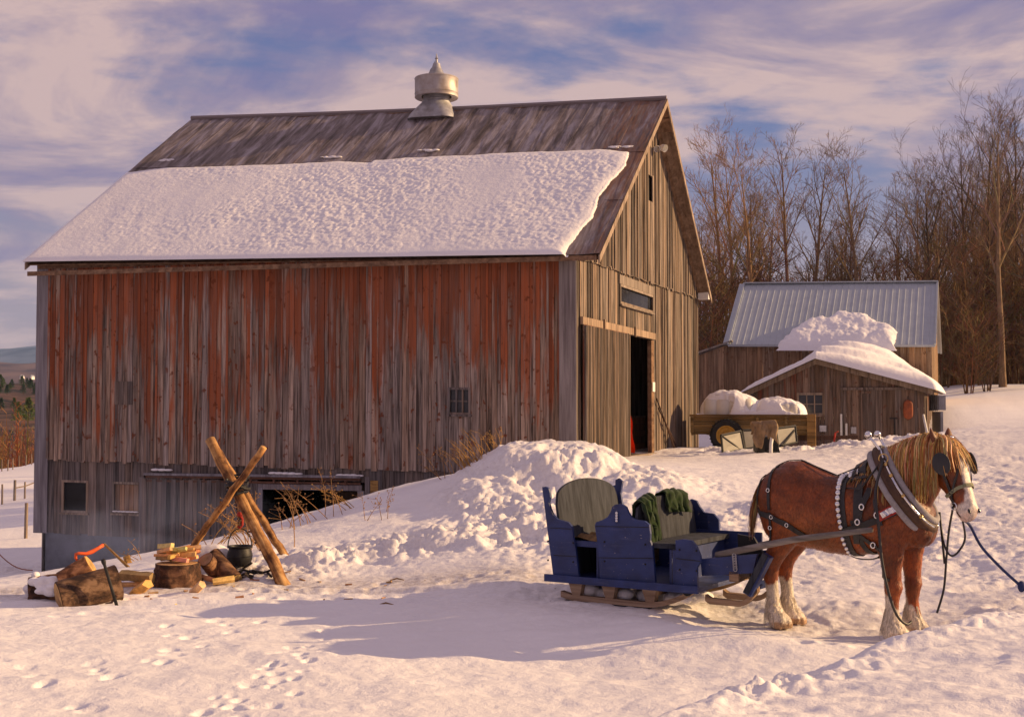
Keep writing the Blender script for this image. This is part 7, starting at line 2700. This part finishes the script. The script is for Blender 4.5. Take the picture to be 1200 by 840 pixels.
# muscle and coat relief
nn_ = np.empty(nvx * 3, dtype=np.float32); hme.vertices.foreach_get('normal', nn_); nn_ = nn_.reshape(-1, 3)
rel = .007 * fbm(co[:, 0] * 5 + co[:, 1] * 3, co[:, 2] * 5, 3, 3) + .0035 * fbm(co[:, 0] * 26 + co[:, 1] * 9, co[:, 2] * 18, 8, 2)
low = np.clip((.34 - co[:, 2]) / .2, 0, 1)
rel = rel + low * .016 * fbm((co[:, 0] + co[:, 1]) * 24, co[:, 2] * 7, 14, 3)
co2 = co + nn_ * rel[:, None]
# the body's colours: chestnut, darker on top of the croup; white legs and blaze; horn at the feet
x, y, z = co[:, 0], co[:, 1], co[:, 2]
nz1 = fbm(x * 4 + y * 2, z * 4, 4, 4); nz2 = fbm(x * 18 + y * 7, z * 14, 6, 3)
c = np.empty((nvx, 3))
c[:] = (0.185, 0.042, 0.007)
k = np.clip(.5 + nz1 * .9, 0, 1)[:, None]
c = c * (.55 + .9 * k)
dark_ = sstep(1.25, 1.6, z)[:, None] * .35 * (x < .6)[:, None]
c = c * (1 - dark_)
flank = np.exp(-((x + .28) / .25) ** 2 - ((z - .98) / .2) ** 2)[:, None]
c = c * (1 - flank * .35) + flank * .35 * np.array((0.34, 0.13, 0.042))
isfront = x > 0
legm = (z < .82)
wl = np.where(isfront, np.where(y < 0, .33, .31), np.where(y < 0, .44, .47)) + .05 * nz2 + .035 * fbm(x * 9, y * 9, 3, 2)
# the front feather wraps from behind: chestnut runs further down the front of the shins
frontness = np.where(isfront, (x - .59 - np.where(y > 0, .07, 0)) / .08, (x + .69) / .08)
wl = wl - np.where(isfront, .11, .0) * np.clip(frontness, -1, 1.5)
wm = sstep(.015, -.015, z - wl) * (z < .6)
white = np.array((0.60, 0.52, 0.42))
c = c * (1 - wm[:, None]) + wm[:, None] * white * (.86 + .2 * np.clip(nz2 + .5, 0, 1))[:, None]
hoofm = sstep(.085, .055, z + .02 * nz2) * sstep(-.06, .04, np.where(isfront, x - .60 - np.where(y > 0, .07, 0), x + .66))
horn = np.array((0.30, 0.155, 0.06))
c = c * (1 - .85 * hoofm[:, None]) + .85 * hoofm[:, None] * horn
# face
rel_ = (co - np.array(POLL)) / HS
ht = rel_ @ np.array(ha); hfrn = rel_ @ np.array(hfr); hlt = rel_ @ np.array(hl_)
inhead = (ht > -.02) & (x > .85) & (np.abs(hlt) < .2) & (hfrn > -.25)
bw = np.interp(ht, [0.02, .10, .2, .32, .45, .55, .62, .75], [.01, .035, .055, .055, .06, .075, .09, .1]) + .012 * nz2
blaze = inhead & (hfrn > .0) & (np.abs(hlt - .004) < bw) & (ht > .03)
muz = inhead & (ht > .535 + .05 * nz2) 
bl_ = np.where(blaze, sstep(0, .012, bw - np.abs(hlt - .004)) * sstep(-.0, .02, hfrn), 0)
bl_ = np.maximum(bl_, np.where(muz, sstep(.53, .57, ht), 0))
c = c * (1 - bl_[:, None]) + bl_[:, None] * np.array((0.63, 0.55, 0.47))
pink = inhead & (ht > .60)
pk_ = np.where(pink, sstep(.60, .66, ht) * .55 * np.clip(.6 + nz2, 0, 1), 0)
c = c * (1 - pk_[:, None]) + pk_[:, None] * np.array((0.42, 0.22, 0.17))
co2[:, 0] = np.where(co2[:, 0] < -.1, -.1 + (co2[:, 0] + .1) * .93, co2[:, 0])
hme.vertices.foreach_set('co', co2.astype(np.float32).ravel())
while hme.attributes.get('bc'): hme.attributes.remove(hme.attributes['bc'])
at2 = hme.attributes.new('bc', 'FLOAT_COLOR', 'POINT')
arr = np.ones((nvx, 4), dtype=np.float32); arr[:, :3] = np.clip(c, 0, 1); at2.data.foreach_set('color', arr.ravel())
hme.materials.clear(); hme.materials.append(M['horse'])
hme.polygons.foreach_set('use_smooth', [True] * len(hme.polygons)); hme.update()
hme.name = 'body'
body = bpy.data.objects.new('body', hme); COL.objects.link(body); body.parent = horse; WM['body'] = HM
HBVH = BVHTree.FromPolygons([tuple(v) for v in co2], [tuple(p.vertices) for p in hme.polygons])


def hpart(mb, name, mat, parent=None, smooth=False, angle=None):
    p = parent or horse
    o = mb.build(name, mat, p, smooth=smooth, local=True, angle=angle)
    WM[o.name] = HM
    return o


# the shaggy winter coat: short hairs over the whole body
wc = MB(); rw = random.Random(4)
areas = np.array([p.area for p in hme.polygons]); cum = np.cumsum(areas)
rs_ = np.random.RandomState(9); pick = np.searchsorted(cum, rs_.rand(20000) * cum[-1])
for fi in pick:
    pl_ = hme.polygons[int(fi)]; p = Vector(pl_.center); n = Vector(pl_.normal)
    if p.x > .98: continue
    fl = Vector((-.55 + .4 * rw.gauss(0, 1), .35 * rw.gauss(0, 1), -1.0)); fl = (fl - n * fl.dot(n))
    if fl.length < .05: continue
    fl.normalize(); L = rw.uniform(.016, .042); s_ = fl.cross(n) * rw.uniform(.0014, .0028)
    q = p + (fl * .9 + n * .36).normalized() * L
    cc = c[pl_.vertices[0]] * rw.uniform(.5, 1.7)
    wc.add([p - s_, p + s_, q], [(0, 1, 2)], tuple(cc))
hpart(wc, 'winter_coat', M['hair'])

# ears, eyes, nostrils, mouth
for sg in (-1, 1):
    e = MB(); base = HP(-.03, -.02, sg * .075)
    ax = (-ha * .9 + hl_ * (.22 * sg) + hfr * .18).normalized()
    side = (hl_ * .75 + hfr * .25 * sg).normalized(); fwd = ax.cross(side).normalized()
    rs = []
    for t, w_ in ((0, .036), (.03, .045), (.07, .047), (.11, .036), (.145, .018), (.165, .003)):
        rs.append([base + ax * t + side * (math.cos(a) * w_) + fwd * (math.sin(a) * w_ * .6) for a in np.linspace(0, 2 * math.pi, 12, endpoint=False)])
    e.rings(rs, (0.13, .040, .016)); hpart(e, 'ear', M['hair'], smooth=True)
    e = MB(); e.sphere(HP(.165, .078, sg * .118), .024, 12, 8); hpart(e, 'eye', M['eye'], smooth=True)
    e = MB(); R_ = Matrix((hl_, hfr, ha)).transposed()
    e.sphere(HP(.635, .075, sg * .058), .020, 12, 8, (1, 1, 1), (.75, .6, 1.25), R_); hpart(e, 'nostril', M['eye'], smooth=True)
m_ = MB(); m_.tube([HP(.60, -.045, -.078), HP(.645, -.03, -.072), HP(.685, -.012, -.045), HP(.70, -.006, 0), HP(.685, -.012, .045), HP(.645, -.03, .072), HP(.60, -.045, .078)], .0065, 5)
hpart(m_, 'mouth_line', M['brown_leather'])


def snap(p, d, off):
    """slides a point along -d until it lies on the coat, then lifts it by off"""
    hit = HBVH.ray_cast(Vector(p) + Vector(d) * .7, -Vector(d), 1.4)
    if hit[0] is None:
        n = HBVH.find_nearest(Vector(p)); return n[0] + n[1] * off
    return hit[0] + hit[1] * off


def near(p, off):
    n = HBVH.find_nearest(Vector(p)); return n[0] + n[1] * off


# mane: locks falling over the near side of the neck
def lock(mb, pts, w0, col, wmid=None):
    n = len(pts); vs = []
    for i, p in enumerate(pts):
        t = i / (n - 1)
        d = (pts[min(n - 1, i + 1)] - pts[max(0, i - 1)]).normalized()
        nb = HBVH.find_nearest(p); nr_ = nb[1] if nb[1] is not None else Vector((0, -1, 0))
        s = d.cross(nr_).normalized()
        w_ = w0 * (1 - .75 * t ** 1.8)
        vs += [p - s * w_, p + nr_ * w_ * .55, p + s * w_, p - nr_ * w_ * .2]
    fs = []
    for i in range(n - 1):
        for k in range(4):
            k2 = (k + 1) % 4; fs.append((i * 4 + k, i * 4 + k2, (i + 1) * 4 + k2, (i + 1) * 4 + k))
    mb.add(vs, fs, [tuple(v * (1 - .12 * (i // 4) / n) for v in col) for i in range(len(vs))])


rndm = random.Random(12)
blond = [(0.60, 0.35, 0.11), (0.50, 0.25, 0.06), (0.68, 0.46, 0.20), (0.34, 0.13, 0.03)]
crest = []
for i, (cx, cy, cz, hu, hl) in enumerate(neck):
    a = Vector(neck[max(0, i - 1)][:3]); b = Vector(neck[min(len(neck) - 1, i + 1)][:3])
    t = (b - a).normalized(); lat = Vector((0, 0, 1)).cross(t).normalized(); up = t.cross(lat)
    crest.append(Vector((cx, cy, cz)) + up * hu)
def crest_at(f):
    f = f * (len(crest) - 1); i = min(len(crest) - 2, int(f)); return crest[i].lerp(crest[i + 1], f - i)
mane = MB()
for k in range(820):
    f = rndm.uniform(.20, 1.0)
    p = crest_at(f) + Vector((rndm.gauss(0, .015), rndm.uniform(-.02, .03), .012))
    L = rndm.uniform(.42, .74) * (1.0 if f > .35 else .75)
    pts = [p]; lift = rndm.uniform(.006, .042)
    d = Vector((.10, -1, .12)).normalized()
    n = 9
    for i in range(n):
        tgt = Vector((rndm.gauss(.03, .12), -.10, -1))
        d = (d * .45 + tgt * .55).normalized()
        q = pts[-1] + d * (L / n)
        nb = HBVH.find_nearest(q)
        if (q - nb[0]).dot(nb[1]) < lift: q = nb[0] + nb[1] * lift
        pts.append(q)
    col = rndm.choice(blond); col = tuple(v * rndm.uniform(.65, 1.25) for v in col)
    lock(mane, pts, rndm.uniform(.0028, .0085), col)
for k in range(150):       # short tufts along the crest
    f = rndm.uniform(.2, 1.0); p = crest_at(f) + Vector((0, rndm.uniform(-.03, .03), -.005))
    d = Vector((rndm.gauss(-.1, .3), rndm.gauss(0, .4), 1)).normalized()
    pts = [p, p + d * .03, p + d * .045 + Vector((rndm.gauss(0, .02), -.02, .004))]
    lock(mane, pts, .006, tuple(v * rndm.uniform(.8, 1.15) for v in rndm.choice(blond)))
hpart(mane, 'mane', M['hair'], smooth=True)
fo = MB()
for k in range(120):
    sg = rndm.choice((-1, -1, 1)); p = HP(-.06 + rndm.gauss(0, .015), .03 + rndm.gauss(0, .02), rndm.uniform(-.07, .07))
    pts = [p]; n = 8; L = rndm.uniform(.26, .46); d = (hfr * .9 + ha * .2).normalized()
    sp_ = rndm.uniform(.25, .62) * sg
    for i in range(n):
        d = (d * .5 + (ha + hl_ * sp_ * (1.2 if i < 4 else .2)).normalized() * .5).normalized()
        q = pts[-1] + d * L / n; nb = HBVH.find_nearest(q); lf = .016
        if (q - nb[0]).dot(nb[1]) < lf: q = nb[0] + nb[1] * lf
        pts.append(q)
    lock(fo, pts, rndm.uniform(.005, .010), tuple(v * rndm.uniform(.8, 1.15) for v in rndm.choice(blond)))
hpart(fo, 'forelock', M['hair'], smooth=True)
tl = MB()
for k in range(150):
    p = Vector((-.83, rndm.gauss(0, .035), 1.42 + rndm.uniform(-.05, .04))); pts = [p]
    d = Vector((-.6, rndm.gauss(0, .1), -.4)).normalized(); L = rndm.uniform(.36, .56); n = 8
    for i in range(n):
        d = (d * .6 + Vector((rndm.gauss(-.06, .06), rndm.gauss(-.02, .06), -1)) * .4).normalized()
        q = pts[-1] + d * L / n
        nb = HBVH.find_nearest(q)
        if (q - nb[0]).dot(nb[1]) < .012: q = nb[0] + nb[1] * .012
        pts.append(q)
    lock(tl, pts, rndm.uniform(.008, .014), tuple(v * rndm.uniform(.75, 1.1) for v in rndm.choice(blond[1:] + [(0.25, .09, .03)])))
hpart(tl, 'tail', M['hair'], smooth=True)
# feather on the lower legs
for (lx, ly) in ((.565, -.205), (.655, .185), (-.65, -.175), (-.615, .165)):
    fe = MB()
    for k in range(150):
        a = rndm.uniform(0, 6.283); z0 = rndm.uniform(.10, .30)
        back = .5 - .5 * math.cos(a)      # more at the back of the leg
        if rndm.random() > .35 + .65 * back: continue
        d0 = Vector((math.cos(a), math.sin(a), 0))
        p = near(Vector((lx + d0.x * .08, ly + d0.y * .08, z0)), .002)
        L = rndm.uniform(.07, .16); pts = [p]
        for i in range(4): pts.append(pts[-1] + (d0 * (.34 - .1 * i) + Vector((0, 0, -1))).normalized() * L / 4)
        for q in pts: q.z = max(q.z, .0)
        sh = rndm.uniform(.8, 1.1); mb_s = .0055
        vs = []; 
        for i, q in enumerate(pts):
            w_ = mb_s * (1 - .2 * i); s = Vector((-d0.y, d0.x, 0)); vs += [q - s * w_, q + s * w_, q + d0 * w_ * .6]
        fe.add(vs, [f for i in range(4) for f in ((i * 3, i * 3 + 1, i * 3 + 4, i * 3 + 3), (i * 3 + 1, i * 3 + 2, i * 3 + 5, i * 3 + 4), (i * 3 + 2, i * 3, i * 3 + 3, i * 3 + 5))], tuple(v * sh for v in (0.58, .49, .38)))
    hpart(fe, 'feather', M['hair'], smooth=True)


# ---- harness
def strap_pts(pts, dense=10):
    out = []
    for a, b in zip(pts[:-1], pts[1:]):
        for i in range(dense): out.append(Vector(a).lerp(Vector(b), i / dense))
    out.append(Vector(pts[-1])); return out


def strap(mb, pts, wid, thk=.006, nfun=None):
    """flat leather band lying on the coat"""
    n = len(pts); vs = []
    for i, p in enumerate(pts):
        d = (pts[min(n - 1, i + 1)] - pts[max(0, i - 1)]).normalized()
        nr_ = nfun(p) if nfun else HBVH.find_nearest(p)[1]
        s = d.cross(nr_).normalized()
        nr_ = s.cross(d)
        vs += [p - s * wid / 2, p + s * wid / 2, p + s * wid / 2 + nr_ * thk, p - s * wid / 2 + nr_ * thk]
    fs = [(0, 1, 2, 3), ((n - 1) * 4 + 3, (n - 1) * 4 + 2, (n - 1) * 4 + 1, (n - 1) * 4)]
    for i in range(n - 1):
        for k in range(4):
            k2 = (k + 1) % 4; fs.append((i * 4 + k2, i * 4 + k, (i + 1) * 4 + k, (i + 1) * 4 + k2))
    mb.add(vs, fs)


def lay_side(xz, side=-1, off=.006, dense=8):
    """(x, z) path laid on the near (-1) or far (+1) flank"""
    pts = []
    for (x0, z0), (x1, z1) in zip(xz[:-1], xz[1:]):
        for i in range(dense):
            t = i / dense; pts.append(snap((x0 + (x1 - x0) * t, 0, z0 + (z1 - z0) * t), (0, side, 0), off))
    pts.append(snap((xz[-1][0], 0, xz[-1][1]), (0, side, 0), off)); return pts


def girth(xf, zc, off, a0=0.0, a1=2 * math.pi, n=64):
    """band round the trunk; xf(angle) the place along the body, angle 0 on top, positive on the near side"""
    pts = []
    for i in range(n + 1):
        a = a0 + (a1 - a0) * i / n
        d = Vector((0, -math.sin(a), math.cos(a)))
        pts.append(snap((xf(a), 0, zc), d, off))
    return pts


# collar and hames, leaning back with the shoulder
cT, cBt = Vector((.40, -.01, 1.80)), Vector((.90, -.03, 1.07))
cax = (cT - cBt).normalized()
cn = Vector((cax.z, 0, -cax.x)).normalized()       # forward normal of the collar's plane
cc_ = (cT + cBt) / 2
def collar_pt(a, ru, rl, off=0.0):
    s = math.sin(a); e = .80 if math.cos(a) > 0 else 1.0
    return cc_ + cax * (math.cos(a) * ru) + Vector((0, -1, 0)) * (s * rl * (1 - .25 * max(0, math.cos(a)))) + cn * off
RU, RL = (cT - cBt).length / 2, .33
def hoop(mb, ru, rl, off, r, flat=1.0, n=60, a0=0.0, a1=2 * math.pi, nn=10):
    mb.tube([collar_pt(a0 + (a1 - a0) * i / n, ru, rl, off) for i in range(n + 1)], r, nn, cap=True)
col_ = MB(); hoop(col_, RU, RL, 0, .062); 
collar = hpart(col_, 'collar', M['brown_leather'], smooth=True)
pd = MB(); hoop(pd, RU - .035, RL - .035, .075, .036); hoop(pd, RU + .015, RL + .01, -.075, .040); hpart(pd, 'collar_pad', M['pad'], collar, smooth=True)
for sg, nm in ((1, 'hame'), (-1, 'hame')):
    hm_ = MB()
    pts = [collar_pt(sg * a, RU + .02, RL + .035, .045) for a in np.linspace(math.pi - .12, .40, 26)]
    tip = collar_pt(sg * .40, RU + .02, RL + .035, .045)
    pts += [tip + cax * .07 + Vector((0, -sg * .02, 0)), tip + cax * .16 + Vector((0, -sg * .05, 0))]
    hm_.tube(pts, [.014] * 26 + [.015, .012], 8)
    ho = hpart(hm_, nm, M['chrome'], smooth=True)
    bl2 = MB(); bl2.sphere(pts[-1] + cax * .03, .036, 16, 10); hpart(bl2, 'ball', M['chrome'], ho, smooth=True)
    rg2 = MB()
    for a in (.95, 1.25, 1.75, 2.35):
        q = collar_pt(sg * a, RU + .02, RL + .05, .05); rg2.lathe([(.018, -.014), (.024, 0), (.018, .014)], q, 10, axis=tuple(cax))
    q = collar_pt(sg * .80, RU + .03, RL + .06, .06)
    rg2.tube([q + Vector((math.cos(t) * .045, -sg * .015, math.sin(t) * .045)) for t in np.linspace(0, 6.283, 16)], .007, 6, cap=False)
    hpart(rg2, 'terret', M['brass'], ho, smooth=True)
tb2_ = MB(); tb2_.tube([collar_pt(a, RU + .03, RL + .04, .05) for a in (.42, .2, 0, -.2, -.42)], .012, 6)
hpart(tb2_, 'hame_strap', M['leather'], collar)
# saddle pad, bell girth, belly band
bg_ = MB(); gp_ = girth(lambda a: .10 + .10 * abs(math.sin(a / 2)) ** 2, 1.15, .005); strap(bg_, gp_, .06, .010)
bell_strap = hpart(bg_, 'bell_strap', M['leather'])
for i, a in enumerate(np.linspace(.10, 2.62, 19)):
    d = Vector((0, -math.sin(a), math.cos(a))); x = .10 + .10 * math.sin(a / 2) ** 2
    q = snap((x - .035, 0, 1.15), d, .026)
    r = .036 - .016 * (i / 18)
    be = MB(); be.sphere(q, r, 14, 9); be.lathe([(r * 1.02, -.003), (r * 1.06, 0), (r * 1.02, .003)], q, 14, axis=tuple(d))
    hpart(be, 'bell', M['chrome'], bell_strap, smooth=True)
sd_ = MB()
for wo, xx in ((.085, .27),):
    strap(sd_, girth(lambda a: xx + .02 * math.sin(a), 1.15, .008, -1.7, 1.7, 40), .085, .014)
strap(sd_, girth(lambda a: .26, 1.15, .012, -.55, .55, 16), .17, .03)
sad = hpart(sd_, 'saddle', M['leather'])
sr = MB()
for y in (-.06, .06):
    q = snap((.26, 0, 1.15), (0, -math.sin(y * 6), math.cos(y * 6)), .05); sr.tube([q + Vector((0, math.cos(t) * .03, math.sin(t) * .03 + .02)) for t in np.linspace(0, 6.283, 14)], .006, 6, cap=False)
for k in range(4):
    tb_ = MB(); tb_.sphere(snap((.16, 0, 1.15), (0, -math.sin(.12 * k), math.cos(.12 * k)), .035), .026, 12, 8); hpart(tb_, 'bell', M['chrome'], sad, smooth=True)
hpart(sr, 'terret', M['chrome'], sad, smooth=True)
bb_ = MB()
strap(bb_, girth(lambda a: .24 + .10 * (a - 1.6), 1.15, .006, 1.6, 2 * math.pi - 1.6, 40), .05, .008)
# slack belly band hanging under the barrel
pts = [snap((.12 + .45 * t, 0, 1.0), (0, -.55, -.83), .008) + Vector((0, 0, -.055 * math.sin(t * math.pi))) for t in np.linspace(0, 1, 14)]
strap(bb_, pts, .03, .007)
hpart(bb_, 'belly_band', M['leather'])
# tug from the hame, over the shoulder to the shaft loop
tg = MB(); strap(tg, lay_side([(.80, 1.33), (.62, 1.22), (.40, 1.12), (.16, 1.03)], -1, .012), .065, .016); hpart(tg, 'trace', M['leather'])
tg2 = MB(); strap(tg2, lay_side([(.80, 1.33), (.62, 1.22), (.40, 1.12), (.16, 1.03)], 1, .012), .065, .016); hpart(tg2, 'trace', M['leather'])
tr2 = MB(); strap(tr2, lay_side([(.66, 1.275), (.58, 1.23), (.48, 1.18)], -1, .034), .09, .008)
trr = hpart(tr2, 'trace_safe', M['red'])
tr3 = MB(); strap(tr3, lay_side([(.66, 1.275), (.60, 1.245), (.52, 1.20)], -1, .045), .055, .010); hpart(tr3, 'hame_plate', M['chrome'], trr)
sh_ = MB(); strap(sh_, lay_side([(.40, 1.44), (.33, 1.28), (.28, 1.10), (.26, .92)], -1, .018), .055, .012)
strap(sh_, lay_side([(.45, 1.34), (.47, 1.20), (.52, 1.10)], -1, .016), .035, .010)
strap(sh_, lay_side([(.30, 1.00), (.38, .93), (.50, .86)], -1, .016), .035, .010)
hpart(sh_, 'shaft_tug', M['leather'])
bk_ = MB()
for (x0, z0) in ((.33, 1.27), (.285, 1.13), (.47, 1.20), (.42, .915)):
    q = snap((x0, 0, z0), (0, -1, 0), .036); bk_.tube([q + Vector((math.cos(t) * .022, -.004, math.sin(t) * .027)) for t in np.linspace(0, 6.283, 14)], .008, 6, cap=False)
hpart(bk_, 'buckle', M['chrome'], smooth=True)
# back strap, hip strap, breeching
bs = MB()
pts = [snap((x0, .0, 1.0), (0, 0, 1), .006) for x0 in np.linspace(.26, -.70, 24)]; strap(bs, pts, .035, .008)
# lazy reins over the back
hpart(bs, 'back_strap', M['leather'])
hs = MB(); strap(hs, girth(lambda a: -.62 + .0 * a, 1.2, .006, -1.55, 1.55, 40), .032, .008); strap(hs, girth(lambda a: -.70 - .06 * abs(a), 1.2, .006, -1.35, 1.35, 40), .028, .008)
strap(hs, lay_side([(-.62, 1.18), (-.625, 1.0), (-.64, .86)], -1, .008), .028, .008)
hpart(hs, 'hip_strap', M['leather'])
br = MB()
pts = lay_side([(-.45, 1.05), (-.60, 1.135), (-.74, 1.155)], 1, .008) + [near(Vector((-.95, .16, 1.16)), .010), near(Vector((-1.0, 0.06, 1.165)), .010), near(Vector((-1.0, -.06, 1.165)), .010), near(Vector((-.95, -.16, 1.16)), .010)] + lay_side([(-.74, 1.155), (-.60, 1.135), (-.42, 1.05), (-.22, .93)], -1, .010)
strap(br, pts, .055, .010)
hpart(br, 'breeching', M['leather'])
bk2 = MB()
for (x0, z0) in ((-.60, 1.135), (-.62, 1.40), (-.44, 1.06), (-.625, 1.02)):
    q = snap((x0, 0, z0), (0, -1, 0), .018); bk2.tube([q + Vector((math.cos(t) * .016, -.004, math.sin(t) * .019)) for t in np.linspace(0, 6.283, 12)], .005, 6, cap=False)
hpart(bk2, 'buckle', M['chrome'], smooth=True)
# bridle
bd_ = MB()
def hstrap(mb, tl_, wid):
    pts = []
    for a, b in zip(tl_[:-1], tl_[1:]):
        for i in range(6):
            t = i / 6; q = HP(*[a[j] + (b[j] - a[j]) * t for j in range(3)]); pts.append(near(q, .009))
    pts.append(near(HP(*tl_[-1]), .009)); strap(mb, pts, wid, .008)
for sg in (-1, 1):
    hstrap(bd_, [(.0, -.03, sg * .10), (.12, .03, sg * .14), (.28, .0, sg * .13), (.42, -.02, sg * .1), (.54, -.05, sg * .09)], .028)
    hstrap(bd_, [(.03, .08, sg * .085), (.16, .15, sg * .06), (.28, .13, sg * .085), (.40, .03, sg * .11), (.45, -.01, sg * .1)], .020)
    hstrap(bd_, [(.02, -.1, sg * .1), (.18, -.19, sg * .1), (.26, -.22, sg * .04)], .018)
hstrap(bd_, [(.02, .1, -.10), (.015, .13, 0), (.02, .1, .10)], .024)
hstrap(bd_, [(-.045, -.05, -.09), (-.06, -.02, 0), (-.045, -.05, .09)], .03)
hpart(bd_, 'bridle', M['leather'])
nb_ = MB(); hstrap(nb_, [(.43, -.11, -.05), (.44, -.05, -.1), (.42, .04, -.095), (.41, .12, -.04), (.41, .12, .04), (.42, .04, .095), (.44, -.05, .1), (.43, -.11, .05)], .032)
hpart(nb_, 'noseband', plain_mat('olive_noseband', (0.22, 0.22, 0.13, 1), .8, 0, .3, 20.0))
for sg in (-1, 1):
    b_ = MB(); cen = HP(.19, .065, sg * .185); ax = (hl_ * sg * .9 + hfr * .42).normalized(); e1 = (hfr * .9 - hl_ * sg * .42).normalized()
    rs = []
    for r, o in ((.098, 0), (.098, .012), (.06, .022), (.002, .024)):
        rs.append([cen + ax * o + e1 * (math.cos(a) * r * .85) + ha * (math.sin(a) * r * 1.12) for a in np.linspace(0, 6.283, 20, endpoint=False)])
    b_.rings(rs); hpart(b_, 'blinder', M['leather'], smooth=True, angle=40)
    bt = MB(); cen = near(HP(.545, -.05, sg * .09), .016)
    bt.tube([cen + ha * (math.cos(t) * .034) + hfr * (math.sin(t) * .034) for t in np.linspace(0, 6.283, 16)], .007, 6, cap=False); hpart(bt, 'bit_ring', M['chrome'], smooth=True)
rs_m = MB()
q = HP(.0, .10, 0)
for k in range(3): rs_m.sphere(near(HP(-.03, .02 + .02 * k, -.03 + .03 * k), .02), .018, 10, 6)
hpart(rs_m, 'bridle_rosette', M['chrome'], smooth=True)

HMi = HM.inverted()
def hw(px, py, Y): return HMi @ at(px, py, Y)
def sag(a, b, s, n=16, bow=(0, 0, 0)):
    return [a.lerp(b, t) - Vector((0, 0, s * 4 * t * (1 - t))) + Vector(bow) * (4 * t * (1 - t)) for t in np.linspace(0, 1, n)]
bitR = near(HP(.545, -.05, -.09), .02); bitL = near(HP(.545, -.05, .09), .02)
re = MB()
# rein looping from the bit, and the line dropping to the snow
gx, gy = 1.62, -.28
pq = hw(1098, 718, 12.0)
re.tube(spline([bitR, hw(1112, 622, 11.95), hw(1109, 655, 11.98), hw(1106, 690, 12.0), pq]), .011, 6)
re.tube(spline([hw(1101, 600, 12.2), hw(1104, 625, 12.1), hw(1108, 642, 12.0), hw(1115, 651, 11.95), hw(1124, 645, 11.9), hw(1131, 628, 11.9), bitL.lerp(bitR, .6)]), .010, 6)
re.tube([hw(1101, 600, 12.2), hw(1104, 630, 12.1), hw(1107, 660, 12.0)], .012, 6)
hpart(re, 'rein', M['leather'], smooth=True)
rl_ = MB(); ringN = collar_pt(.80, RU + .03, RL + .07, .06)
rl_.tube(spline([ringN, hw(1026, 575, 11.85), hw(1029, 610, 11.75), hw(1034, 660, 11.75), hw(1043, 700, 11.8), hw(1052, 722, 11.85), hw(1062, 731, 11.9), hw(1068, 728, 11.95)]), .014, 6)
rl_.tube([ringN, hw(1008, 573, 12.1), hw(985, 571, 12.35), snap((.26, 0, 1.15), (0, -.3, .95), .05)], .009, 6)
rl_.tube([snap((.26, 0, 1.15), (0, -.2, .98), .05), snap((.0, 0, 1.15), (0, -.25, .97), .03), snap((-.35, 0, 1.15), (0, -.12, .99), .02)], .007, 5)
hpart(rl_, 'rein', M['leather'], smooth=True)

# blue lead rope, running out of the picture
la = HM @ HP(.665, -.05, -.03)
pts = [la, at(1137, 616, 12.05), at(1150, 640, 11.95), at(1172, 664, 11.85), at(1196, 686, 11.75)]
e = Vector((at(1290, 745, 11.6).x, 11.6, 0)); e.z = gh(e.x, e.y) + .02
pts += [at(1215, 702, 11.7), at(1245, 722, 11.65), e]
lr_ = MB(); lr_.tube(spline(pts), .014, 8); lr_.sphere(at(1197, 687, 11.75), .035, 10, 7, (1, 1, 1), (1, 1, 1.5))
lo = lr_.build('lead_rope', M['rope'], None, smooth=True, origin=e)
tagit(lo, 'blue lead rope running from the horse\'s chin out over the snow, knotted near its end', 'rope')
